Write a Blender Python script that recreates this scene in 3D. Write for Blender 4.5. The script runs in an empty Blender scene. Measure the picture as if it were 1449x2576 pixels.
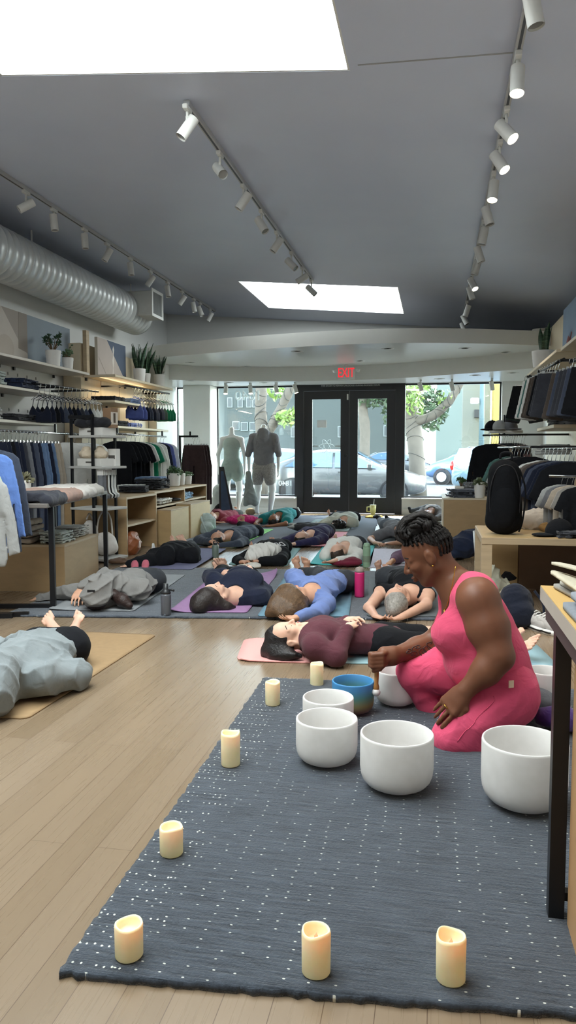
import bpy, bmesh, math, random
import numpy as np
from mathutils import Vector, Matrix, Euler
PI = math.pi
scene = bpy.context.scene
COL = scene.collection
rnd = random.Random(7)
# ------------------------------------------------------------------ camera model (full frame 1449 x 2576)
FPX, IW, IH = 1900.0, 1449, 2576
CAMH = 1.06
_f = np.array([(1096 - IW / 2) / FPX, (1141 - IH / 2) / FPX, 1.0]); _f /= np.linalg.norm(_f)
_u = np.array([0, -_f[2], _f[1]]); _u /= np.linalg.norm(_u)
_r = np.cross(_f, _u); _r /= np.linalg.norm(_r)
if _r[0] < 0: _r = -_r
RM = np.stack([_r, _f, _u])
EYE = np.array([0, 0, CAMH])
def ray(px, py): return RM @ np.array([(px - IW / 2) / FPX, (py - IH / 2) / FPX, 1.0])
def G(px, py, z=0.0):            # measured point on a horizontal plane
    r = ray(px, py); return EYE + r * ((z - CAMH) / r[2])
def D(px, py, y):                # measured point at a room depth
    r = ray(px, py); return EYE + r * (y / r[1])
def X(px, py, x):                # measured point on a plane parallel to the side walls
    r = ray(px, py); return EYE + r * (x / r[0])
cam_d = bpy.data.cameras.new('camera'); cam = bpy.data.objects.new('camera', cam_d); COL.objects.link(cam)
M3 = Matrix(((RM[0, 0], -RM[0, 1], -RM[0, 2]), (RM[1, 0], -RM[1, 1], -RM[1, 2]), (RM[2, 0], -RM[2, 1], -RM[2, 2])))
cam.matrix_world = Matrix.Translation(EYE) @ M3.to_4x4()
cam_d.sensor_fit = 'VERTICAL'; cam_d.sensor_height = 36.0; cam_d.lens = FPX / IH * 36.0
cam_d.clip_start = 0.05; cam_d.clip_end = 300
scene.camera = cam
# ------------------------------------------------------------------ materials
def lin(c):
    if isinstance(c, str):
        c = [int(c[i:i + 2], 16) / 255 for i in (0, 2, 4)]
    return tuple(x / 12.92 if x <= 0.04045 else ((x + 0.055) / 1.055) ** 2.4 for x in c) + (1.0,)
class NT:
    def __init__(s, name):
        s.m = bpy.data.materials.new(name); s.m.use_nodes = True
        s.t = s.m.node_tree; s.n = s.t.nodes; s.b = s.n['Principled BSDF']; s.o = s.n['Material Output']
    def add(s, typ, **kw):
        n = s.n.new(typ)
        for k, v in kw.items(): setattr(n, k, v)
        return n
    def link(s, a, b): s.t.links.new(a, b)
    def coord(s, scale=(1, 1, 1), rot=(0, 0, 0), kind='Object'):
        tc = s.add('ShaderNodeTexCoord'); mp = s.add('ShaderNodeMapping')
        mp.inputs['Scale'].default_value = scale; mp.inputs['Rotation'].default_value = rot
        s.link(tc.outputs[kind], mp.inputs['Vector']); return mp.outputs['Vector']
    def noise(s, vec, scale, detail=3, rough=0.55, dist=0):
        n = s.add('ShaderNodeTexNoise'); n.inputs['Scale'].default_value = scale; n.inputs['Detail'].default_value = detail
        n.inputs['Roughness'].default_value = rough; n.inputs['Distortion'].default_value = dist
        if vec is not None: s.link(vec, n.inputs['Vector'])
        return n.outputs['Fac']
    def ramp(s, fac, stops):
        r = s.add('ShaderNodeValToRGB'); e = r.color_ramp.elements
        while len(e) < len(stops): e.new(0.5)
        for i, (p, c) in enumerate(stops): e[i].position = p; e[i].color = c
        s.link(fac, r.inputs['Fac']); return r.outputs['Color']
    def math(s, op, a, b=None, c=None):
        n = s.add('ShaderNodeMath', operation=op)
        for i, v in enumerate((a, b, c)):
            if v is None: continue
            if isinstance(v, (int, float)): n.inputs[i].default_value = v
            else: s.link(v, n.inputs[i])
        return n.outputs[0]
    def mix(s, fac, a, b):
        n = s.add('ShaderNodeMix', data_type='RGBA')
        for sock, v in ((n.inputs[0], fac), (n.inputs[6], a), (n.inputs[7], b)):
            if isinstance(v, (int, float, tuple)): sock.default_value = v
            else: s.link(v, sock)
        return n.outputs[2]
    def bump(s, h, strength=0.3, dist=0.01):
        b = s.add('ShaderNodeBump'); b.inputs['Strength'].default_value = strength; b.inputs['Distance'].default_value = dist
        s.link(h, b.inputs['Height']); s.link(b.outputs['Normal'], s.b.inputs['Normal'])
    def base(s, c):
        if isinstance(c, tuple): s.b.inputs['Base Color'].default_value = c
        else: s.link(c, s.b.inputs['Base Color'])
    def rough(s, v): s.b.inputs['Roughness'].default_value = v
    def set(s, **kw):
        for k, v in kw.items(): s.b.inputs[k.replace('_', ' ')].default_value = v
def sc(c, f): return tuple(min(1, x * f) for x in c[:3]) + (1,)
_mc = {}
def plain(c, rough=0.5, metal=0.0, spec=0.5, var=0.06, nscale=9.0, bump=0.0, bscale=60.0, name=None):
    key = (c, rough, metal, spec, var, nscale, bump, bscale)
    if key in _mc: return _mc[key]
    t = NT(name or 'paint_%s' % c); b = lin(c)
    v = t.coord()
    if var: t.base(t.ramp(t.noise(v, nscale, 3), [(0.25, sc(b, 1 - var)), (0.75, sc(b, 1 + var))]))
    else: t.base(b)
    t.rough(rough); t.set(Metallic=metal, Specular_IOR_Level=spec)
    if bump: t.bump(t.noise(v, bscale, 4), bump, 0.004)
    _mc[key] = t.m; return t.m
def cloth(c, var=0.12, weave=0.25, fuzz=0.3, nscale=14, fold=0.5, heather=0.0):
    key = ('cloth', c, var, weave, fuzz, nscale, fold, heather)
    if key in _mc: return _mc[key]
    t = NT('cloth_%s' % c); b = lin(c); v = t.coord()
    col = t.ramp(t.noise(v, nscale, 4), [(0.3, sc(b, 1 - var)), (0.7, sc(b, 1 + var))])
    if heather:
        h = t.noise(v, 420, 2); col = t.mix(t.math('MULTIPLY', h, heather), col, sc(b, 0.45))
    t.base(col); t.rough(0.92); t.set(Specular_IOR_Level=0.12, Sheen_Weight=fuzz * .35, Sheen_Roughness=0.6)
    a = t.noise(v, nscale * 1.1, 3, 0.5, 1.2); f = t.noise(v, 500, 2)
    t.bump(t.math('ADD', t.math('MULTIPLY', a, fold), t.math('MULTIPLY', f, weave * 0.08)), 0.55, 0.02)
    _mc[key] = t.m; return t.m
def skin(c, name='skin'):
    key = ('skin', c)
    if key in _mc: return _mc[key]
    t = NT(name); b = lin(c); v = t.coord()
    t.base(t.ramp(t.noise(v, 11, 4), [(0.3, sc((b[0], b[1] * .95, b[2] * .94), 0.9)), (0.7, sc(b, 1.1))]))
    t.rough(0.5); t.set(Specular_IOR_Level=0.35, Subsurface_Weight=0.12, Subsurface_Scale=0.02)
    t.b.inputs['Subsurface Radius'].default_value = (1.0, 0.35, 0.2)
    t.bump(t.noise(v, 260, 3), 0.08, 0.002)
    _mc[key] = t.m; return t.m
def hairm(c, rough=0.45):
    key = ('hair', c)
    if key in _mc: return _mc[key]
    t = NT('hair_%s' % c); b = lin(c); v = t.coord((46, 18, 46))
    n = t.noise(v, 1.3, 4, 0.6, 0.8)
    t.base(t.ramp(n, [(0.3, sc(b, 0.6)), (0.7, sc(b, 1.4))])); t.rough(rough); t.set(Specular_IOR_Level=0.4)
    t.bump(n, 0.6, 0.008); _mc[key] = t.m; return t.m
def emit(c, s, name='glow'):
    key = ('emit', c, s)
    if key in _mc: return _mc[key]
    t = NT(name); t.base(lin(c)); t.b.inputs['Emission Color'].default_value = lin(c); t.b.inputs['Emission Strength'].default_value = s
    _mc[key] = t.m; return t.m
def wood(c, scale=(2, 22, 22), var=0.12, rough=0.45, grain=0.6):
    key = ('wood', c, scale, var, rough)
    if key in _mc: return _mc[key]
    t = NT('wood_%s' % c); b = lin(c); v = t.coord(scale)
    n = t.noise(v, 1.0, 4, 0.6, grain)
    t.base(t.ramp(n, [(0.28, sc(b, 1 - var)), (0.55, b), (0.8, sc(b, 1 + var * .8))])); t.rough(rough)
    t.bump(n, 0.05, 0.002); _mc[key] = t.m; return t.m
# ------------------------------------------------------------------ mesh building
class MB:
    """collects shapes and links them as ONE mesh object"""
    def __init__(s): s.v = []; s.f = []; s.sm = []
    def add(s, vs, fs, smooth=False):
        b = len(s.v); s.v += [tuple(map(float, p)) for p in vs]; s.f += [tuple(b + i for i in f) for f in fs]; s.sm += [smooth] * len(fs)
        return s
    def box(s, c, size, rz=0.0, M=None, bev=0.0):
        hx, hy, hz = size[0] / 2, size[1] / 2, size[2] / 2
        c = np.array(c, float)
        if bev > 0 and bev < min(hx, hy, hz):
            pts = []; loops = []
            def rr(dx, z):   # octagonal outline
                a, bb = hx - dx, hy - dx; e = bev
                return [(-a + e, -bb, z), (a - e, -bb, z), (a, -bb + e, z), (a, bb - e, z), (a - e, bb, z), (-a + e, bb, z), (-a, bb - e, z), (-a, -bb + e, z)]
            rings = [rr(bev, -hz), rr(0, -hz + bev), rr(0, hz - bev), rr(bev, hz)]
            vs = [p for r_ in rings for p in r_]; fs = [tuple(range(7, -1, -1)), tuple(range(24, 32))]
            for k in range(3):
                for i in range(8):
                    j = (i + 1) % 8; fs.append((k * 8 + i, k * 8 + j, k * 8 + 8 + j, k * 8 + 8 + i))
        else:
            vs = [(x, y, z) for z in (-hz, hz) for x, y in ((-hx, -hy), (hx, -hy), (hx, hy), (-hx, hy))]
            fs = [(3, 2, 1, 0), (4, 5, 6, 7), (0, 1, 5, 4), (1, 2, 6, 5), (2, 3, 7, 6), (3, 0, 4, 7)]
        vs = np.array(vs, float)
        if rz:
            cz, sz = math.cos(rz), math.sin(rz); vs = vs @ np.array([[cz, sz, 0], [-sz, cz, 0], [0, 0, 1]])
        if M is not None: vs = np.array([list(M @ Vector(p)) for p in vs])
        return s.add(vs + c, fs)
    def bx(s, x0, x1, y0, y1, z0, z1, bev=0.0):
        return s.box(((x0 + x1) / 2, (y0 + y1) / 2, (z0 + z1) / 2), (abs(x1 - x0), abs(y1 - y0), abs(z1 - z0)), bev=bev)
    def tube(s, path, r, n=8, cap=True, smooth=True, closed=False, flat=1.0, up=(0, 0, 1)):
        P = [np.array(p, float) for p in path]; m = len(P)
        rs = r if hasattr(r, '__len__') else [r] * m
        vs = []; prev = None
        for i in range(m):
            if closed: t = P[(i + 1) % m] - P[i - 1]
            else: t = P[min(i + 1, m - 1)] - P[max(i - 1, 0)]
            L = np.linalg.norm(t); t = t / L if L > 1e-9 else np.array([0, 0, 1.])
            if prev is None:
                a = np.array(up, float)
                if abs(a @ t) > 0.95: a = np.array([1., 0, 0]) if abs(t[0]) < .9 else np.array([0, 1., 0])
            else: a = prev
            a = a - t * (a @ t); a /= max(np.linalg.norm(a), 1e-9); b = np.cross(t, a); prev = a
            for k in range(n):
                an = 2 * PI * k / n; vs.append(P[i] + rs[i] * (math.cos(an) * a * flat + math.sin(an) * b))
        fs = []
        for i in range(m if closed else m - 1):
            i2 = (i + 1) % m
            for k in range(n):
                k2 = (k + 1) % n; fs.append((i * n + k, i * n + k2, i2 * n + k2, i2 * n + k))
        s.add(vs, fs, smooth)
        if cap and not closed:
            b = len(s.v) - len(vs)
            s.f += [tuple(b + k for k in range(n - 1, -1, -1)), tuple(b + (m - 1) * n + k for k in range(n))]; s.sm += [False, False]
        return s
    def cyl(s, a, b, r, r2=None, n=16, cap=True, smooth=True): return s.tube([a, b], [r, r if r2 is None else r2], n, cap, smooth)
    def bar(s, a, b, w, h=None):      # rectangular bar
        a = np.array(a, float); b = np.array(b, float); h = h or w
        t = (b - a) / np.linalg.norm(b - a); up = np.array([0, 0, 1.]) if abs(t[2]) < .9 else np.array([0, 1., 0])
        sd = np.cross(t, up); sd /= np.linalg.norm(sd); up = np.cross(sd, t)
        vs = [p + sd * i * w / 2 + up * j * h / 2 for p in (a, b) for i, j in ((-1, -1), (1, -1), (1, 1), (-1, 1))]
        return s.add(vs, [(3, 2, 1, 0), (4, 5, 6, 7), (0, 1, 5, 4), (1, 2, 6, 5), (2, 3, 7, 6), (3, 0, 4, 7)])
    def lathe(s, prof, c=(0, 0, 0), n=32, smooth=True, wob=None):
        m = len(prof); vs = []
        for i, (r, z) in enumerate(prof):
            for k in range(n):
                an = 2 * PI * k / n; rr, zz = (r, z) if wob is None else wob(r, z, an, i)
                vs.append((c[0] + rr * math.cos(an), c[1] + rr * math.sin(an), c[2] + zz))
        fs = [(i * n + k, i * n + (k + 1) % n, (i + 1) * n + (k + 1) % n, (i + 1) * n + k) for i in range(m - 1) for k in range(n)]
        s.add(vs, fs, smooth)
        b = len(s.v) - len(vs)
        if prof[0][0] > 1e-6: s.f.append(tuple(b + k for k in range(n - 1, -1, -1))); s.sm.append(False)
        if prof[-1][0] > 1e-6: s.f.append(tuple(b + (m - 1) * n + k for k in range(n))); s.sm.append(False)
        return s
    def ell(s, c, r, n=16, m=10, M=None):
        vs = []
        for i in range(m + 1):
            th = PI * i / m
            for k in range(n):
                an = 2 * PI * k / n
                p = Vector((r[0] * math.sin(th) * math.cos(an), r[1] * math.sin(th) * math.sin(an), r[2] * math.cos(th)))
                if M is not None: p = M @ p
                vs.append((c[0] + p[0], c[1] + p[1], c[2] + p[2]))
        fs = [(i * n + k, (i + 1) * n + k, (i + 1) * n + (k + 1) % n, i * n + (k + 1) % n) for i in range(m) for k in range(n)]
        return s.add(vs, fs, True)
    def prism(s, pts, off):      # planar outline (3D points) extruded by an offset vector
        P = [np.array(p, float) for p in pts]; o = np.array(off, float); n = len(P)
        return s.add(P + [p + o for p in P], [tuple(range(n - 1, -1, -1)), tuple(range(n, 2 * n))] + [(i, (i + 1) % n, n + (i + 1) % n, n + i) for i in range(n)])
    def grid(s, fn, nu, nv, smooth=True, closed=False):
        vs = [fn(i / (nu - 1), j / (nv - 1)) for i in range(nu) for j in range(nv)]
        fs = [(i * nv + j, (i + 1) * nv + j, (i + 1) * nv + j + 1, i * nv + j + 1) for i in range(nu - 1) for j in range(nv - 1)]
        return s.add(vs, fs, smooth)
    def data(s, name):
        me = bpy.data.meshes.new(name); me.from_pydata(s.v, [], s.f)
        me.polygons.foreach_set('use_smooth', s.sm); me.update()
        return me
    def build(s, name, m, parent=None, loc=None, rz=0.0, fix=True):
        me = s.data(name)
        if fix:
            bm = bmesh.new(); bm.from_mesh(me); bmesh.ops.remove_doubles(bm, verts=bm.verts, dist=1e-5)
            bmesh.ops.recalc_face_normals(bm, faces=bm.faces); bm.to_mesh(me); bm.free()
        return link(name, me, m, parent, loc, rz)
def link(name, me, m, parent=None, loc=None, rz=0.0):
    o = bpy.data.objects.new(name, me)
    for mm in (m if isinstance(m, (list, tuple)) else [m]):
        me.materials.append(mm)
    COL.objects.link(o)
    if parent is not None: o.parent = parent
    if loc is not None: o.location = tuple(map(float, loc))
    if rz: o.rotation_euler.z = rz
    return o
def tag(o, label, cat, group=None, kind=None):
    o['label'] = label; o['category'] = cat
    if group: o['group'] = group
    if kind: o['kind'] = kind
    return o
def thing(name, label, cat, loc=(0, 0, 0), rz=0.0, group=None):
    o = bpy.data.objects.new(name, None); COL.objects.link(o); o.empty_display_size = 0.1
    o.location = tuple(map(float, loc)); o.rotation_euler.z = rz
    return tag(o, label, cat, group)
def struct(o): o['kind'] = 'structure'; return o
KIDS = {}
def dup(root, loc=None, rz=None, label=None, group=None, mats=None, scale=None):
    """copy of a thing with copies of its parts and their sub-parts (mesh data shared)"""
    r = root.copy(); COL.objects.link(r)
    if loc is not None: r.location = tuple(map(float, loc))
    if rz is not None: r.rotation_euler.z = rz
    if scale is not None: r.scale = (scale,) * 3 if not hasattr(scale, '__len__') else scale
    if label: r['label'] = label
    if group: r['group'] = group
    def rec(src, dst):
        for ch in [c for c in src.children]:
            c = ch.copy(); COL.objects.link(c); c.parent = dst; rec(ch, c)
    rec(root, r)
    return r
def recolor(o, m):
    o.data = o.data.copy(); o.data.materials.clear(); o.data.materials.append(m)
def fake(*a): pass
ORD = ['first', 'second', 'third', 'fourth', 'fifth', 'sixth', 'seventh', 'eighth', 'ninth', 'tenth', 'eleventh', 'twelfth', 'thirteenth', 'fourteenth', 'fifteenth', 'sixteenth']
# ------------------------------------------------------------------ soft shapes from distance fields
class SDF:
    """smooth union of round cones and ellipsoids, meshed with surface nets -> one continuous surface"""
    def __init__(s): s.p = []
    def cap(s, a, b, ra, rb=None, k=0.02, sub=False, sq=None):
        s.p.append(('c', np.array(a, float), np.array(b, float), ra, ra if rb is None else rb, k, sub, sq)); return s
    def ell(s, c, r, k=0.03, R=None, sub=False):
        s.p.append(('e', np.array(c, float), np.array(r, float), np.eye(3) if R is None else np.array(R, float), None, k, sub, None)); return s
    def chain(s, pts, rs, k=0.02):
        for i in range(len(pts) - 1): s.cap(pts[i], pts[i + 1], rs[i], rs[i + 1], k)
        return s
    def bounds(s, pad):
        lo = np.full(3, 1e9); hi = -lo
        for q in s.p:
            if q[6]: continue
            if q[0] == 'c':
                r = max(q[3], q[4]) * (max(1.0, q[7][1]) if q[7] else 1); lo = np.minimum(lo, np.minimum(q[1], q[2]) - r); hi = np.maximum(hi, np.maximum(q[1], q[2]) + r)
            else: r = max(q[2]); lo = np.minimum(lo, q[1] - r); hi = np.maximum(hi, q[1] + r)
        return lo - pad, hi + pad
    def mesh(s, res=0.008, disp=None, grow=0.0, clip=None):
        lo, hi = s.bounds(0.03 + grow); n = np.maximum(np.ceil((hi - lo) / res).astype(int) + 1, 4)
        ax = [(lo[i] + res * np.arange(n[i])).astype(np.float32) for i in range(3)]
        S = np.full(n, 0.2, np.float32)
        for q in s.p:
            k = q[5]
            if q[0] == 'c':
                r = max(q[3], q[4]) * (max(1.0, q[7][1]) if q[7] else 1); b0 = np.minimum(q[1], q[2]) - r; b1 = np.maximum(q[1], q[2]) + r
            else: r = max(q[2]); b0 = q[1] - r; b1 = q[1] + r
            m = k + 4 * res + grow + 0.012
            i0 = np.clip(((b0 - m - lo) / res).astype(int), 0, n - 1); i1 = np.clip(((b1 + m - lo) / res).astype(int) + 2, 1, n)
            if (i1 <= i0).any(): continue
            sl = tuple(slice(i0[j], i1[j]) for j in range(3))
            x = ax[0][sl[0]][:, None, None]; y = ax[1][sl[1]][None, :, None]; z = ax[2][sl[2]][None, None, :]
            if q[0] == 'c':
                a, b, ra, rb = q[1], q[2], q[3], q[4]; sq = q[7]
                px, py, pz = x - a[0], y - a[1], z - a[2]; d = b - a
                if sq:   # squash: unit dir, factor (wider along dir)
                    u, fct = np.array(sq[0], float), sq[1]; g = (px * u[0] + py * u[1] + pz * u[2]) * (1 / fct - 1)
                    px = px + g * u[0]; py = py + g * u[1]; pz = pz + g * u[2]; d = d + u * ((d @ u) * (1 / fct - 1))
                L = d @ d + 1e-12
                h = np.clip((px * d[0] + py * d[1] + pz * d[2]) / L, 0, 1)
                v = np.sqrt((px - d[0] * h) ** 2 + (py - d[1] * h) ** 2 + (pz - d[2] * h) ** 2) - (ra + (rb - ra) * h)
            else:
                c, rr, R = q[1], q[2], q[3]
                px, py, pz = x - c[0], y - c[1], z - c[2]
                l = [(px * R[0][i] + py * R[1][i] + pz * R[2][i]) for i in range(3)]
                k0 = np.sqrt((l[0] / rr[0]) ** 2 + (l[1] / rr[1]) ** 2 + (l[2] / rr[2]) ** 2)
                k1 = np.sqrt((l[0] / rr[0] ** 2) ** 2 + (l[1] / rr[1] ** 2) ** 2 + (l[2] / rr[2] ** 2) ** 2)
                v = k0 * (k0 - 1) / np.maximum(k1, 1e-6)
            cur = S[sl]
            if q[6]:
                v = -v; h = np.clip(0.5 - 0.5 * (v - cur) / k, 0, 1) if False else np.clip(0.5 + 0.5 * (v - cur) / k, 0, 1)
                S[sl] = cur * (1 - h) + v * h + k * h * (1 - h)
            else:
                h = np.clip(0.5 + 0.5 * (cur - v) / k, 0, 1)
                S[sl] = cur * (1 - h) + v * h - k * h * (1 - h)
        S -= grow
        if disp is not None:
            S += disp(ax[0][:, None, None], ax[1][None, :, None], ax[2][None, None, :])
        if clip is not None:
            S = np.maximum(S, clip(ax[0][:, None, None], ax[1][None, :, None], ax[2][None, None, :]))
        S[0], S[-1] = 0.2, 0.2; S[:, 0], S[:, -1] = 0.2, 0.2; S[:, :, 0], S[:, :, -1] = 0.2, 0.2
        return nets(S, lo, res)
def nets(S, lo, res):
    ins = S < 0
    c = np.zeros(tuple(np.array(S.shape) - 1), np.int8)
    for dx in (0, 1):
        for dy in (0, 1):
            for dz in (0, 1):
                c += ins[dx:S.shape[0] - 1 + dx, dy:S.shape[1] - 1 + dy, dz:S.shape[2] - 1 + dz]
    act = (c > 0) & (c < 8); I = np.argwhere(act); idx = np.full(c.shape, -1, np.int64); idx[act] = np.arange(len(I))
    acc = np.zeros((len(I), 3)); cnt = np.zeros(len(I))
    cor = [(dx, dy, dz) for dx in (0, 1) for dy in (0, 1) for dz in (0, 1)]
    for a in cor:
        for ax_ in range(3):
            if a[ax_]: continue
            b = list(a); b[ax_] = 1
            va = S[I[:, 0] + a[0], I[:, 1] + a[1], I[:, 2] + a[2]]; vb = S[I[:, 0] + b[0], I[:, 1] + b[1], I[:, 2] + b[2]]
            m = (va < 0) != (vb < 0); t = np.where(m, va / np.where(m, va - vb, 1), 0)
            p = np.tile(np.array(a, float), (len(I), 1)); p[:, ax_] += t
            acc += p * m[:, None]; cnt += m
    V = lo + res * (I + acc / cnt[:, None])
    F = []
    for ax_ in range(3):
        o1, o2 = [i for i in range(3) if i != ax_]
        s0 = [slice(None)] * 3; s1 = [slice(None)] * 3; s0[ax_] = slice(0, -1); s1[ax_] = slice(1, None)
        e = ins[tuple(s0)] != ins[tuple(s1)]; E = np.argwhere(e)
        E = E[(E[:, o1] > 0) & (E[:, o2] > 0) & (E[:, o1] < c.shape[o1]) & (E[:, o2] < c.shape[o2])]
        if not len(E): continue
        def ci(d1, d2):
            q = E.copy(); q[:, o1] -= d1; q[:, o2] -= d2; return idx[q[:, 0], q[:, 1], q[:, 2]]
        quad = np.stack([ci(1, 1), ci(0, 1), ci(0, 0), ci(1, 0)], 1)
        flip = ins[E[:, 0], E[:, 1], E[:, 2]]
        if ax_ == 1: flip = ~flip
        quad[~flip] = quad[~flip][:, ::-1]
        F.append(quad)
    return V, np.concatenate(F)
def sdf_obj(name, sdf, m, parent=None, res=0.008, disp=None, grow=0.0, clip=None, xf=None, smooth=1):
    V, F = sdf.mesh(res, disp, grow, clip)
    for _ in range(smooth):      # relax
        A = np.zeros_like(V); n = np.zeros(len(V))
        for i in range(4):
            np.add.at(A, F[:, i], V[F[:, (i + 1) % 4]]); np.add.at(n, F[:, i], 1)
            np.add.at(A, F[:, i], V[F[:, (i + 3) % 4]]); np.add.at(n, F[:, i], 1)
        V = V * .5 + .5 * A / np.maximum(n, 1)[:, None]
    if xf is not None: V = xf(V)
    me = bpy.data.meshes.new(name); me.vertices.add(len(V)); me.vertices.foreach_set('co', V.astype(np.float32).ravel())
    me.loops.add(len(F) * 4); me.loops.foreach_set('vertex_index', F.astype(np.int32).ravel())
    me.polygons.add(len(F)); me.polygons.foreach_set('loop_start', np.arange(0, len(F) * 4, 4, dtype=np.int32))
    me.polygons.foreach_set('use_smooth', np.ones(len(F), bool)); me.update(calc_edges=True); me.validate()
    return link(name, me, m, parent)
def folds(seed, amp=0.006, f=9.0, n=3):
    r = np.random.RandomState(seed); W = []
    for i in range(n):
        d = r.randn(3); d /= np.linalg.norm(d); e = r.randn(3); e /= np.linalg.norm(e); W.append((d * f * (0.7 + .8 * r.rand()), e * f * .55, r.rand() * 6.28, r.rand() * 6.28))
    def fn(x, y, z):
        s = 0
        for d, e, p, q in W:
            w = np.sin((e[0] * x + e[1] * y + e[2] * z) * 2 * PI * .5 + q)
            s = s + (1 - np.abs(np.sin((d[0] * x + d[1] * y + d[2] * z) * PI + p + 1.3 * w))) ** 2
        return (amp * (0.45 * n - s) / n * 1.6).astype(np.float32)
    return fn
# ================================================================== the room
WL, WR, YB, YF, YC = -4.7, 1.75, -3.0, 13.35, 12.9
def cz(x): return 3.01 - 0.078 * (x - 1.75)
def floor_mat():
    t = NT('bamboo_floor'); v = t.coord((1, 1, 1), (0, 0, PI / 2))
    b = t.add('ShaderNodeTexBrick'); b.offset = 0.37; b.squash = 1.0
    b.inputs['Scale'].default_value = 1.0; b.inputs['Brick Width'].default_value = 1.83; b.inputs['Row Height'].default_value = 0.098
    b.inputs['Mortar Size'].default_value = 0.0009; b.inputs['Mortar Smooth'].default_value = 0.1; b.inputs['Bias'].default_value = 0.0
    b.inputs['Color1'].default_value = lin('7d6b56'); b.inputs['Color2'].default_value = lin('8a7864'); b.inputs['Mortar'].default_value = lin('5c4a3a')
    t.link(v, b.inputs['Vector'])
    s = t.noise(t.coord((120, 2.2, 20)), 1.0, 5, 0.6, 0.1)
    s2 = t.noise(t.coord((9, 0.7, 2)), 1.0, 2)
    g = t.math('ADD', t.math('MULTIPLY', s, 0.22), t.math('MULTIPLY', s2, 0.34))
    sh = t.ramp(g, [(0.12, (0.88, 0.875, 0.87, 1)), (0.46, (1.04, 1.04, 1.04, 1))])
    m = t.add('ShaderNodeMix', data_type='RGBA', blend_type='MULTIPLY'); m.inputs[0].default_value = 1.0
    t.link(b.outputs['Color'], m.inputs[6]); t.link(sh, m.inputs[7]); t.base(m.outputs[2])
    r = t.math('ADD', t.math('MULTIPLY', s, 0.08), 0.24); t.link(r, t.b.inputs['Roughness'])
    t.set(Specular_IOR_Level=0.5)
    t.bump(b.outputs['Fac'], -0.12, 0.001); return t.m
def ceil_mat():
    t = NT('glossy_grey_ceiling_paint'); v = t.coord()
    t.base(t.ramp(t.noise(v, 1.4, 2), [(0.3, lin('cad2e6')), (0.7, lin('d0d8ea'))])); t.rough(0.42); t.set(Specular_IOR_Level=0.5)
    t.bump(t.noise(t.coord((1, .25, 1)), 5, 2), 0.05, 0.01); return t.m
M_FLOOR = floor_mat(); M_CEIL = ceil_mat()
M_WALL = plain('dadbd9', 0.62, var=0.02, nscale=3, bump=0.03, bscale=160)
M_WHITE = plain('e6e7e4', 0.5, var=0.015)
M_SOFF = plain('dfe1de', 0.3, var=0.015)
M_BLACK = plain('17181c', 0.42, var=0.08)
M_BLKM = plain('1d1e22', 0.35, metal=0.4, var=0.05)
M_CHROME = plain('c9ccce', 0.18, metal=1.0, var=0.0)
M_STEEL = plain('b4b6b8', 0.35, metal=0.9, var=0.04)
struct(MB().bx(WL - .3, WR + .3, YB, YF + .2, -0.2, 0.0).build('floor', M_FLOOR))
# ceiling with two skylight openings
SK = [(-2.63, -0.5, 0.2, 4.37), (-2.63, -0.5, 9.97, 11.86)]
m = MB(); xs = [WL - .2, -2.63, -0.5, WR + .2]; ys = [YB, 0.2, 4.37, 9.97, 11.86, YC]
for i in range(3):
    for j in range(5):
        if i == 1 and j in (1, 3): continue
        a, b_, c, d = xs[i], xs[i + 1], ys[j], ys[j + 1]
        P = [(a, c), (b_, c), (b_, d), (a, d)]
        m.add([(x, y, cz(x)) for x, y in P] + [(x, y, cz(x) + .3) for x, y in P], [(3, 2, 1, 0), (4, 5, 6, 7), (0, 1, 5, 4), (1, 2, 6, 5), (2, 3, 7, 6), (3, 0, 4, 7)])
struct(m.build('ceiling', M_CEIL, fix=False))
M_SKY = emit('f1f9f8', 7.0, 'skylight_diffuser')
for n, (a, b_, c, d) in enumerate(SK):
    w = MB(); e = .012
    for x0, x1, y0, y1 in ((a, a + e, c, d), (b_ - e, b_, c, d), (a + e, b_ - e, c, c + e), (a + e, b_ - e, d - e, d)):
        P = [(x0, y0), (x1, y0), (x1, y1), (x0, y1)]
        w.add([(x, y, cz(x) + .002) for x, y in P] + [(x, y, cz(x) + .28) for x, y in P], [(3, 2, 1, 0), (4, 5, 6, 7), (0, 1, 5, 4), (1, 2, 6, 5), (2, 3, 7, 6), (3, 0, 4, 7)])
    fr = struct(w.build('window_%d' % (n + 3), M_WHITE))
    a, b_, c, d = a + e, b_ - e, c + e, d - e
    g = MB(); P = [(a, c), (b_, c), (b_, d), (a, d)]
    g.add([(x, y, cz(x) + .03) for x, y in P] + [(x, y, cz(x) + .05) for x, y in P], [(3, 2, 1, 0), (4, 5, 6, 7), (0, 1, 5, 4), (1, 2, 6, 5), (2, 3, 7, 6), (3, 0, 4, 7)])
    g.build('skylight_diffuser', M_SKY if n == 0 else emit('f1f9f8', 7.0, 'skylight_diffuser'), fr)
# seam line in the ceiling paint
P0, P1 = (-0.45, 4.3), (0.36, 4.2)
struct(MB().add([(x, y + dy, cz(x) - dz) for x, y in (P0, P1) for dy in (0, .012) for dz in (0, .002)], [(0, 1, 3, 2), (4, 6, 7, 5), (0, 4, 5, 1), (2, 3, 7, 6), (1, 5, 7, 3), (0, 2, 6, 4)]).build('trim_1', plain('9fa1a6', .4)))
def peg_mat():
    t = NT('slotted_wall_panel'); v = t.coord(); t.base(lin('d6d8da')); t.rough(.6)
    return t.m
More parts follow.
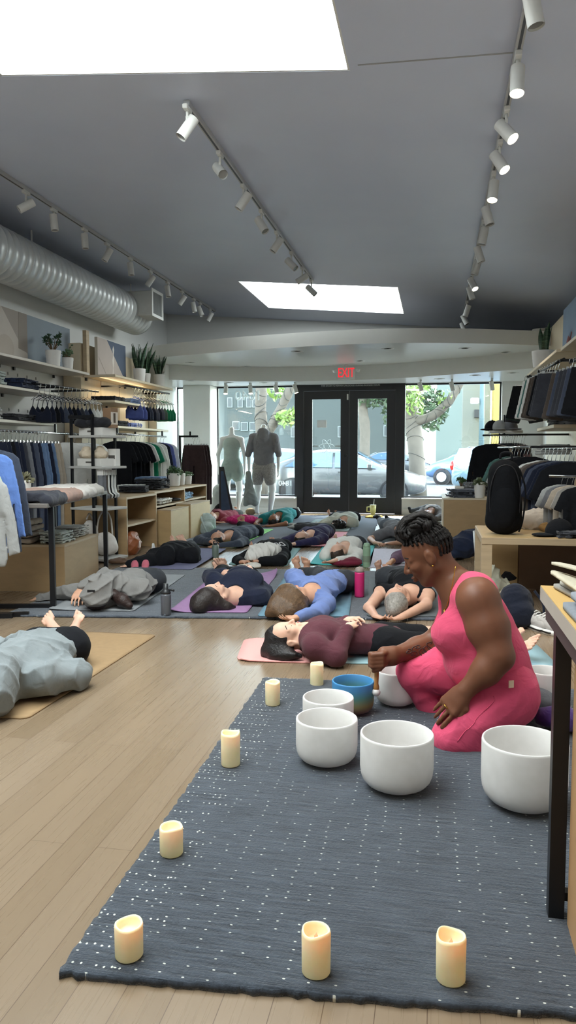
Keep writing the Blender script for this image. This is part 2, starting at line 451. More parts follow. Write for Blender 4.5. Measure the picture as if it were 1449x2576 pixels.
# walls
struct(MB().bx(WL - .2, WL, YB, YF, 0, 3.8).build('wall_left', M_WALL))
struct(MB().bx(WR, WR + .2, YB, YF, 0, 3.3).build('wall_right', M_WALL))
struct(MB().bx(WL, WR, YB - .2, YB, 0, 3.8).build('wall_back', M_WALL))
struct(MB().bx(WL, WR, YC, YC + .2, 2.74, 3.8).build('wall_upper', M_WALL))
# baseboards
struct(MB().bx(WL, WL + .012, YB, YF, 0, .1).build('baseboard_left', M_WHITE)); struct(MB().bx(WR - .012, WR, YB, YF, 0, .1).build('baseboard_right', M_WHITE))
# curved dropped soffit over the shop front
def spline(pts, n=40):
    P = np.array(pts, float); t = np.linspace(0, len(P) - 1, n); out = []
    for q in t:
        i = min(int(q), len(P) - 2); u = q - i
        p0 = P[max(i - 1, 0)]; p1 = P[i]; p2 = P[i + 1]; p3 = P[min(i + 2, len(P) - 1)]
        out.append(.5 * ((2 * p1) + (-p0 + p2) * u + (2 * p0 - 5 * p1 + 4 * p2 - p3) * u * u + (-p0 + 3 * p1 - 3 * p2 + p3) * u ** 3))
    return out
NEAR = spline([(-4.7, 11.5), (-4.14, 11.02), (-3.3, 10.68), (-2.52, 10.42), (-1.14, 10.16), (0, 10.25), (1.28, 10.71), (1.75, 10.98)])
FAR = spline([(-4.7, 11.75), (-4.2, 12.0), (-3.6, 12.3), (-2.9, 12.52), (-1.55, 12.6), (-.6, 12.4), (0, 12.1), (0.7, 11.72), (1.37, 11.32), (1.75, 11.06)])
Z1, Z2, Z3 = 2.51, 2.27, 2.70
m = MB(); n = len(NEAR)
m.add([(x, y, z) for x, y in NEAR for z in (Z1, Z3)], [(2 * i, 2 * i + 1, 2 * i + 3, 2 * i + 2) for i in range(n - 1)], True)
struct(m.build('trim_2', M_WHITE, fix=False)); m = MB()
m.add([(x, y, Z3) for x, y in NEAR] + [(x, YC + .1, Z3) for x, y in NEAR], [(i, i + 1, n + i + 1, n + i) for i in range(n - 1)])
struct(m.build('trim_5', plain('3b3937', .95), fix=False))  # unseen ledge top, coloured dark to keep skylight from bouncing onto the ceiling
m = MB(); m.add([(x, y, Z1) for x, y in NEAR] + [(FAR[i][0], FAR[i][1], Z1) for i in range(n)], [(i, n + i, n + i + 1, i + 1) for i in range(n - 1)])
struct(m.build('ceiling_soffit', M_SOFF, fix=False))
m = MB(); m.add([(x, y, z) for x, y in FAR for z in (Z2, Z1)], [(2 * i, 2 * i + 2, 2 * i + 3, 2 * i + 1) for i in range(n - 1)], True)
struct(m.build('trim_3', M_WHITE, fix=False))
m = MB(); m.add([(x, y, Z2) for x, y in FAR] + [(x, YF, Z2) for x, y in FAR], [(i, n + i, n + i + 1, i + 1) for i in range(n - 1)])
struct(m.build('ceiling_front', M_SOFF, fix=False))
# recessed downlights
dl = [(480, 912, Z1), (620, 921, Z1), (748, 884, Z1), (975, 877, Z1), (1170, 876, Z1), (1270, 886, Z1), (1180, 904, Z1), (905, 908, Z1), (1195, 944, Z2), (1105, 953, Z2), (480, 958, Z2), (575, 962, Z2), (665, 963, Z2), (1290, 938, Z2)]
M_DL = plain('6d706f', .6)
for i, (px, py, z) in enumerate(dl):
    p = G(px, py, z)
    if p[1] > YF - .1: p = D(px, py, YF - .3); p[2] = z
    t = thing('downlight', '', 'ceiling light', (p[0], p[1], z), group='round recessed lights in the curved white ceiling')
    t['label'] = ['round recessed ceiling light above the shop window nearest its left end', 'recessed ceiling light left of the second one in the raised curved ceiling', 'recessed ceiling light nearest the edge above the left track end', 'recessed ceiling light right of the EXIT sign near the curved edge', 'front right recessed ceiling light below the end of right spotlight track', 'rightmost recessed ceiling light in raised curved ceiling', 'recessed ceiling light behind the front right one', 'recessed ceiling light just right of the red EXIT sign', 'recessed light in the low ceiling before the right window', 'recessed light in low ceiling right of the black doors', 'leftmost recessed light in low ceiling by left pillar', 'second recessed light in low ceiling from left pillar', 'third recessed light in low ceiling from left pillar', 'rightmost recessed light in low ceiling by the right wall'][i]
    MB().lathe([(.05, -.001), (.085, -.004), (.09, -.001), (.09, .012), (.05, .012)], n=24).build('trim_ring', M_WHITE, t)
    MB().lathe([(.0, -.001), (.052, -.001), (.052, .03), (0, .03)], n=20).build('lens', M_DL, t)
# ------------------------------------------------------------------ shop front
def glass_mat(name, tint=(0.93, 0.98, 0.96, 1), fac=0.07):
    t = NT(name); t.n.remove(t.b); tr = t.add('ShaderNodeBsdfTransparent'); tr.inputs[0].default_value = tint
    gl = t.add('ShaderNodeBsdfGlossy'); gl.inputs['Roughness'].default_value = 0.01; gl.inputs[0].default_value = (1, 1, 1, 1)
    mx = t.add('ShaderNodeMixShader'); mx.inputs[0].default_value = fac
    t.link(tr.outputs[0], mx.inputs[1]); t.link(gl.outputs[0], mx.inputs[2]); t.link(mx.outputs[0], t.o.inputs[0]); return t.m
M_GLASS = glass_mat('window_glass')
ZS, ZT = 0.27, 2.27
struct(MB().bx(WL, -4.42, 13.3, YF + .15, 0, .3).bx(-3.93, -2.43, 13.28, YF + .15, 0, ZS).bx(-.57, 1.08, 13.28, YF + .15, 0, ZS).bx(-3.95, -2.45, 13.2, 13.3, 0, .1).bx(-.55, 1.1, 13.2, 13.3, 0, .1)
       .bx(WL, WR, YF - .05, YF + .15, ZT, 3.8).bx(1.08, WR, 13.25, YF + .15, 0, ZT).build('wall_front', M_WALL))
struct(MB().bx(-4.43, -3.93, 12.95, YF + .15, 0, ZT, bev=.01).build('wall_pillar', M_WHITE))
struct(MB().bx(WL, -4.32, 11.35, 12.1, 0, Z1, bev=.01).build('wall_pier', M_WHITE))
struct(MB().bx(-3.95, -2.43, 13.0, 13.33, ZS, ZS + .02).bx(-.57, 1.1, 13.18, 13.33, ZS, ZS + .02).build('trim_4', M_WHITE))
def window(name, x0, x1, z0, z1, mull=()):
    y = 13.42; f = MB(); w = .025
    f.bx(x0, x1, y - .03, y + .03, z0, z0 + w).bx(x0, x1, y - .03, y + .03, z1 - w, z1).bx(x0, x0 + w, y - .03, y + .03, z0 + w, z1 - w).bx(x1 - w, x1, y - .03, y + .03, z0 + w, z1 - w)
    for q in mull: f.bx(q - .012, q + .012, y - .025, y + .025, z0 + w, z1 - w)
    o = struct(f.build(name, M_BLKM))
    MB().bx(x0 + w, x1 - w, y - .005, y + .005, z0 + w, z1 - w).build('glass_pane', M_GLASS, o)
    return o
window('window_1', -3.93, -2.45, ZS + .02, ZT); window('window_2', -.55, 1.08, ZS + .02, ZT); window('window_5', WL, -4.43, .3, ZT)
# black double door
yd = 13.34
def door(name, x0, x1, hinge_left):
    w = .15; m = MB(); z0, z1 = .008, 2.156
    m.bx(x0, x0 + w, yd - .025, yd + .025, z0, z1).bx(x1 - w, x1, yd - .025, yd + .025, z0, z1).bx(x0 + w, x1 - w, yd - .025, yd + .025, z1 - .14, z1).bx(x0 + w, x1 - w, yd - .025, yd + .025, z0, z0 + .28)
    o = struct(m.build(name, M_BLACK))
    MB().bx(x0 + w, x1 - w, yd - .006, yd + .006, z0 + .28, z1 - .14).build('glass_pane', M_GLASS, o)
    return o
d1 = door('door_1', -2.307, -1.502, True); d2 = door('door_2', -1.498, -.693, False)
lk = MB().cyl((-1.56, yd - .055, 1.02), (-1.56, yd - .02, 1.02), .028, n=20).cyl((-1.56, yd - .065, 1.02), (-1.56, yd - .05, 1.02), .014, n=12).build('door_lock', M_BLKM, d1)
MB().bx(-1.54, -1.515, yd - .06, yd - .025, 2.0, 2.1).build('door_latch', plain('d5d6d4', .4), d1)
fr = MB(); fr.bx(-2.47, -2.31, yd - .05, yd + .06, 0, 2.28).bx(-.69, -.53, yd - .05, yd + .06, 0, 2.28).bx(-2.31, -.69, yd - .05, yd + .06, 2.16, 2.28)
fr = struct(fr.build('door_frame', M_BLACK))
def text(body, name, m, size, loc, rot, parent=None, depth=0.001, align='CENTER', flip=False, sx=1.0):
    cu = bpy.data.curves.new(name, 'FONT'); cu.body = body; cu.size = size; cu.extrude = depth; cu.align_x = align; cu.align_y = 'CENTER'
    o = bpy.data.objects.new(name, cu); COL.objects.link(o); bpy.context.view_layer.update()
    me = bpy.data.meshes.new_from_object(o.evaluated_get(bpy.context.evaluated_depsgraph_get())); bpy.data.objects.remove(o)
    me.name = name; o = link(name, me, m, parent, loc); o.rotation_euler = rot; o.scale = (-1 if flip else 1) * sx, 1, 1
    return o
text('THIS DOOR TO REMAIN UNLOCKED DURING BUSINESS HOURS', 'door_notice_lettering', plain('c8cac8', .5), .036, (-1.48, yd - .052, 2.245), (PI / 2, 0, 0), fr)
MB().bx(-2.0, -1.0, yd - .0525, yd - .05, 2.22, 2.27).build('notice_strip', plain('2b2d31', .5), fr)
# paper notice on the left door, street number decals
pn = tag(MB().bx(-2.07, -1.9, yd - .012, yd - .0065, 1.52, 1.65).build('notice_paper', plain('e9ecec', .7)), 'small white paper notice taped inside the left door glass', 'notice')
M_DEC = plain('e8f2f4', .6)
t1 = tag(text('1840', 'street_number', M_DEC, .25, (-3.35, 13.40, 2.1), (PI / 2, 0, 0), flip=True), 'large white street number 1840 reversed at the top of left window', 'lettering')
t2 = tag(text('1840', 'street_number', M_DEC, .13, (-2.66, 13.40, .52), (PI / 2, 0, 0), flip=True), 'small white street number 1840 reversed low on the left window', 'lettering')
M_LOGO = plain('c9d6d8', .6)
lg = thing('door_decal', 'pale atom shaped logo decal with lettering on left door glass', 'decal', (-1.9, yd - .008, 1.19))
a = MB()
for k in range(3): a.tube([(math.cos(q) * .13 * math.cos(k * PI / 3) - math.sin(q) * .045 * math.sin(k * PI / 3), 0, math.cos(q) * .13 * math.sin(k * PI / 3) + math.sin(q) * .045 * math.cos(k * PI / 3)) for q in np.linspace(0, 2 * PI, 28, endpoint=False)], .003, 5, closed=True)
a.build('atom_mark', M_LOGO, lg)
MB().bx(-.25, -.15, -.001, .001, -.012, .012).bx(.15, .25, -.001, .001, -.012, .012).build('lettering', M_LOGO, lg)
# exit sign
ex = thing('exit_sign', 'illuminated EXIT sign with red letters above the black doors', 'exit sign', tuple(D(871, 939, 12.45)))
ez = .0
MB().box((0, 0, 0), (.29, .05, .2), bev=.008).build('housing', plain('e2e3df', .45), ex)
for s in (-1, 1):
    MB().tube([(s * .145, 0, .02), (s * .17, 0, .05), (s * .19, -.01, .06)], .008, 8).build('lamp_arm', M_WHITE, ex)
    MB().lathe([(.0, -.02), (.02, -.02), (.036, .015), (.036, .022), (0, .024)], (s * .195, -.01, .035), 16).build('emergency_lamp', M_WHITE, ex)
MB().cyl((0, 0, .1), (0, 0, .14), .03, n=14).build('canopy', M_WHITE, ex)
text('EXIT', 'lettering', emit('e0202c', .9, 'exit_red'), .215, (0, -.027, -.0), (PI / 2, 0, 0), ex, sx=.62)
# camera / speaker things on pier and right wall
sp = thing('wall_speaker', 'white oval wall speaker with dark cone on the left pier', 'speaker', tuple(D(411, 925, 11.33)))
MB().box((0, -.03, 0), (.09, .07, .19), bev=.03).build('housing', M_WHITE, sp); MB().cyl((0.005, -.066, .03), (0.005, -.062, .03), .03, n=18).build('cone', M_BLACK, sp)
sw = tag(MB().box(D(438, 1139, 11.34) + np.array([0, 0, 0]), (.075, .014, .12), bev=.004).build('light_switch', M_WHITE), 'white wall switch plate on the left pier beside green shirts', 'switch')
hv = thing('wall_speaker', 'beige rounded speaker on bracket high above the right snake plant', 'speaker', tuple(D(1363, 843, 11.2)))
MB().lathe([(0, -.1), (.08, -.1), (.13, -.02), (.14, .06), (.13, .08), (0, .08)], (0, 0, 0), 24).build('housing', plain('cfc9bb', .6), hv)
MB().bx(-.02, .12, -.02, .02, -.02, .06).build('bracket', plain('b9b3a8', .6), hv)
# ================================================================== outside the windows
M_ASPH = plain('45484a', .9, var=.08, nscale=2, bump=.1, bscale=40); M_CONC = plain('504e4b', .85, var=.05, nscale=1.5)
struct(MB().bx(-14, 14, YF + .15, 18.2, -.2, -.04).build('path', M_CONC)); struct(MB().bx(-40, 40, 18.2, 90, -.4, -.25).build('street', M_ASPH))
def wheel(m_t, m_r, parent, p, r, w=.2, ax='y', spokes=10):
    t = MB(); rg = lambda pr: [(a, b) for a, b in pr]
    tb = bpy.data.objects.new
    prof = [(r * .62, -w / 2), (r * .93, -w / 2), (r, -w * .32), (r, w * .32), (r * .93, w / 2), (r * .62, w / 2)]
    def rot(mb):
        mb.v = [(x, -z, y) for x, y, z in mb.v] if ax == 'y' else [(z, x, y) for x, y, z in mb.v]
        mb.v = [(x + p[0], y + p[1], z + p[2]) for x, y, z in mb.v]; return mb
    tyre = rot(MB().lathe(prof, n=32)).build('wheel', m_t, parent)
    h = MB(); h.lathe([(r * .56, w / 2 - .03), (r * .64, w / 2 - .005), (r * .64, w / 2 - .06), (r * .56, w / 2 - .06)], n=32)
    h.lathe([(0, w / 2 - .015), (r * .14, w / 2 - .015), (r * .14, w / 2 - .05), (0, w / 2 - .05)], n=14)
    h.lathe([(0, w / 2 - .07), (r * .6, w / 2 - .07), (r * .6, w / 2 - .08), (0, w / 2 - .08)], n=20) if spokes == 0 else None
    for k in range(spokes):
        a = 2 * PI * k / spokes; q = np.array([math.cos(a), math.sin(a), 0]); 
        h.bar(q * r * .1 + np.array([0, 0, w / 2 - .03]), q * r * .6 + np.array([0, 0, w / 2 - .03]), r * .13, .025)
    rot(h).build('rim', m_r, tyre); return tyre
def car(label, loc, rz, paint, kind, length=4.5, roofz=1.45, group=None):
    """body drawn as stacked cross sections from tail (-x) to nose (+x); side windows, lights and wheels are parts"""
    t = thing('car', label, 'car', loc, rz)
    L = length / 2; M_P = NT('car_paint_' + paint); M_P.base(lin(paint)); M_P.rough(.22); M_P.set(Metallic=.55, Coat_Weight=.6); M_P = M_P.m
    if kind == 'sedan':   # x, sill z, belt z, top z, half width
        S = [(-1, .42, .78, .80, .66), (-.97, .28, .92, .98, .76), (-.8, .22, .98, 1.08, .86), (-.62, .22, .98, 1.25, .88), (-.42, .22, .97, 1.42, .89), (-.15, .22, .95, 1.46, .9), (.1, .22, .93, 1.42, .9), (.32, .22, .92, 1.2, .9), (.48, .22, .9, .99, .89), (.7, .22, .84, .9, .87), (.88, .24, .72, .79, .8), (.97, .3, .6, .66, .7), (1, .38, .52, .56, .6)]
        GL = [[(-.70, .99), (-.45, 1.33), (-.12, 1.38), (-.12, .97)], [(-.09, .97), (-.09, 1.38), (.12, 1.33), (.40, .98), (.40, .95)]]
        wx = (-.60, .62)
    else:
        S = [(-1, .4, .85, .95, .7), (-.97, .26, .98, 1.2, .8), (-.9, .22, 1.0, 1.42, .85), (-.6, .22, .99, 1.5, .87), (-.2, .22, .98, 1.52, .88), (.1, .22, .97, 1.47, .88), (.35, .22, .96, 1.25, .88), (.55, .22, .92, 1.0, .87), (.75, .22, .84, .9, .85), (.9, .25, .72, .78, .78), (.98, .32, .58, .62, .68), (1, .4, .5, .54, .6)]
        GL = [[(-.86, 1.04), (-.8, 1.36), (-.42, 1.42), (-.42, 1.0)], [(-.38, 1.0), (-.38, 1.43), (.08, 1.4), (.4, 1.05), (.4, 1.0)]]
        wx = (-.62, .63)
    kz = roofz / 1.46; b = MB(); n = 16
    vs = []
    for x, s, be, to, w in S:
        s, be, to = s * kz, be * kz, to * kz
        half = [(w * .82, s), (w * .97, s + .06), (w, (s + be) / 2), (w * .985, be), (w * (.98 - .22 * min(1, (to - be) / .45)), to - .05 * min(1, (to - be) / .2)), (w * (.86 - .22 * min(1, (to - be) / .45)), to), (w * .4, to + .015)]
        ring = half + [(-a, z) for a, z in reversed(half)]
        vs += [(x * L, a, z) for a, z in ring]
    k = 14; fs = [(i * k + j, i * k + (j + 1) % k, (i + 1) * k + (j + 1) % k, (i + 1) * k + j) for i in range(len(S) - 1) for j in range(k)]
    b.add(vs, fs, True); b.f += [tuple(range(k)), tuple(range((len(S) - 1) * k, len(S) * k))]; b.sm += [False, False]
    body = b.build('body', M_P, t)
    sd = body.modifiers.new('s', 'SUBSURF'); sd.levels = sd.render_levels = 1
    M_G = NT('car_glass'); M_G.base(lin('5c7a96')); M_G.rough(.05); M_G.set(Metallic=.3, Coat_Weight=1.0); M_G = M_G.m
    wm = .9
    for s in (-1, 1):
        for g in GL:
            def yy(z): return s * (wm * .985 - (z / kz - .98) * .40 + .004) if kind == 'sedan' else s * (.875 - (z / kz - 1.0) * .36 + .012)
            P = [(x * L, yy(z * kz), z * kz) for x, z in g]
            MB().prism(P, (0, s * .008, 0)).build('side_window', M_G, t)
    # windscreen and back window
    for (x0, z0), (x1, z1), w0, w1 in ((((.475, 1.0), (.14, 1.40), .66, .56) if kind == 'sedan' else ((.53, 1.03), (.14, 1.45), .66, .58)), (((-.80, 1.08), (-.47, 1.39), .62, .56) if kind == 'sedan' else ((-.955, 1.12), (-.89, 1.42), .6, .56))):
        MB().prism([(x0 * L, -w0, z0 * kz), (x0 * L, w0, z0 * kz), (x1 * L, w1, z1 * kz), (x1 * L, -w1, z1 * kz)], (.02 if x0 > 0 else -.02, 0, .02)).build('windscreen' if x0 > 0 else 'rear_window', M_G, t)
    M_H = plain('dfe6ea', .1, var=0); M_T = plain('c8261d', .2, var=.1); M_O = plain('e07a2a', .2)
    for s in (-1, 1):
        MB().ell((L * .92, s * .62, .66 * kz), (.16, .12, .075), 14, 8).build('headlight', M_H, t)
        MB().ell((-L * .97, s * .70, .9 * kz), (.08, .12, .16), 14, 8).build('tail_light', M_T, t)
        MB().bx(.3 * L, .36 * L, s * .93 - .09 * (s < 0), s * .93 + .09 * (s > 0), .95 * kz, 1.07 * kz, .02).build('wing_mirror', M_P, t)
        MB().bx(-.05 * L, .02 * L, s * .905 - .01, s * .905 + .01, .84 * kz, .87 * kz).build('door_handle', M_P, t)
        for i, x in enumerate(wx):
            MB().cyl((x * L, s * .72, .32), (x * L, s * .925, .32), .37, n=28).build('wheel_arch', M_BLACK, t)
            wheel(plain('26272a', .8), plain('d8dadc', .3, metal=.6), t, (x * L, s * .85, .32), .32, -.2 * s, spokes=10)
    return t
SY = 20.0
p = D(868, 1180, SY)
car('silver grey sedan parked at the kerb right outside the black doors', (p[0] - .05, SY + .5, -.26), 0.02, '66686a', 'sedan', 4.35, 1.44)
p = D(1170, 1180, 33); car('light blue hatchback with open road behind, its nose toward the trees', (p[0] + .6, 33, -.25), PI - .25, '5c7ca8', 'hatch', 4.4, 1.6)
p = D(1240, 1180, 25); car('pale blue hatchback showing its orange and red tail light', (p[0] + .75, 25, -.25), .55, '7692a3', 'hatch', 4.0, 1.5)
p = D(985, 1150, 46); car('dark grey car parked across the street seen through right door', (p[0] + .2, 46, -.3), 0.05, '4a4e55', 'sedan', 4.6, 1.5)
p = D(695, 1140, 27); car('white hatchback seen behind the mannequin in grey hoodie', (p[0] - .8, 27, -.3), PI - .1, '98a2a6', 'hatch', 4.3, 1.5)
# trees
M_BARK = plain('5d564d', .9, var=.2, nscale=6, bump=.5, bscale=18); M_WIRE = plain('2c2d2c', .6)
def leaf_mat(c):
    t = NT('leaf_' + c); b = lin(c); t.base(t.ramp(t.noise(t.coord(), 2.5, 2), [(.3, sc(b, .6)), (.7, sc(b, 1.4))])); t.rough(.5); t.set(Transmission_Weight=0.0, Subsurface_Weight=.2); return t.m
M_LF = leaf_mat('6d8838'); M_LFD = leaf_mat('3d5233')
def leaves(mb, c, r, n, s, rs):
    for _ in range(n):
        d = rs.randn(3); d /= np.linalg.norm(d); p = np.array(c) + d * np.array(r) * rs.rand() ** .4
        a = rs.randn(3); a /= np.linalg.norm(a); q = np.cross(a, rs.randn(3)); q /= np.linalg.norm(q) + 1e-9; w = s * (.6 + .8 * rs.rand())
        nn = np.cross(a, q)
        mb.add([p - a * w, p + q * w * .42 + nn * w * .1, p + a * w, p - q * w * .42 + nn * w * .1], [(0, 1, 2, 3)])
def tree(label, trunk, rad, crowns, seed, wrap=True, leafm=None):
    t = thing('street_tree', label, 'tree', trunk[0][0])
    o = np.array(trunk[0][0]); m = MB(); w = MB()
    for path, r in zip(trunk, rad):
        pts = spline(path, 14); rr = np.linspace(r[0], r[1], 14) * (1 + .05 * np.sin(np.arange(14) * 2.1))
        m.tube([p - o for p in pts], list(rr), 12)
        if wrap:
            for i in range(1, 13):
                q = pts[i] - o; d = pts[i + 1] - pts[i - 1]; d = d / np.linalg.norm(d); e = np.cross(d, [0, 1, 0]); e /= np.linalg.norm(e); f = np.cross(e, d)
                w.tube([q + (e * math.cos(k) + f * math.sin(k)) * rr[i] * 1.05 + d * .12 * math.sin(k + i) for k in np.linspace(0, 2 * PI, 12, endpoint=False)], .007, 5, closed=True)
    m.build('trunk', M_BARK, t)
    if wrap: w.build('light_string', M_WIRE, t)
    rs = np.random.RandomState(seed); lf = MB()
    for c, r, n, s in crowns: leaves(lf, np.array(c) - o, r, n, s, rs)
    lf.build('foliage', leafm or M_LF, t, fix=False); return t
d = lambda px, py, y: D(px, py, y)
tree('pale street tree with two wire wrapped trunks outside left window', [[np.append(d(660, 1200, 18.6)[:2], -.1), d(658, 1080, 18.6), d(655, 1030, 18.6), d(657, 960, 18.6), d(650, 840, 18.6), d(640, 600, 18.6)], [d(664, 1110, 18.6), d(690, 1060, 18.5), d(720, 1000, 18.4), d(748, 940, 18.3), d(800, 820, 18.2)]], [(.17, .12), (.13, .09)],
     [(d(722, 1052, 18.3), (.25, .2, .22), 70, .12), (d(640, 560, 18.6), (2.2, 1.5, 1.0), 1400, .13), (d(770, 720, 18.4), (1.2, 1.2, .8), 600, .13), (d(700, 985, 24), (.5, .5, .3), 60, .15)], 3)
tree('street tree with a long bare branch bending right outside right window', [[np.append(d(1054, 1190, 22)[:2], -.2), d(1046, 1120, 22), d(1036, 1060, 22), d(1026, 1000, 22), d(1010, 900, 22), d(1000, 700, 22)], [d(1035, 1062, 22), d(1085, 1048, 21.8), d(1120, 1020, 21.6), d(1140, 995, 21.5), d(1162, 955, 21.4), d(1190, 880, 21)]], [(.24, .2), (.14, .09)],
     [(d(1042, 1003, 21.5), (.35, .4, .5), 170, .085), (d(1120, 1000, 21.6), (.3, .3, .35), 30, .08), (d(1000, 700, 22), (2.2, 1.6, 1.0), 1200, .15), (d(1045, 965, 23), (.5, 1, .25), 130, .12)], 5)
tree('dark leafy tree beyond street seen above the right door', [[np.append(d(915, 1150, 40)[:2], -.2), d(918, 1080, 40), d(912, 1020, 40), d(920, 960, 40), d(915, 850, 40)]], [(.3, .2)], [(d(955, 985, 40), (1.9, 1, .9), 900, .17), (d(985, 1040, 41), (.5, 1, .9), 160, .16), (d(1085, 1030, 42), (.9, 1, 1.2), 600, .18), (d(925, 900, 40), (2.6, 2, 1.2), 900, .22)], 8, wrap=False, leafm=M_LFD)
# buildings across the street
def building(label, x0, x1, y, h, c, wins, glassc='7d8f9c', z0=-.3, depth=8):
    t = thing('building', label, 'building', ((x0 + x1) / 2, y, z0)); cx_ = (x0 + x1) / 2
    MB().bx(x0 - cx_, x1 - cx_, 0, depth, 0, h).build('facade', plain(c, .85, var=.04, nscale=.6), t)
    for (a, b_, z1, z2) in wins:
        w = MB().bx(a - cx_, b_ - cx_, -.06, -.004, z1 - z0, z2 - z0).build('window', plain('7c8484', .6), t)
        MB().bx(a - cx_ + .05, b_ - cx_ - .05, -.075, -.061, z1 - z0 + .05, z2 - z0 - .05).build('pane', plain('2e373c', .35, var=.1), w)
    MB().bx(x0 - cx_ - .1, x1 - cx_ + .1, -.15, .2, h, h + .25).build('cornice', plain('b5b7b6', .8), t)
    return t
def rect(px0, py0, px1, py1, y): a = D(px0, py0, y); b_ = D(px1, py1, y); return (a[0], b_[0], b_[2], a[2])
YB1 = 50.
W1 = [rect(a, b_, a + 18, b_ + 22, YB1) for a, b_ in ((585, 1060), (606, 1062), (628, 1062))] + [rect(a, 1000, a + 13, 1025, YB1) for a in (572, 598, 620, 635)] + [rect(732, 1073, 785, 1100, YB1), rect(850, 1072, 900, 1100, YB1), rect(965, 1070, 1000, 1098, YB1)]
building('long grey building across the street seen behind left window', D(480, 1100, YB1)[0], D(1015, 1100, YB1)[0], YB1, 6.2, '434a48', W1, depth=3)
building('pale green walled building at the far right beyond the street', D(1097, 1100, 48)[0], D(1163, 1100, 48)[0], 48.5, 9, '727d78', [], depth=1.4)
b3 = building('cream building with small dark wall box behind right window', D(1163, 1100, 44)[0], D(1232, 1100, 44)[0], 44, 9, '7b7d74', [], depth=1.4)
building('yellow painted building edge at the right end of right window', D(1240, 1100, 42)[0], D(1300, 1100, 42)[0], 42, 9, 'a58c46', [], depth=1.4)
struct(MB().bx(-40, 40, 89, 90, -.4, 5).build('exterior_backdrop', plain('9fb09a', .9)))
bx_ = D(1199, 1041, 43.9); tag(MB().box(bx_ + np.array([0, -.1, 0]), (.28, .2, .45), bev=.02).build('wall_box', M_BLACK), 'small dark box fixed on the cream wall beyond the street', 'wall box')
lp = thing('street_pole', 'slim grey green street pole before the cream building', 'pole', np.append(D(1210, 1150, 38)[:2], -.3))
MB().cyl((0, 0, 0), (0, 0, 7), .14, .1, n=12).build('shaft', plain('4f6266', .6), lp); MB().lathe([(.22, 0), (.22, .3), (.15, .4), (0, .4)], n=12).build('base', plain('4f6266', .6), lp)
MB().box((-.35, -.05, 3.9), (.4, .3, .3), bev=.05).build('camera_housing', plain('dfe8ec', .4), lp)
# ================================================================== rugs, mats, bowls, candles
def rug_mat(name, c1, c2, dot, dots=True, edge=None, rz=0.0):
    t = NT(name); v = t.coord((1, 1, 1), (0, 0, rz)); a = lin(c1); b = lin(c2)
    n1 = t.noise(t.coord((7, 95, 1), (0, 0, rz)), 1.0, 4, .65); n2 = t.noise(v, 5, 3); n3 = t.noise(v, 150, 2, .7)
    f = t.math('ADD', t.math('MULTIPLY', n1, .62), t.math('MULTIPLY', n3, .3)); f = t.math('ADD', f, t.math('MULTIPLY', n2, .12))
    col = t.ramp(f, [(.36, a), (.66, b)])
    h = f
    if dots:
        def layer(sx, sy, r, thr, msk, seed):
            mp = t.coord((1 / sx, 1 / sy, 0.0), (0, 0, rz)); add = t.add('ShaderNodeVectorMath', operation='ADD'); add.inputs[1].default_value = (seed, seed * .7, 0); t.link(mp, add.inputs[0])
            vo = t.add('ShaderNodeTexVoronoi', voronoi_dimensions='2D'); vo.inputs['Scale'].default_value = 1.0; vo.inputs['Randomness'].default_value = .22; t.link(add.outputs[0], vo.inputs['Vector'])
            s = t.add('ShaderNodeSeparateColor'); t.link(vo.outputs['Color'], s.inputs[0])
            d = t.math('LESS_THAN', vo.outputs['Distance'], r); e = t.math('GREATER_THAN', s.outputs[0], thr)
            o = t.math('MULTIPLY', d, e)
            return t.math('MULTIPLY', o, msk) if msk is not None else o
        mk = t.math('GREATER_THAN', t.noise(v, 1.6, 2), .40)
        d = layer(.05, .030, .062, .42, mk, 3.0)
        if edge is not None:
            sx = t.add('ShaderNodeSeparateXYZ'); t.link(v, sx.inputs[0]); em = t.math('LESS_THAN', t.math('ADD', sx.outputs[0], t.math('MULTIPLY', t.noise(v, 14, 2), .22)), edge)
            rw = t.math('GREATER_THAN', t.math('SINE', t.math('MULTIPLY', sx.outputs[1], 112.0)), .35); d = t.math('MAXIMUM', d, layer(.017, .021, .15, .3, t.math('MULTIPLY', em, rw), 9.0))
        col = t.mix(d, col, lin(dot)); h = t.math('ADD', f, t.math('MULTIPLY', d, .4))
    t.base(col); t.rough(.95); t.set(Specular_IOR_Level=.1, Sheen_Weight=.3)
    t.bump(h, .8, .012); return t.m
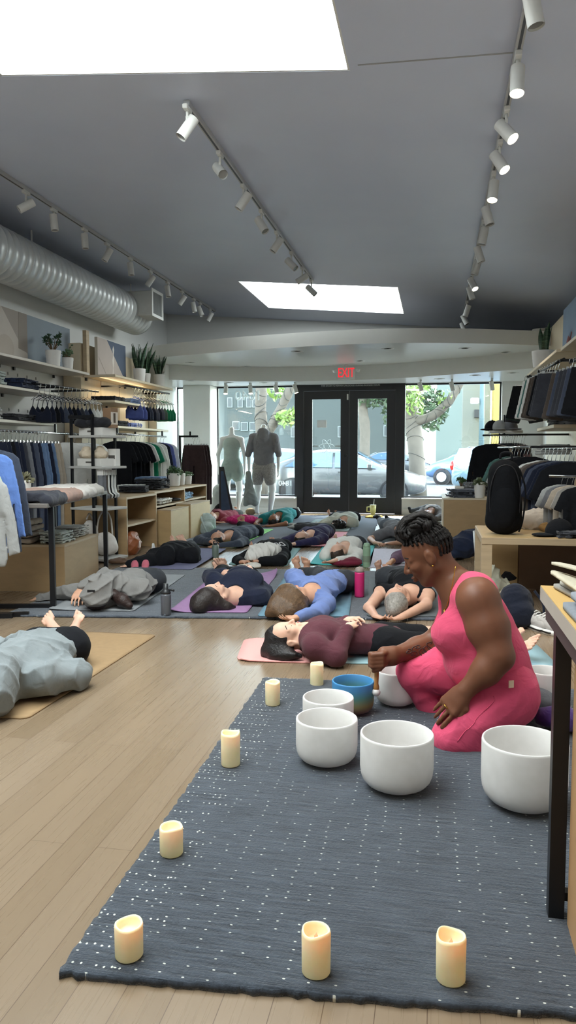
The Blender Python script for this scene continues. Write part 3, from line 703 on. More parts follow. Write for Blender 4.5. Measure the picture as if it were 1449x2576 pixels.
def quad_slab(name, P, th, m, parent=None, nu=2, nv=2, wob=0.0, edge=0.0, seed=0, lift=None, round_=0.0, z0=0.0):
    """thick sheet over the ground quad P (nl, nr, fr, fl)"""
    P = [np.array(p[:2], float) for p in P]; rs = np.random.RandomState(seed); o = sum(P) / 4
    top = np.zeros((nu, nv, 3)); bot = np.zeros((nu, nv, 3))
    for i in range(nu):
        for j in range(nv):
            u, v = i / (nu - 1), j / (nv - 1)
            uu, vv = u, v
            if round_:     # round the corners
                du, dv = min(u, 1 - u), min(v, 1 - v); r_ = round_
                ru, rv = r_, r_ * np.linalg.norm(P[1] - P[0]) / np.linalg.norm(P[3] - P[0])
                if du < ru and dv < rv:
                    a, b_ = (ru - du) / ru, (rv - dv) / rv; L = max(a, b_); n_ = math.hypot(a, b_)
                    if n_ > 0:
                        a2, b2 = a / n_ * L, b_ / n_ * L
                        nu_, nv_ = ru - a2 * ru, rv - b2 * rv
                        uu = nu_ if u < .5 else 1 - nu_; vv = nv_ if v < .5 else 1 - nv_
            p = (P[0] * (1 - uu) + P[1] * uu) * (1 - vv) + (P[3] * (1 - uu) + P[2] * uu) * vv
            if edge and (i in (0, nu - 1) or j in (0, nv - 1)): p = p + rs.randn(2) * edge
            z = lift(u, v) if lift else 0
            top[i, j] = (p[0] - o[0], p[1] - o[1], z0 + th + z + rs.randn() * wob); bot[i, j] = (p[0] - o[0], p[1] - o[1], z0 + z + .0005)
    m_ = MB(); n = nu * nv; vs = list(top.reshape(-1, 3)) + list(bot.reshape(-1, 3)); q = lambda i, j: i * nv + j
    fs = [(q(i, j), q(i + 1, j), q(i + 1, j + 1), q(i, j + 1)) for i in range(nu - 1) for j in range(nv - 1)]
    fs += [tuple(n + k for k in reversed(f)) for f in fs]
    per = [(i, 0) for i in range(nu)] + [(nu - 1, j) for j in range(1, nv)] + [(i, nv - 1) for i in range(nu - 2, -1, -1)] + [(0, j) for j in range(nv - 2, 0, -1)]
    for k in range(len(per)):
        a, b_ = q(*per[k]), q(*per[(k + 1) % len(per)]); fs.append((a, n + a, n + b_, b_))
    m_.add(vs, fs, nu > 4); return m_.build(name, m, parent, (o[0], o[1], 0))
M_RUG = rug_mat('blue_grey_hand_knotted_rug', '282d34', '4b535e', 'd3d6cf', True, -.60)
tag(quad_slab('rug', [(-.735, 1.335), (.98, 1.47), (.98, 3.50), (-.775, 3.385)], .0145, M_RUG, nu=120, nv=140, wob=.0006, edge=.0022, seed=1), 'blue grey rug with white flecks under bowls and candles in front', 'rug', None)
M_RUG2 = rug_mat('dark_grey_rug', '343943', '5d646e', 'a9adad', True, -1.05, .15)
tag(quad_slab('rug', [(-2.75, 4.40), (.12, 4.84), (.0, 6.75), (-2.86, 6.55)], .0145, M_RUG2, nu=110, nv=80, wob=.0006, edge=.004, seed=2), 'dark blue grey rug under the middle row of mats', 'rug')
M_RUG3 = rug_mat('slate_rug', '363b47', '565d6b', 'a9adad', False)
tag(quad_slab('rug', [(-3.02, 8.15), (-.75, 8.74), (-.9, 12.75), (-3.25, 12.6)], .0105, M_RUG3, nu=60, nv=80, wob=.0005, edge=.004, seed=3), 'slate grey rug nearest the shop doors', 'rug')
def matm(c, marble=None):
    t = NT('mat_' + c); v = t.coord(); b = lin(c)
    if marble: t.base(t.ramp(t.noise(v, 3.2, 4, .6, 1.4), [(.42, b), (.56, sc(b, 1.12)), (.66, lin(marble))]))
    else: t.base(t.ramp(t.noise(v, 30, 3), [(.3, sc(b, .93)), (.7, sc(b, 1.07))]))
    t.rough(.8); t.bump(t.noise(v, 400, 2), .2, .002); return t.m
def mat(label, nl, nr, fr, fl, c, th=.006, z0=0.0, marble=None, curl=None, m=None, tuck=0):
    lift = None
    if curl:
        def lift(u, v, curl=curl):
            z = 0
            for (cu, cv, r, h) in curl:
                d = math.hypot((u - cu) * .6, (v - cv) * 1.6); z += h * max(0, 1 - d / r) ** 2
            return z
    return tag(quad_slab('yoga_mat', [nl, nr, fr, fl], th, m or matm(c, marble), nu=24, nv=50, round_=.05, z0=z0, lift=lift), label, 'yoga mat')
RT = .0165
mat('tan cork yoga mat on bare floor at left foreground', (-2.22, 2.66), (-1.585, 2.69), (-1.585, 4.12), (-2.24, 4.10), '957a58', .006)
mat('grey marbled yoga mat under the grey hooded sleeper in pink socks', (-2.53, 4.58), (-1.95, 4.66), (-2.10, 6.16), (-2.68, 6.08), '84878a', .006, RT, 'c5c8c6', [(.02, .0, .25, .008)])
mat('purple yoga mat with its far corner folded up', (-1.715, 4.67), (-1.20, 4.75), (-1.33, 6.36), (-1.86, 6.28), '94719a', .006, RT, None, [(0, 0, .16, .022), (1, 1, .22, .05)])
mat('blue yoga mat under the person in blue shirt', (-1.11, 4.66), (-.53, 4.76), (-.66, 6.32), (-1.24, 6.22), '64879a', .006, RT)
mt = matm('e0a29e'); tt = NT('two_tone_mat'); v_ = tt.coord(); sx_ = tt.add('ShaderNodeSeparateXYZ'); tt.link(v_, sx_.inputs[0])
tt.base(tt.ramp(tt.math('ADD', tt.math('ADD', tt.math('MULTIPLY', sx_.outputs[0], .9), .62), tt.math('MULTIPLY', tt.noise(v_, 4, 4, .6, 1.5), .25)), [(.38, lin('e3a09c')), (.52, lin('d9a9a6')), (.58, lin('8fb0b8')), (.8, lin('84a5b2'))])); tt.rough(.8)
mat('pink fading to blue yoga mat just behind the candles', (-.985, 3.66), (.62, 3.86), (.56, 4.34), (-1.06, 4.14), 'e0a29e', .007, 0, m=tt.m, curl=[(0, 0, .13, .008)])
mat('dark grey yoga mat under the person with grey hair', (-.42, 4.80), (.16, 4.88), (.05, 6.40), (-.54, 6.32), '565c60', .006, RT)
mat('lavender yoga mat under the black hooded bundle', (-2.72, 6.42), (-2.14, 6.46), (-2.24, 7.96), (-2.83, 7.9), '666784', .006, .0165)
mat('lime green yoga mat under the person in slate blue sweater', (-2.74, 8.3), (-2.17, 8.36), (-2.18, 10.15), (-2.77, 10.1), '7fc46a', .006, .0145)
mat('pale teal yoga mat under the person with white hood', (-1.93, 6.92), (-1.36, 6.92), (-1.47, 8.30), (-2.04, 8.24), '7fa3a3', .006)
mat('pink and white patterned yoga mat under the person in purple sweater', (-1.66, 8.36), (-1.06, 8.42), (-1.14, 10.07), (-1.74, 10.0), 'd98f97', .006, .0145, 'f1dcd8')
mat('bright turquoise yoga mat under the person in white top', (-1.17, 7.05), (-.59, 7.13), (-.67, 8.68), (-1.25, 8.52), '46b3b5', .006, 0, None, [(0, 0, .2, .015)])
mat('grey green yoga mat under the person in cream sweater', (-1.78, 9.95), (-1.13, 9.98), (-1.2, 11.7), (-1.85, 11.66), '7f8d88', .02, .0135, None)
mat('black yoga mat under the person in grey tee behind the teacher', (-.78, 8.75), (-.12, 8.8), (-.2, 10.4), (-.80, 10.4), '33383b', .006)
mat('pale yoga mat lit by sun near the right window', (-.75, 11.3), (-.05, 11.4), (-.25, 12.7), (-.95, 12.6), 'd5d9d6', .006, .0135)
mat('pale lilac yoga mat under the person in plum sweater', (-.62, 6.98), (-.02, 7.02), (-.06, 8.4), (-.66, 8.4), 'c9c3cf', .006)
# ------------------------------------------------------------------ singing bowls
FW = RM[:, 2]
def depth(p): return float((np.array(p) - EYE) @ FW)
def quartz(name, stops=None, alpha=.0):
    t = NT(name); v = t.coord()
    if stops:
        s = t.add('ShaderNodeSeparateXYZ'); t.link(v, s.inputs[0]); z = t.math('ADD', t.math('MULTIPLY', s.outputs[2], 1 / .165), t.math('MULTIPLY', t.noise(v, 12, 2), .08))
        t.base(t.ramp(z, stops))
    else: t.base(t.ramp(t.noise(v, 20, 2), [(.3, lin('d2d0cd')), (.7, lin('dad8d6'))]))
    t.rough(.5); t.set(Specular_IOR_Level=.35, Subsurface_Weight=.3, Subsurface_Scale=.03); t.b.inputs['Subsurface Radius'].default_value = (1, 1, 1); t.bump(t.noise(v, 420, 2), .08, .001); return t.m
M_Q = quartz('frosted_quartz'); M_QB = quartz('rainbow_quartz', [(.12, lin('8d6f6a')), (.3, lin('8f8a5c')), (.5, lin('4f8580')), (.68, lin('3d7fae')), (1.0, lin('3479b4'))])
def bowl(label, cx, yb, x0, x1, yt, yf, m=None, hide=0):
    b = G(cx, yb, RT); d = depth(b); r = (x1 - x0) / 2 / FPX * (d + .02); c = b + np.array([0, r * .42, 0])
    zr = D((x0 + x1) / 2, (yt + yf) / 2, c[1])[2]; h = zr - RT; xx = D((x0 + x1) / 2, (yt + yf) / 2, c[1])[0]
    th = .007; prof = [(0, 0), (r * .5, .0), (r * .68, h * .03), (r * .83, h * .085), (r * .925, h * .16), (r * .975, h * .25), (r, h * .38), (r, h * .6), (r, h * .97), (r - .001, h), (r - th * .5, h + .002), (r - th, h), (r - th, h * .6), (r * .97 - th, h * .4), (r * .9 - th, h * .24), (r * .75 - th, h * .13), (r * .5, h * .07), (0, h * .05)]
    o = MB().lathe(prof, n=72).build('singing_bowl', m or M_Q, None, (xx, c[1], RT + .001))
    return tag(o, label, 'singing bowl', 'crystal singing bowls on the rug')
bowl('white frosted singing bowl just in front of the kneeling teacher', 998, 1994, 906, 1091, 1812, 1877)
bowl('white frosted singing bowl left of the one before her knee', 822, 1927, 744, 900, 1783, 1830)
bowl('largest white singing bowl behind the black table leg', 1320, 2040, 1214, 1427, 1828, 1898)
bowl('small white singing bowl touching the blue bowl', 825, 1846, 761, 890, 1732, 1775)
bowl('blue bowl shading to green and brown, singing bowl under the mallet', 888, 1797, 835, 941, 1695, 1730, M_QB)
bowl('white singing bowl hidden partly behind the raised pink knee', 997, 1776, 945, 1050, 1668, 1703)
bowl('white singing bowl behind teacher at the right, beyond the table leg', 1373, 1775, 1325, 1419, 1669, 1704)
def wax():
    t = NT('ivory_wax'); v = t.coord(); t.base(t.ramp(t.noise(v, 30, 3), [(.3, lin('e9dfb8')), (.7, lin('efe6c4'))])); t.rough(.5); t.set(Subsurface_Weight=.4, Subsurface_Scale=.03)
    t.b.inputs['Emission Color'].default_value = lin('f2d98a'); t.b.inputs['Emission Strength'].default_value = .07; t.bump(t.noise(v, 90, 3), .15, .002); return t.m
M_WAX = wax(); M_FL = emit('ff6a4a', 1.5, 'led_flame')
def candle(label, cx, yb, yt, wpx, flame, seed, z0=RT):
    b = G(cx, yb, z0); r = wpx / 2 / FPX * depth(b); c = b + np.array([0, r * .9, 0]); c[0] = D(cx, yb, c[1])[0]; h = D(cx, yt, c[1])[2] - z0
    t = thing('led_candle', label, 'candle', (c[0], c[1], z0), group='ivory flameless candles around the rug')
    rs = np.random.RandomState(seed); p1, p2 = rs.rand(2) * 6.28
    def wob(rr, zz, an, i):
        w = .5 * h * .045 * (math.sin(an * 2 + p1) + .6 * math.sin(3 * an + p2))
        return (rr * (1 + .012 * math.sin(an * 3 + p1)), zz + (w if 3 <= i <= 6 else 0))
    MB().lathe([(0, 0), (r * .93, 0), (r * .98, h * .03), (r, h * .93), (r * .95, h), (r * .86, h), (r * .8, h * .93), (r * .74, h * .74), (0, h * .72)], n=40, wob=wob).build('wax_body', M_WAX, t)
    if flame: MB().lathe([(0, h * .72), (.0045, h * .76), (.004, h * .84), (0, h * .93)], n=10).build('flame', M_FL, t)
candle('ivory candle at the front left corner of the rug', 325, 2425, 2322, 73, 0, 4)
candle('ivory candle with red flame dot at front middle of rug', 795, 2466, 2337, 75, 1, 1)
candle('ivory candle at front right of rug, nearest the table leg', 1133, 2484, 2351, 76, 1, 2)
candle('ivory candle on the left rug edge, second from front corner', 432, 2160, 2078, 60, 0, 3)
candle('ivory candle on left rug edge, third from the front corner', 580, 1932, 1842, 49, 0, 11)
candle('ivory candle at the far left corner of the rug', 686, 1777, 1714, 38, 0, 6)
candle('ivory candle between the far rug corner and blue bowl', 797, 1733, 1668, 34, 0, 8, .0)
candle('ivory candle behind the bowl under the mallet hand', 984, 1738, 1672, 33, 0, 9, .0)
# ------------------------------------------------------------------ bottles
M_BLID = plain('202226', .4)
def bottle(label, cx, yb, yt, wpx, m, lid=M_BLID, style='loop', z0=.0):
    b = G(cx, yb, z0); r = wpx / 2 / FPX * depth(b); c = b + np.array([0, r * .8, 0]); c[0] = D(cx, yb, c[1])[0]; h = D(cx, yt, c[1])[2] - z0
    t = thing('water_bottle', label, 'water bottle', (c[0], c[1], z0)); L = MB()
    if style == 'spout':
        MB().lathe([(0, 0), (r * .9, 0), (r, .01), (r, h * .62), (r * .96, h * .68), (0, h * .68)], n=28).build('body', m, t)
        L.lathe([(r * .98, h * .68), (r, h * .74), (r * .7, h * .80), (r * .55, h * .84), (r * .5, h), (0, h)], n=24).tube([(r * .6, 0, h * .8), (r * 1.3, 0, h * .80), (r * 1.7, 0, h * .78)], r * .22, 8)
    elif style == 'loop':
        MB().lathe([(0, 0), (r * .92, 0), (r, .008), (r, h * .70), (r * .8, h * .78), (r * .62, h * .80), (0, h * .80)], n=28).build('body', m, t)
        L.lathe([(r * .66, h * .80), (r * .68, h * .90), (0, h * .91)], n=20).tube([(-r * .6, 0, h * .88), (-r * .55, 0, h * .97), (0, 0, h), (r * .55, 0, h * .97), (r * .6, 0, h * .88)], r * .17, 8)
    else:
        MB().lathe([(0, 0), (r * .94, 0), (r, .008), (r, h * .80), (r * .97, h * .84), (0, h * .84)], n=28).build('body', m, t)
        L.lathe([(r * .97, h * .84), (r * .95, h * .88), (r * .8, h * .97), (r * .55, h), (0, h)], n=24).tube([(-r * .75, 0, h * .9), (0, 0, h * 1.0), (r * .75, 0, h * .9)], r * .2, 8)
    L.build('lid', lid, t); return t
M_SMK = NT('smoke_plastic'); M_SMK.base(lin('70747c')); M_SMK.rough(.12); M_SMK.set(Transmission_Weight=.45, Alpha=1.0); M_SMK = M_SMK.m
bottle('smoky grey see-through water bottle beside the purple mat', 418, 1549, 1468, 26, M_SMK, style='spout', z0=RT)
bottle('hot pink water bottle with taupe lid on the middle rug', 904, 1503, 1427, 25, plain('cf2f70', .35), plain('8b7d76', .5), 'cap', RT)
t = bottle('sage green water bottle beside the turquoise mat', 922, 1428, 1366, 19, plain('8fae93', .4), plain('8aa88d', .5), 'cap')
MB().cyl((0, 0, .05), (0, 0, .11), .0375, n=24, cap=False).build('label_band', plain('7e8f7c', .5), t)
bottle('olive grey water bottle with black loop lid by the lavender mat', 542, 1405, 1361, 17, plain('6d7a73', .4), z0=0)
t = bottle('black water bottle with silver band by the plywood box', 496, 1345, 1312, 14.5, M_BLACK, z0=.0145)
tb = thing('tumbler', 'pale yellow handled tumbler with straw before the right door', 'tumbler', G(938, 1297)); 
MB().lathe([(0, 0), (.033, 0), (.036, .03), (.05, .07), (.055, .17), (0, .17)], n=28).build('body', plain('d9d58f', .4), tb); MB().lathe([(.056, .17), (.056, .185), (0, .188)], n=28).build('lid', plain('e3e0b5', .3), tb)
MB().tube([(-.05, 0, .15), (-.1, 0, .145), (-.105, 0, .07), (-.05, 0, .065)], .011, 8).build('handle', plain('d9d58f', .4), tb); MB().cyl((.012, 0, .185), (.02, 0, .28), .005, n=8).build('straw', M_WHITE, tb)
# ================================================================== people
def V3(*a): return np.array(a, float)
def nrm(v): v = np.array(v, float); return v / max(np.linalg.norm(v), 1e-9)
SK1, SK2, SK3, SK4 = 'd9b09a', 'c79a80', 'a9775a', '6f4631'
def head_sdf(s, c, u, f, H, ears=True, nose=1.0, lips=True, k=.014):
    u = nrm(u); f = nrm(f - u * (np.array(f) @ u)); l = np.cross(u, f); R = np.stack([f, l, u], 1); P = lambda a, b, d: c + H * (f * a + l * b + u * d)
    s.ell(P(-.03, 0, .13), V3(.435, .345, .37) * H, k, R)
    s.ell(P(.10, 0, -.12), V3(.29, .285, .36) * H, k, R)
    s.ell(P(.20, 0, -.40), V3(.13, .15, .10) * H, k, R)
    for q in (-1, 1):
        s.cap(P(-.02, q * .25, -.22), P(.22, q * .08, -.42), .095 * H, .08 * H, k)
        s.ell(P(.235, q * .19, -.10), V3(.12, .11, .11) * H, .012, R)       # cheek
        s.cap(P(.335, q * .05, .055), P(.27, q * .23, .05), .05 * H, .045 * H, .01)     # brow ridge
    for q in (-1, 1):
        s.ell(P(.40, q * .145, -.015), V3(.06, .085, .05) * H, .008, R, sub=True)
        s.ell(P(.305, q * .15, -.02), V3(.075, .08, .07) * H, .006, R)        # closed lid
    s.cap(P(.375, 0, .03), P(.465 * nose, 0, -.125), .036 * H, .052 * H, .008)
    for q in (-1, 1): s.ell(P(.405, q * .055, -.145), V3(.05, .04, .036) * H, .006, R)
    if lips:
        s.cap(P(.385, -.07, -.265), P(.385, .07, -.265), .03 * H, None, .006); s.cap(P(.372, -.06, -.315), P(.372, .06, -.315), .032 * H, None, .006)
        s.cap(P(.43, -.1, -.289), P(.43, .1, -.289), .012 * H, None, .003, sub=True)
    if ears:
        for q in (-1, 1):
            R2 = np.stack([nrm(f - q * .55 * l * -1 * 0 + 0 * u), l, u], 1)
            s.ell(P(-.06, q * .355, -.03), V3(.095, .05, .135) * H, .005, R); s.ell(P(-.03, q * .41, -.02), V3(.05, .028, .075) * H, .003, R, sub=True); s.ell(P(-.05, q * .36, -.13), V3(.045, .035, .045) * H, .005, R)
    return P, (f, l, u)
def hand_sdf(s, w, tip, n, side, L=None, curl=.25, spread=.09, k=.006, thumb=1.0, fan=None):
    """palm + four unequal bent fingers + thumb from the palm's side. n: back-of-hand direction; side: thumb direction"""
    w, tip = np.array(w, float), np.array(tip, float); d = nrm(tip - w); L = L or np.linalg.norm(tip - w); n = nrm(n - d * (np.array(n) @ d)); t = np.cross(d, n)
    if t @ np.array(side, float) < 0: t = -t
    pl = L * .52
    s.cap(w, w + d * pl * .5, L * .13, L * .135, k * 2.5, sq=(t, 1.35))
    for i, q in enumerate((.27, .09, -.09, -.26)):
        s.cap(w + d * pl * .35 + t * q * L * .6, w + d * pl + t * q * L * .82, L * .10, L * .085, k * 2)
        fl = L * (.43, .48, .45, .36)[i]; a = w + d * pl + t * q * L * .82
        c1 = curl * (.7 + .25 * i); d1 = nrm(d + t * q * spread * 4 - n * math.tan(min(c1 * .6, 1.2))); d2 = nrm(d1 - n * c1 * 1.0); d3 = nrm(d2 - n * c1 * 1.0)
        if c1 > 1.0: d1 = nrm(d * .5 - n); d2 = nrm(-d * .7 - n * .5); d3 = nrm(-d)
        b = a + d1 * fl * .46; c = b + d2 * fl * .32; e = c + d3 * fl * .22
        s.chain([a, b, c, e], [L * .052, L * .047, L * .042, L * .035], k * .5)
    a = w + d * pl * .25 + t * L * .16 - n * L * .03; b = a + (d * .55 + t * .55 * thumb - n * .15) * L * .26; c = b + nrm(d * .9 + t * .15 - n * curl * .5) * L * .22
    s.chain([a, b, c], [L * .075, L * .058, L * .042], k)
def foot_sdf(s, a, tip, lat, L=.205, k=.008, toes=True):
    """a ankle, tip toe end, lat: direction of the little-toe side"""
    a, tip = np.array(a, float), np.array(tip, float); d = nrm(tip - a); lat = nrm(lat - d * (np.array(lat) @ d)); up = np.cross(d, lat)
    n = nrm(np.cross(lat, d))
    L0 = np.linalg.norm(tip - a)
    hl = a - d * L0 * .18
    return_pts = []
    s.cap(a, a - d * L0 * .12, L0 * .17, L0 * .15, k * 2)
    s.cap(a + d * L0 * .05, a + d * L0 * .68, L0 * .155, L0 * .115, k * 2, sq=(lat, 1.45))
    if toes:
        for i, q in enumerate((-.19, -.075, .02, .11, .195)):
            p = a + d * L0 * (.68 - .02 * i) + lat * q * L0 * 1.0; e = a + d * L0 * (1.0, .99, .95, .89, .82)[i] + lat * q * L0 * 1.12
            s.cap(p, e, L0 * (.075 if i == 0 else .056), L0 * (.062 if i == 0 else .045), k * .35)
    else: s.cap(a + d * L0 * .6, a + d * L0 * .9, L0 * .12, L0 * .1, k * 2, sq=(lat, 1.7))
def jd(px, py, Y): return D(px, py, Y)
def strand(seed, ax, f=160, amp=.0025):
    ax = nrm(ax); r = np.random.RandomState(seed); o = np.array([r.randn(), r.randn(), r.randn()]) * .25
    w = nrm(ax + o)
    def fn(x, y, z):
        q = (x * w[0] + y * w[1] + z * w[2]); p = (x * ax[1] - y * ax[0] + z * .4)
        return (amp * np.sin(f * q + 2.5 * np.sin(14 * p + seed) + 4 * np.sin(9 * z + 5 * x)) + amp * .6 * np.sin(f * .37 * q + 7 * p)).astype(np.float32)
    return fn
def REST(V): V = V.copy(); V[:, 2] = np.maximum(V[:, 2], .001); return V
def person(label, c):
    """one continuous body; clothing, hair and socks are its children. All joints are measured points of the room."""
    s_ = c.get('s', .92); res = c.get('res', .007); seed = c.get('seed', 1)
    base = np.array([c['head'][0], c['head'][1], c.get('z0', 0.0)])
    J = {k: np.array(v, float) - base for k, v in c.items() if isinstance(v, (np.ndarray, tuple)) and len(v) == 3 and k not in ('face', 'hat')}
    hd, N, C, Pv = J['head'], J['neck'], J['chest'], J['pelvis']
    ax = nrm((Pv - N) * np.array([1, 1, 0])); lat = V3(-ax[1], ax[0], 0)   # to one side
    lat = lat if lat[0] > 0 else -lat                                   # image-right side
    t = thing('person', label, 'person', base); SKN = skin(c.get('skin', SK1))
    b = SDF(); H = .222 * s_
    u = nrm(hd - N + c.get('tilt', V3(0, 0, 0))); f = np.array(c.get('face', V3(0, 0, 1)), float)
    P, (f, l, u) = head_sdf(b, hd, u, f, H, ears=c.get('ears', True))
    b.cap(hd - u * H * .22 - f * H * .1, N, .052 * s_, .06 * s_, .03)
    S = [J.get('s1', N + lat * .155 * s_ + ax * .05), J.get('s2', N - lat * .155 * s_ + ax * .05)]
    bel = J.get('belly', (C * .4 + Pv * .6) + V3(0, 0, .0)); w = c.get('wide', 1.0); tr = .084 * s_ * c.get('thick', 1.0)
    def torso(sd, g, k=.05):
        sd.cap(N + ax * .02, C, .075 * s_ + g, tr + g, k, sq=(lat, 1.5 * w)); sd.cap(C, bel, tr + g, tr * .95 + g, k, sq=(lat, 1.32 * w)); sd.cap(bel, Pv, tr * .95 + g, tr * 1.0 + g, k, sq=(lat, 1.42 * w))
        for q in S: sd.cap(N + ax * .03, q, .06 * s_ + g, .062 * s_ + g, k)
        if c.get('bust'):
            for q in (-1, 1): sd.ell(C + lat * q * .07 * s_ + V3(0, 0, tr * .55) + ax * .02, V3(.07, .07, .052) * s_ + g, .04)
    torso(b, -.006)
    arms = []
    for i in (0, 1):
        E, W = J['e%d' % (i + 1)], J['w%d' % (i + 1)]; F = J.get('f%d' % (i + 1), W + nrm(W - E) * .17 * s_)
        b.cap(S[i], E, .05 * s_, .04 * s_, .025); b.cap(E, W, .04 * s_, .027 * s_, .02)
        hn = c.get('hn%d' % (i + 1), [0, 0, 1]); sd = c.get('ht%d' % (i + 1), None); sd = ax if sd is None else sd
        hand_sdf(b, W, F, hn, sd, curl=c.get('curl%d' % (i + 1), .3)); arms.append((S[i], E, W, F))
    hips = [Pv + lat * .09 * s_ + ax * .03, Pv - lat * .09 * s_ + ax * .03]; legs = []
    for i in (0, 1):
        K, A = J['k%d' % (i + 1)], J['a%d' % (i + 1)]; T = J.get('t%d' % (i + 1), A + V3(0, .03, .18))
        b.cap(hips[i], K, .082 * s_, .055 * s_, .04); b.cap(K, A, .052 * s_, .034 * s_, .03)
        foot_sdf(b, A, T, lat * (1 if i == 0 else -1), toes=c.get('foot', 'bare') == 'bare'); legs.append((hips[i], K, A, T))
    sdf_obj('body', b, SKN, t, res, xf=REST)
    # ---- clothing
    if c.get('top'):
        d = SDF(); g = c.get('loose', .012); torso(d, g)
        if c.get('hem'): d.cap(Pv, Pv + ax * .07, tr + g, tr * .95 + g, .05, sq=(lat, 1.42 * w))
        sl = c.get('sleeve', 'long')
        for q, E, W, F in arms:
            if sl == 'none': continue
            d.cap(q, E, .058 * s_ + g, .05 * s_ + g, .035) if sl == 'long' else d.cap(q, q + (E - q) * .62, .06 * s_ + g, .062 * s_ + g * 1.5, .03)
            if sl == 'long': d.cap(E, W - (W - E) * c.get('cuff', .06), .049 * s_ + g, .034 * s_ + g * .8, .03)
        if sl == 'none':
            for q, E, W, F in arms: d.ell(q + (E - q) * .15, V3(.06, .06, .06) * s_, .02, sub=True)
        if c.get('hood') != 'up': d.cap(N - ax * .015 + V3(0, 0, .035), hd, .062 * s_, .075 * s_, .012, sub=True)
        if c.get('hood') == 'up':
            d.ell(hd - f * H * .0 + u * H * .08, V3(.57, .47, .56) * H, .012, np.stack([f, l, u], 1)); c.get('open') and d.ell(hd + f * H * .42 - u * H * .1, V3(.42, .28, .40) * H, .02, np.stack([f, l, u], 1), sub=True); d.cap(hd + f * H * .3 - u * H * .2, N + f * .06, .085 * s_, .08 * s_, .05)
            d.cap(hd - u * H * .3 - f * H * .2, N - f * .02, .075 * s_, .09 * s_, .02)
        d_o = sdf_obj(c.get('topname', 'sweater'), d, c['top'], t, res, folds(seed, c.get('fold', .007), c.get('ff', 9)), xf=REST)
    if c.get('pants'):
        d = SDF(); g = c.get('ploose', .008)
        d.cap(bel * .35 + Pv * .65, Pv + ax * .05, tr * .96 + g, tr * 1.0 + g, .05, sq=(lat, 1.42 * w))
        for hp, K, A, T in legs:
            d.cap(hp, K, .088 * s_ + g, .06 * s_ + g, .04)
            if c.get('leg', 'long') == 'long': d.cap(K, A - (A - K) * c.get('pcuff', .16), .058 * s_ + g, .043 * s_ + g, .03)
        if c.get('leg') == 'short':
            d = SDF(); d.cap(bel * .35 + Pv * .65, Pv + ax * .05, tr * .96 + g, tr * 1.0 + g, .05, sq=(lat, 1.42 * w))
            for hp, K, A, T in legs: d.cap(hp, hp + (K - hp) * .8, .088 * s_ + g, .066 * s_ + g, .04)
        sdf_obj(c.get('pantsname', 'trousers'), d, c['pants'], t, res, folds(seed + 5, .004, 10), xf=REST)
    if c.get('foot', 'bare') != 'bare':
        for hp, K, A, T in legs:
            d = SDF(); foot_sdf(d, A, T, lat, toes=False); d.cap(A, A + (K - A) * .3, .038 * s_, .042 * s_, .02); sdf_obj('sock', d, c['foot'], t, res, None, .005, xf=REST)
    # ---- hair
    hs = c.get('hair')
    if hs:
        hm = hairm(c.get('haircol', '2a211c')); d = SDF(); R = np.stack([f, l, u], 1)
        d.ell(hd + u * H * .12 - f * H * .10, V3(.425, .375, .405) * H, .02, R)
        d.ell(hd + f * H * .42 - u * H * .13, V3(.42, .33, .44) * H, .012, R, sub=True)
        for q in (-1, 1): d.ell(hd + l * H * .40 * q - u * H * .12 + f * H * .06, V3(.16, .14, .2) * H, .01, R, sub=True)
        for path, rs in c.get('locks', []): d.chain([np.array(p) - base for p in path], rs, .03)
        if hs == 'curly':
            r = np.random.RandomState(seed)
            for _ in range(46):
                q = r.randn(3); q = nrm(q); 
                if q @ f > .45: continue
                d.ell(hd + u * H * .1 - f * H * .1 + (f * q[0] + l * q[1] + u * q[2]) * H * .47, V3(.12, .12, .12) * H * (.8 + .5 * r.rand()), .008)
        sdf_obj('hair', d, hm, t, min(res, .006), strand(seed, l, 120, .0011), xf=REST)
    if c.get('features'):
        br = hairm(c.get('haircol', '2a211c'))
        for q in (-1, 1):
            MB().tube([P(.345, q * .055, .085), P(.36, q * .14, .115), P(.30, q * .25, .09)], [.0024, .003, .0015], 6).build('eyebrow', br, t)
            MB().tube([P(.355, q * .085, -.045), P(.375, q * .15, -.06), P(.335, q * .215, -.042)], [.0011, .0016, .001], 6).build('eyelash', plain('20181a', .6), t)
        lm = plain(c.get('lip', 'b5716b'), .4)
        MB().tube([P(.385, -.075, -.277), P(.409, -.03, -.264), P(.414, 0, -.27), P(.409, .03, -.264), P(.385, .075, -.277)], [.0018, .0042, .0044, .0042, .0018], 8).tube([P(.38, -.06, -.30), P(.398, 0, -.317), P(.38, .06, -.30)], [.0018, .0055, .0018], 8).build('lips', lm, t)
    return t, P, (f, l, u), base
GZ = lambda px, py, z=.1: G(px, py, z)
c_grey = cloth('80878a', .08, .4, .3, heather=.12); c_hgrey = cloth('7d7b79', .08, .4, .3, heather=.1); c_black = cloth('17181c', .1, .2, .05); c_navy = cloth('1f2436', .12, .3, .2); c_char = cloth('33363b', .1, .2, .15)
c_blue = cloth('6f83b8', .10, .3, .2); c_bluew = cloth('8d9cc0', .1)
up = V3(0, 0, 1)
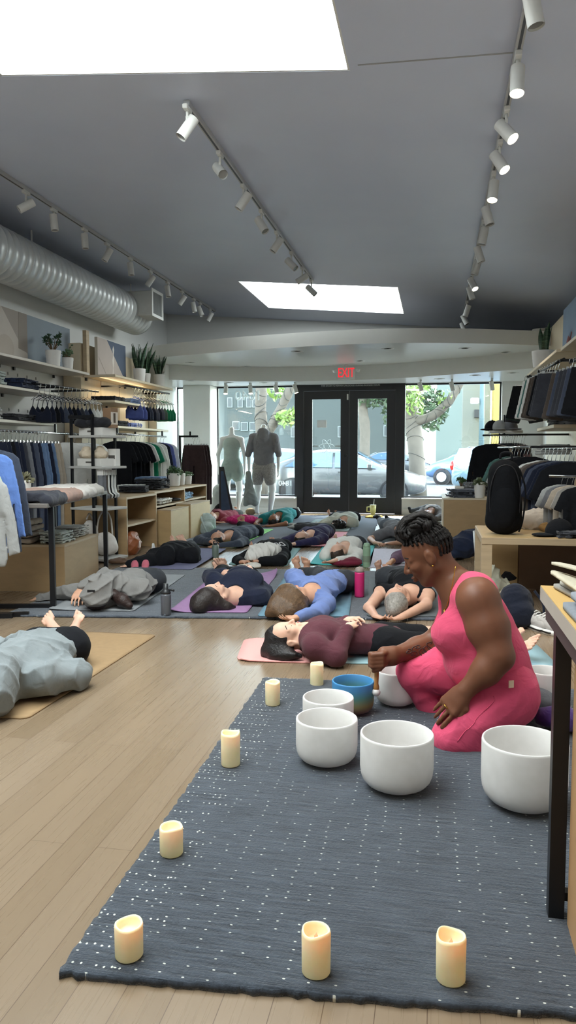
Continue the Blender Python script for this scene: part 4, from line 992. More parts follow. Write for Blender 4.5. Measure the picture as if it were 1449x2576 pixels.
# 1 foreground left: grey hoodie, black leggings, bare feet
person('person in pale grey hoodie and black leggings lying on the tan mat', dict(head=V3(-1.74, 2.70, .12), neck=V3(-1.79, 2.87, .10), chest=V3(-1.80, 3.03, .125), pelvis=V3(-1.84, 3.36, .105), belly=V3(-1.81, 3.2, .13), s=.98, res=.006, z0=.006, seed=3,
    s1=V3(-1.63, 2.90, .10), s2=V3(-1.98, 2.96, .10), e1=V3(-1.565, 3.10, .065), w1=jd(72, 1612, 3.16), e2=V3(-2.16, 3.22, .09), w2=jd(48, 1612, 3.17), f1=jd(55, 1607, 3.3), f2=jd(70, 1608, 3.28), k1=jd(184, 1648, 3.62), k2=jd(124, 1648, 3.62), a1=jd(184, 1590, 3.93), t1=jd(204, 1538, 4.0), a2=jd(143, 1592, 3.92), t2=jd(113, 1546, 3.98),
    top=c_grey, topname='hoodie', hood='up', loose=.016, fold=.02, ff=9, pants=c_black, ploose=.010, pantsname='leggings', pcuff=.14, skin=SK1, hair=None, wide=1.08))
# 2 grey hooded sleeper with pink socks
p2_ = person('person in dark grey hooded blanket top with pink socks on grey marbled mat', dict(head=V3(-2.20, 4.66, .125), neck=V3(-2.16, 4.83, .12), chest=V3(-2.14, 4.97, .125), pelvis=V3(-2.13, 5.25, .12), s=.95, res=.0065, z0=.0225, seed=8,
    s1=V3(-1.99, 4.86, .13), s2=V3(-2.32, 4.87, .13), e1=jd(262, 1450, 4.98), w1=jd(203, 1486, 4.80), f1=jd(190, 1518, 4.66), e2=jd(145, 1500, 4.98), w2=jd(95, 1508, 4.86), f2=jd(68, 1513, 4.84), k1=jd(362, 1470, 5.45), k2=jd(338, 1452, 5.5), a1=jd(364, 1440, 5.82), t1=jd(367, 1409, 5.86), a2=jd(341, 1440, 5.85), t2=jd(338, 1411, 5.9),
    top=c_hgrey, topname='hooded_top', hood='up', loose=.020, fold=.024, ff=9, pants=c_char, pantsname='leggings', foot=cloth('a85a68', .1), skin=SK2, hair='long', haircol='30221f', locks=[([V3(-2.13, 4.72, .12), V3(-2.04, 4.69, .08), V3(-1.99, 4.68, .05)], [.035, .04, .025])], wide=1.05))
tp_o = [o for o in p2_[0].children if o.name.startswith('hooded_top')][0]; bpy.context.view_layer.update(); pt = D(230, 1488, 4.55) - p2_[3]; ok, co, no, fi = tp_o.closest_point_on_mesh(Vector(pt)); MB().box(np.array(co) + np.array(no) * .002, (.05, .006, .016), rz=.1).build('label_patch', M_BLACK, p2_[0])
# 3 navy sweater on purple mat
person('person in navy sweater on the purple mat, hand on chest', dict(head=jd(540, 1500, 4.86), neck=jd(592, 1505, 4.99), chest=jd(615, 1472, 5.12), belly=jd(606, 1455, 5.3), pelvis=V3(-1.46, 5.52, .11), s=.90, wide=.92, res=.0055, z0=.0225, seed=4, face=V3(-.35, -.15, 1),
    s1=jd(655, 1505, 5.02), s2=jd(540, 1462, 5.15), e1=jd(666, 1490, 5.2), w1=jd(630, 1442, 5.38), e2=jd(528, 1452, 5.4), w2=jd(562, 1440, 5.30), f2=jd(597, 1445, 5.22), k1=V3(-1.46, 5.82, .10), k2=V3(-1.68, 5.85, .10), a1=jd(575, 1440, 6.1), t1=jd(549, 1403, 6.0), a2=jd(546, 1440, 6.12), t2=jd(541, 1408, 6.12),
    top=c_navy, topname='sweater', loose=.012, fold=.009, pants=c_black, skin=SK1, hair='short', haircol='2a2321', locks=[([jd(520, 1505, 4.78), jd(505, 1520, 4.74), jd(500, 1528, 4.72)], [.075, .07, .05]), ([jd(545, 1520, 4.8), jd(570, 1528, 4.82), jd(590, 1527, 4.86)], [.06, .035, .012])], features=1, bust=1, hn2=[0, -.3, 1], curl2=.12))
# 4 blue shirt
tp = person('person in blue shirt with long brown hair on the blue mat', dict(head=jd(738, 1506, 4.80), neck=jd(785, 1496, 4.93), chest=jd(810, 1478, 5.08), belly=jd(832, 1466, 5.28), pelvis=jd(842, 1462, 5.5), s=.88, wide=.9, res=.0055, z0=.0225, seed=6, face=V3(-.55, .0, .85),
    s1=jd(820, 1518, 4.88), s2=jd(745, 1458, 5.12), e1=jd(808, 1535, 4.72), w1=jd(750, 1553, 4.52), f1=jd(703, 1562, 4.44), e2=jd(735, 1450, 5.35), w2=jd(745, 1440, 5.6), k1=jd(888, 1460, 5.78), k2=jd(800, 1445, 5.85), a1=jd(775, 1441, 6.05), t1=jd(768, 1402, 6.0), a2=jd(752, 1440, 6.08), t2=jd(741, 1400, 6.05),
    top=c_blue, topname='shirt', loose=.012, fold=.012, ff=8, pants=c_char, skin=SK2, hair='short', haircol='5c4632', locks=[([jd(722, 1500, 4.78), jd(705, 1520, 4.70), jd(690, 1534, 4.66), jd(674, 1545, 4.64)], [.085, .07, .05, .02]), ([jd(735, 1515, 4.75), jd(728, 1535, 4.66), jd(710, 1545, 4.62)], [.085, .065, .03]), ([jd(755, 1515, 4.82), jd(752, 1533, 4.72), jd(735, 1545, 4.64)], [.06, .05, .03])], features=1, curl1=.5, hn1=[0, -.2, -1], ht1=[1, 1, 0]))
# 5 maroon top lying across, pink mat
person('person in maroon top and black shorts lying sideways on the pink mat', dict(head=jd(722, 1602, 3.80), neck=jd(766, 1602, 3.84), chest=jd(810, 1600, 3.86), belly=jd(880, 1602, 3.90), pelvis=jd(955, 1612, 3.95), s=.87, res=.005, z0=.0075, seed=5, face=V3(.12, -.1, 1), bust=1,
    s1=jd(792, 1628, 3.68), s2=jd(800, 1590, 4.02), e1=jd(845, 1652, 3.66), w1=jd(875, 1582, 3.78), f1=jd(892, 1556, 3.88), e2=jd(850, 1580, 4.1), w2=jd(874, 1562, 3.98), f2=jd(902, 1556, 3.86), k1=jd(1082, 1622, 3.95), k2=jd(1080, 1600, 4.15), a1=jd(1290, 1638, 4.02), t1=jd(1352, 1612, 3.92), a2=jd(1280, 1610, 4.22), t2=jd(1318, 1580, 4.18),
    top=cloth('563039', .10, .25, .2), topname='zip_top', loose=.007, fold=.004, hem=1, pants=c_black, pantsname='shorts', leg='short', skin=SK1, hair='short', haircol='181416', locks=[([jd(695, 1602, 3.8), jd(690, 1628, 3.78), jd(715, 1648, 3.74), jd(755, 1650, 3.72)], [.06, .05, .04, .012]), ([jd(700, 1615, 3.8), jd(672, 1640, 3.78), jd(690, 1645, 3.74), jd(740, 1648, 3.70)], [.05, .028, .028, .01])], features=1, curl1=.55, curl2=.55, hn1=[-.4, -.4, 1], hn2=[-.3, .2, 1]))
# 6 grey hair
person('person with short grey hair in black tank top, arms overhead', dict(head=jd(1000, 1508, 4.95), neck=jd(1032, 1498, 5.10), chest=jd(1040, 1475, 5.25), belly=jd(1030, 1460, 5.45), pelvis=jd(1000, 1455, 5.7), s=.90, wide=.92, res=.0055, z0=.0225, seed=9, face=V3(-.18, .15, 1), bust=1,
    s1=jd(1075, 1498, 5.12), s2=jd(960, 1490, 5.2), e1=jd(1072, 1522, 4.98), w1=jd(1005, 1556, 4.72), f1=jd(970, 1560, 4.66), e2=jd(928, 1530, 4.98), w2=jd(945, 1553, 4.76), f2=jd(985, 1561, 4.68), k1=jd(985, 1448, 6.0), k2=jd(965, 1462, 5.9), a1=jd(975, 1444, 6.2), t1=jd(968, 1418, 6.2), a2=jd(955, 1441, 6.2), t2=jd(949, 1410, 6.15),
    top=c_black, topname='tank_top', sleeve='none', loose=.006, fold=.004, pants=c_char, skin='d0a58f', hair='short', haircol='8a857f', locks=[([jd(998, 1520, 4.86), jd(990, 1534, 4.80)], [.075, .05])], features=1, curl1=.45, curl2=.45, hn1=[0, -.3, -1], hn2=[0, -.3, -1]))
# 7 black hooded bundle
person('person curled up in black hoodie on the lavender mat', dict(head=jd(415, 1408, 6.7), neck=jd(432, 1398, 6.86), chest=jd(440, 1392, 7.0), pelvis=jd(462, 1388, 7.3), s=.92, res=.008, z0=.023, seed=12, thick=1.08, wide=.95,
    s1=jd(478, 1400, 6.85), s2=jd(392, 1402, 6.8), e1=jd(484, 1405, 7.0), w1=jd(482, 1400, 7.25), e2=jd(375, 1415, 6.6), w2=jd(325, 1422, 6.5), f2=jd(287, 1434, 6.45), k1=jd(480, 1375, 7.55), k2=jd(445, 1375, 7.6), a1=jd(470, 1372, 7.7), t1=jd(449, 1345, 7.72), a2=jd(445, 1372, 7.75), t2=jd(427, 1350, 7.75),
    top=c_black, topname='hoodie', hood='up', loose=.035, fold=.014, ff=7, pants=c_char, skin=SK1, curl2=1.2))
# 8 slate blue sweater
person('person in slate blue sweater with head resting on folded arms on lime mat', dict(head=jd(548, 1356, 8.25), neck=jd(578, 1350, 8.5), chest=jd(602, 1345, 8.75), pelvis=jd(630, 1338, 9.3), s=.9, res=.009, z0=.021, seed=14, face=V3(-.15, -.2, 1), thick=1.05, wide=1.0,
    s1=jd(612, 1365, 8.4), s2=jd(545, 1345, 8.6), e1=jd(598, 1372, 8.15), w1=jd(552, 1374, 8.05), e2=jd(500, 1360, 8.35), w2=jd(530, 1363, 8.15), k1=jd(632, 1330, 9.7), k2=jd(615, 1325, 9.8), a1=jd(612, 1318, 10.1), t1=jd(610, 1296, 10.1), a2=jd(602, 1318, 10.1), t2=jd(600, 1300, 10.1),
    top=cloth('3c4452', .1), loose=.016, fold=.007, pants=c_black, skin=SK2, hair='short', haircol='16130f', features=1))
# 9 white hood, black sweater
c9 = person('person in black sweatshirt, face under a white hood, by teal mat', dict(head=jd(668, 1402, 7.0), neck=jd(680, 1392, 7.2), chest=jd(690, 1382, 7.4), pelvis=jd(698, 1376, 7.9), s=.86, res=.008, z0=.0065, seed=16, wide=1.0,
    s1=jd(712, 1395, 7.2), s2=jd(640, 1392, 7.2), e1=jd(706, 1412, 6.95), w1=jd(655, 1411, 6.86), f1=jd(625, 1412, 6.82), e2=jd(600, 1412, 7.05), w2=jd(605, 1414, 6.85), f2=jd(632, 1412, 6.78), k1=jd(692, 1374, 8.12), k2=jd(660, 1374, 8.1), a1=jd(690, 1374, 8.3), t1=jd(683, 1350, 8.3), a2=jd(640, 1380, 8.1), t2=jd(628, 1364, 8.1),
    top=c_black, topname='sweatshirt', loose=.018, fold=.007, pants=c_black, skin=SK2, curl1=1.2, curl2=.9))
d = SDF(); bb = c9[3]; q = jd(655, 1392, 7.0) - bb
d.ell(q, (.14, .13, .10), .03); d.ell(q + V3(.06, .1, .01), (.13, .12, .09), .03); d.ell(q + V3(-.06, -.1, -.02), (.07, .07, .06), .03)
sdf_obj('hood', d, cloth('d3d1cc', .06), c9[0], .007, folds(31, .02, 11))
tx = text('DE!', 'chest_lettering', plain('cfd0d2', .8), .1, (0, 0, 0), (0, 0, 0), c9[0], .002); so_ = [o for o in c9[0].children if o.name.startswith('sweatshirt')][0]; bpy.context.view_layer.update(); ok, co, no, fi = so_.closest_point_on_mesh(Vector(jd(700, 1374, 7.3) - bb)); tx.location = co + no * .004; tx.rotation_euler = (no.to_track_quat('Z', 'Y').to_matrix() @ Matrix.Rotation(PI, 3, 'Z')).to_euler()
# 10 purple sweater
person('person in dark purple sweater bending sideways with arms reaching left', dict(head=jd(758, 1354, 8.5), neck=jd(782, 1348, 8.7), chest=jd(800, 1342, 8.9), belly=jd(815, 1338, 9.2), pelvis=jd(812, 1334, 9.5), s=.86, res=.009, z0=.021, seed=18, face=V3(.2, .3, .9),
    s1=jd(812, 1356, 8.65), s2=jd(770, 1340, 8.9), e1=jd(790, 1363, 8.45), w1=jd(745, 1368, 8.3), f1=jd(718, 1369, 8.25), e2=jd(735, 1356, 8.6), w2=jd(712, 1360, 8.45), k1=jd(775, 1325, 9.8), k2=jd(768, 1328, 9.7), a1=jd(745, 1322, 9.9), t1=jd(728, 1318, 9.8), a2=jd(740, 1326, 9.8), t2=jd(726, 1326, 9.7),
    top=cloth('2c2a4c', .1), loose=.014, fold=.007, pants=c_char, foot=cloth('9a9c99', .2), skin=SK1, hair='short', haircol='1a1616'))
# 11 white top turquoise mat
person('person in white long sleeve top on the turquoise mat', dict(head=jd(850, 1388, 7.25), neck=jd(868, 1380, 7.42), chest=jd(876, 1374, 7.6), pelvis=jd(886, 1368, 8.05), s=.84, res=.007, z0=.006, seed=20, face=V3(-.1, .2, 1), bust=1,
    s1=jd(900, 1396, 7.35), s2=jd(838, 1372, 7.55), e1=jd(893, 1408, 7.15), w1=jd(848, 1409, 6.98), f1=jd(810, 1418, 6.92), e2=jd(818, 1398, 7.2), w2=jd(842, 1365, 7.6), f2=jd(866, 1362, 7.75), k1=jd(888, 1366, 8.35), k2=jd(852, 1366, 8.35), a1=jd(873, 1362, 8.5), t1=jd(868, 1344, 8.5), a2=jd(848, 1362, 8.5), t2=jd(842, 1344, 8.5),
    top=cloth('dcdcd6', .05), loose=.013, fold=.006, pants=c_char, skin=SK1, hair='short', haircol='3a2b22', curl1=.2, hn1=[0, -.3, -1]))
# 12 red shirt
person('person in faded red tee lying beside the light backpack near mannequins', dict(head=jd(532, 1302, 11.0), neck=jd(545, 1300, 11.2), chest=jd(562, 1300, 11.4), pelvis=jd(585, 1296, 11.9), s=.86, res=.011, z0=.012, seed=22,
    s1=jd(572, 1310, 11.2), s2=jd(548, 1292, 11.5), e1=jd(562, 1318, 11.0), w1=jd(552, 1316, 11.0), e2=jd(540, 1292, 11.7), w2=jd(560, 1290, 11.8), k1=jd(602, 1292, 12.3), k2=jd(588, 1288, 12.4), a1=jd(596, 1288, 12.5), t1=jd(592, 1274, 12.5), a2=jd(574, 1288, 12.5), t2=jd(571, 1274, 12.5),
    top=cloth('92404c', .12), topname='tee', sleeve='short', loose=.02, pants=cloth('5f5f5c', .1), skin=SK1, hair='short', haircol='7a6a5e', thick=1.0))
# 13 teal tee
person('person in teal tee with black braided hair near the mannequins', dict(head=jd(688, 1308, 10.7), neck=jd(702, 1300, 10.95), chest=jd(710, 1296, 11.2), pelvis=jd(728, 1292, 11.6), s=.88, res=.011, z0=.012, seed=24, face=V3(0, .4, 1), thick=1.05, wide=1.0,
    s1=jd(726, 1304, 11.0), s2=jd(686, 1296, 11.2), e1=jd(718, 1318, 10.7), w1=jd(680, 1324, 10.5), f1=jd(656, 1322, 10.45), e2=jd(648, 1312, 10.8), w2=jd(642, 1318, 10.6), f2=jd(655, 1326, 10.5), k1=jd(745, 1292, 11.9), k2=jd(716, 1288, 12.1), a1=jd(752, 1290, 12.2), t1=jd(747, 1276, 12.2), a2=jd(722, 1288, 12.3), t2=jd(713, 1276, 12.3),
    top=cloth('217f80', .14), topname='tee', sleeve='short', loose=.02, pants=c_black, foot=cloth('dcdcda', .05), skin='96684c', hair='short', haircol='141112'))
# 14 cream sweater
person('person in cream sweater with curly black hair before the left door', dict(head=jd(850, 1322, 10.3), neck=jd(866, 1312, 10.5), chest=jd(874, 1306, 10.7), pelvis=jd(880, 1302, 11.1), s=.88, res=.011, z0=.0345, seed=26, face=V3(-.6, .5, .4),
    s1=jd(890, 1316, 10.5), s2=jd(848, 1302, 10.8), e1=jd(832, 1310, 10.6), w1=jd(812, 1320, 10.4), f1=jd(796, 1328, 10.35), e2=jd(815, 1318, 10.5), w2=jd(800, 1322, 10.5), k1=jd(892, 1300, 11.4), k2=jd(850, 1296, 11.5), a1=jd(850, 1294, 11.9), t1=jd(843, 1283, 11.9), a2=jd(832, 1298, 11.8), t2=jd(824, 1282, 11.8),
    top=cloth('c3c6b8', .06), loose=.018, pants=c_black, skin=SK1, hair='curly', haircol='161313', thick=1.0))
# 15 grey tee behind teacher
person('person in heather grey tee with arms overhead on the black mat', dict(head=jd(1010, 1350, 8.85), neck=jd(1004, 1338, 9.05), chest=jd(1000, 1332, 9.3), pelvis=jd(985, 1322, 9.8), s=.86, res=.009, z0=.006, seed=28, face=V3(.3, .2, 1),
    s1=jd(1028, 1345, 9.0), s2=jd(978, 1338, 9.1), e1=jd(1015, 1364, 8.7), w1=jd(985, 1367, 8.55), f1=jd(960, 1366, 8.5), e2=jd(932, 1356, 8.95), w2=jd(943, 1366, 8.6), f2=jd(966, 1368, 8.5), k1=jd(1000, 1318, 10.2), k2=jd(962, 1314, 10.3), a1=jd(975, 1308, 10.7), t1=jd(970, 1297, 10.7), a2=jd(955, 1308, 10.8), t2=jd(946, 1297, 10.8),
    top=cloth('6f7176', .1, heather=.2), topname='tee', sleeve='short', loose=.014, pants=cloth('5d6670', .1), foot=cloth('23252a', .1), skin='c9a087', hair='short', haircol='1a1515', curl1=.6, curl2=.6))
# 16 far right by the window
person('person in brown grey top with black cap of hair by the right window', dict(head=jd(1072, 1296, 11.8), neck=jd(1085, 1288, 12.05), chest=jd(1090, 1285, 12.3), pelvis=jd(1085, 1282, 12.6), s=.86, res=.011, z0=.02, seed=30, face=V3(0, .2, 1),
    s1=jd(1104, 1290, 12.1), s2=jd(1064, 1288, 12.2), e1=jd(1108, 1302, 11.9), w1=jd(1094, 1304, 11.7), e2=jd(1052, 1294, 12.0), w2=jd(1056, 1300, 11.8), k1=jd(1082, 1282, 12.85), k2=jd(1062, 1282, 12.8), a1=jd(1066, 1284, 13.0), t1=jd(1061, 1275, 13.0), a2=jd(1034, 1286, 12.9), t2=jd(1028, 1275, 12.9),
    top=cloth('6b6460', .1), loose=.016, pants=c_char, foot=cloth('1e2024', .1), skin='b88a72', hair='short', haircol='161313'))
# 17 plum sweater behind teacher's face
person('person in plum sweater half hidden behind the kneeling teacher', dict(head=jd(1062, 1404, 7.1), neck=jd(1064, 1394, 7.3), chest=jd(1062, 1388, 7.5), pelvis=jd(1055, 1380, 8.0), s=.86, res=.009, z0=.006, seed=32,
    s1=jd(1092, 1400, 7.3), s2=jd(1030, 1392, 7.3), e1=jd(1085, 1412, 7.1), w1=jd(1045, 1416, 6.95), f1=jd(1020, 1417, 6.9), e2=jd(1000, 1402, 7.3), w2=jd(982, 1416, 7.0), f2=jd(975, 1420, 6.9), k1=jd(1060, 1376, 8.3), k2=jd(1035, 1374, 8.4), a1=jd(1050, 1370, 8.7), t1=jd(1048, 1356, 8.7), a2=jd(1030, 1370, 8.7), t2=jd(1026, 1356, 8.7),
    top=cloth('6b5266', .12), cuff=.45, loose=.016, pants=c_char, skin='c9966f', hair='short', haircol='1d1717'))
# ------------------------------------------------------------------ the kneeling teacher
def teacher():
    Yn, Yf = 2.78, 3.10; base = np.array(G(1180, 1850, RT)); base = V3(base[0], 2.95, RT)
    q = lambda px, py, Y: D(px, py, Y) - base
    t = thing('person', 'person in coral pink tank top and trousers kneeling with a mallet', 'person', base)
    SKN = skin(SK4); b = SDF(); H = .222
    hc = q(1076, 1395, 2.94); u = nrm(V3(-.50, .02, 1.0)); f = nrm(V3(-1, .06, -.50))
    P, (f, l, u) = head_sdf(b, hc, u, f, H, k=.014)
    N = q(1158, 1492, 2.94)
    b.cap(hc - u * H * .22 - f * H * .10, N, .056, .072, .03)
    C = q(1188, 1560, 2.94); W_ = q(1228, 1650, 2.94); Pv = q(1256, 1728, 2.95); yy = V3(0, 1, 0)
    def torso(d, g, k=.06):
        d.cap(q(1180, 1500, 2.94), C, .085 + g, .125 + g, k, sq=(yy, 1.35)); d.cap(C, W_, .125 + g, .128 + g, k, sq=(yy, 1.22)); d.cap(W_, Pv, .128 + g, .135 + g, k, sq=(yy, 1.3))
        for Y in (2.86, 3.03): d.ell(q(1142, 1592, Y), V3(.082, .08, .085) + g, .035)
        d.ell(q(1178, 1665, 2.93), V3(.085, .13, .075) + g, .05)
        d.ell(q(1272, 1745, 2.94), V3(.10, .17, .115) + g, .05)
    torso(b, -.022)
    Sn, Sf = q(1204, 1512, 2.79), q(1165, 1510, 3.10); En, Wn, Fn = q(1252, 1650, 2.72), q(1170, 1738, 2.70), q(1100, 1806, 2.70)
    Ef, Wf = q(1105, 1612, 3.16), q(988, 1650, 3.0)
    b.cap(q(1185, 1500, 2.86), Sn, .07, .072, .04); b.cap(Sn, q(1228, 1580, 2.76), .072, .073, .03); b.cap(q(1228, 1580, 2.76), En, .073, .054, .03); b.cap(En, q(1222, 1688, 2.71), .054, .048, .03); b.cap(q(1150, 1478, 2.93), q(1196, 1492, 2.86), .058, .07, .04); b.cap(q(1222, 1688, 2.71), Wn, .05, .029, .025)
    b.cap(q(1160, 1498, 3.02), Sf, .07, .075, .04); b.cap(Sf, Ef, .075, .052, .03); b.cap(Ef, q(1050, 1632, 3.1), .052, .047, .03); b.cap(q(1050, 1632, 3.1), Wf, .047, .03, .02)
    # near hand lying on the thigh
    hand_sdf(b, Wn, Fn, nrm(V3(-.55, -.9, .55)), V3(.8, -.3, -1), L=.155, curl=.05, spread=.0, k=.009)
    # far hand closed around the mallet: fingers wrap the vertical handle
    hx = q(950, 1655, 2.98); K0 = Wf
    b.cap(Wf, q(966, 1652, 2.99), .03, .032, .02, sq=(V3(0, 0, 1), 1.3))
    for i in range(4):
        z = .018 - i * .0152; kn = hx + V3(.022, -.026, z + .005); m1 = hx + V3(-.018, -.03, z); m2 = hx + V3(-.03, .002, z - .004); m3 = hx + V3(-.006, .02, z - .004)
        b.chain([q(968, 1652, 2.975) + V3(0, -.008, z * .8), kn, m1, m2, m3], [.014, .0112, .0098, .0092, .008], .0035)
    b.chain([q(972, 1658, 2.97), hx + V3(.010, -.022, -.036), hx + V3(-.014, -.021, -.048)], [.016, .0115, .0088], .005)
    # legs inside the trousers
    hn, hf = q(1285, 1738, 2.84), q(1270, 1730, 3.05); kn, kf = q(1140, 1858, 2.72), q(1042, 1692, 3.07); an, af = q(1310, 1866, 2.86), q(1130, 1832, 3.10)
    b.cap(hn, kn, .10, .06, .04); b.cap(kn, an, .055, .035, .03); b.cap(hf, q(1120, 1686, 3.07), .09, .08, .04); b.cap(q(1120, 1686, 3.07), kf, .08, .055, .03); b.cap(kf, q(1085, 1770, 3.1), .05, .045, .02); b.cap(q(1085, 1770, 3.1), af, .045, .035, .02)
    foot_sdf(b, an, q(1385, 1868, 2.88), V3(0, -1, 0)); foot_sdf(b, af + V3(.02, .02, -.01), q(1090, 1845, 3.16), V3(0, 1, 0))
    bod = sdf_obj('body', b, SKN, t, .0042)
    pink = cloth('d65272', .06, .25, .2, 10, .8)
    # tank top with open neck and arm holes
    d = SDF(); torso(d, .004)
    d.cap(q(1185, 1500, 2.86), q(1196, 1508, 2.83), .078, .08, .03); d.cap(q(1152, 1478, 2.93), q(1196, 1492, 2.86), .066, .078, .03); d.cap(q(1150, 1500, 3.02), q(1150, 1510, 3.05), .075, .075, .03)
    for a, e, r in ((Sn + V3(.026, -.080, -.016), q(1212, 1545, 2.68), .088), (Sf + V3(.0, .06, 0), q(1160, 1570, 3.2), .085)): d.cap(a, e, r, r * .95, .012, sub=True)
    d.cap(q(1114, 1452, 2.93), q(1104, 1535, 2.92), .078, .060, .02, sub=True, sq=(yy, 1.25)); d.cap(q(1135, 1430, 2.95), q(1148, 1462, 2.95), .085, .062, .02, sub=True)
    top = sdf_obj('tank_top', d, pink, t, .0045, folds(40, .0018, 8))
    # trousers
    d = SDF(); g = .012
    d.cap(q(1240, 1680, 2.95), Pv, .13, .137, .05, sq=(yy, 1.32)); d.ell(q(1272, 1742, 2.94), V3(.108, .19, .122), .05)
    d.cap(q(1272, 1745, 2.84), q(1178, 1822, 2.75), .122, .098, .035); d.cap(q(1178, 1822, 2.75), kn, .098, .072, .03); d.cap(kn, q(1200, 1872, 2.74), .07, .062, .03); d.cap(q(1200, 1872, 2.74), an - V3(.05, 0, 0), .062, .05, .02)
    d.cap(hf, q(1120, 1686, 3.07), .115, .094, .035); d.cap(q(1120, 1686, 3.07), kf, .094, .076, .03); d.cap(kf, q(1085, 1770, 3.1), .072, .06, .012); d.cap(q(1085, 1770, 3.1), af, .06, .054, .02)
    tr = sdf_obj('trousers', d, pink, t, .0045, folds(41, .0036, 9))
    sm_ = [np.array(tr.closest_point_on_mesh(Vector(q(px, py, 2.55)))[1]) for px, py in ((1262, 1700), (1256, 1740), (1243, 1765), (1222, 1790), (1200, 1815), (1180, 1838), (1166, 1862), (1158, 1885))]
    MB().tube(spline(sm_, 24), .0017, 6).build('side_seam', pink, t)
    tg = MB().box(q(1286, 1721, 2.72), (.02, .003, .026), rz=.5).build('side_label', plain('e8c9b0', .7), t)
    # features
    hm = hairm('120d0c', .75); blk = plain('17100f', .7)
    for k in (-1, 1):
        MB().tube([P(.35, k * .055, .09), P(.36, k * .14, .12), P(.30, k * .25, .095)], [.003, .0036, .0018], 6).build('eyebrow', hm, t)
        MB().tube([P(.36, k * .085, -.05), P(.382, k * .15, -.066), P(.34, k * .22, -.045)], [.0016, .0022, .0013], 6).build('eyelash', blk, t)
    MB().tube([P(.385, -.075, -.277), P(.412, -.03, -.262), P(.418, 0, -.268), P(.412, .03, -.262), P(.385, .075, -.277)], [.002, .005, .0055, .005, .002], 8).tube([P(.38, -.06, -.30), P(.402, 0, -.318), P(.38, .06, -.30)], [.002, .007, .002], 8).build('lips', plain('6d3a33', .45), t)
    # braided updo: cornrows rising from the hairline and nape into a coiled bun
    R = np.stack([f, l, u], 1); cc = P(-.03, 0, .13); er = V3(.435, .345, .37) * H * 1.02
    top_c = P(-.02, 0, .50)
    def onskull(a, e):    # azimuth from the face round the side, elevation
        n_ = V3(math.cos(e) * math.cos(a), math.cos(e) * math.sin(a), math.sin(e)); r_ = 1 / math.sqrt(((n_ / er) ** 2).sum()); return cc + R @ (n_ * r_)
    cap_ = SDF(); cap_.ell(P(-.05, 0, .17), V3(.425, .345, .365) * H, .02, R); cap_.ell(P(.38, 0, -.1), V3(.46, .5, .30) * H, .02, R, sub=True); cap_.ell(P(.30, 0, -.33), V3(.52, .5, .32) * H, .02, R, sub=True); cap_.ell(P(-.1, 0, -.48), V3(.7, .5, .16) * H, .02, R, sub=True)
    for k in (-1, 1): cap_.ell(P(.1, k * .34, .02), V3(.22, .12, .24) * H, .02, R, sub=True)
    hair = sdf_obj('hair', cap_, plain('241a18', .8, bump=.4, bscale=300), t, .005)
    def braid(mb, pts, r):
        pts = spline(pts, 26); rr = [r * (1 + .28 * math.sin(i * 2.4)) * (.75 if i in (0, 25) else 1) for i in range(26)]
        out = []
        for i, p in enumerate(pts): out.append(p + l * r * .35 * math.sin(i * 1.2) + u * r * .3 * math.cos(i * 1.2))
        mb.tube(out, rr, 7)
    rs = np.random.RandomState(2)
    for k in (-1, 1):
        for i in range(13):
            a = math.radians(36 + i * 11.5) * k; e0 = math.radians(24 if i < 3 else (26 if i < 7 else (0 if i < 8 else -36))) + rs.rand() * .08
            path = [onskull(a, e0 + (1.25 - e0) * s_ * .8) + R @ V3(0, 0, .002) for s_ in (0, .25, .5, .75)]
            path = [p + nrm(p - cc) * .004 for p in path] + [top_c + l * k * .04 * (1 - i / 13) - f * (.02 + .05 * i / 13) + u * .01]
            m = MB(); braid(m, path, .0052); m.build('braid', hm, hair)
    for i in range(9):   # hanging ends over the near temple and nape
        a = math.radians(64 + i * 13); p0 = onskull(a, .7); m = MB(); braid(m, [p0 + nrm(p0 - cc) * .008, onskull(a, .5) + nrm(p0 - cc) * .010, onskull(a + .03, .34 - .055 * i) + nrm(p0 - cc) * .008], .0044); m.build('braid', hm, hair)
    bun = MB()
    core = SDF(); core.ell(top_c, V3(.31, .32, .21) * H, .01, R); bo = sdf_obj('bun', core, hm, hair, .006)
    for i in range(23):  # coils of the bun run front to back over its top
        y = (i - 11) / 11.5; w_ = math.sqrt(max(0.05, 1 - y * y)); m = MB()
        pts = [top_c + l * y * .33 * H + (f * math.cos(a_) * .36 * w_ + u * math.sin(a_) * .25 * w_) * H + l * .012 * math.sin(a_ * 2 + i) for a_ in np.linspace(-.7, PI + .7, 9)]
        braid(m, pts, .0066); m.build('braid', hm, bo)
    # jewellery and tattoo
    gold = plain('d9a94a', .25, metal=1.0, var=0)
    nk = [q(1146, 1425, 2.84), q(1138, 1470, 2.83), q(1128, 1510, 2.85), q(1118, 1535, 2.89), q(1112, 1520, 2.96), q(1118, 1480, 3.03)]
    MB().tube(spline(nk, 30), .0016, 6).tube([q(1118, 1533, 2.885), q(1117, 1550, 2.88)], .0022, 6).build('necklace', gold, t)
    rp = Wn + (Fn - Wn) * .60; 
    m = MB(); dd = nrm(Fn - Wn); nn = nrm(np.cross(dd, V3(0, 1, 0))); kk = np.cross(dd, nn)
    m.tube([rp + V3(-.006, -.004, .003) + (nn * math.cos(a_) + kk * math.sin(a_)) * .0115 for a_ in np.linspace(0, 2 * PI, 16, endpoint=False)], .0022, 6, closed=True); m.build('ring', gold, t)
    ea = P(-.1, -.36, -.17); MB().ell(q(1083, 1436, 2.83) * 0 + P(-.04, .40, -.17), (.004, .004, .004), 10, 6).ell(P(-.04, -.40, -.17), (.004, .004, .004), 10, 6).build('earring', gold, t)
    tat = MB()   # inked scrolls on the forearm skin
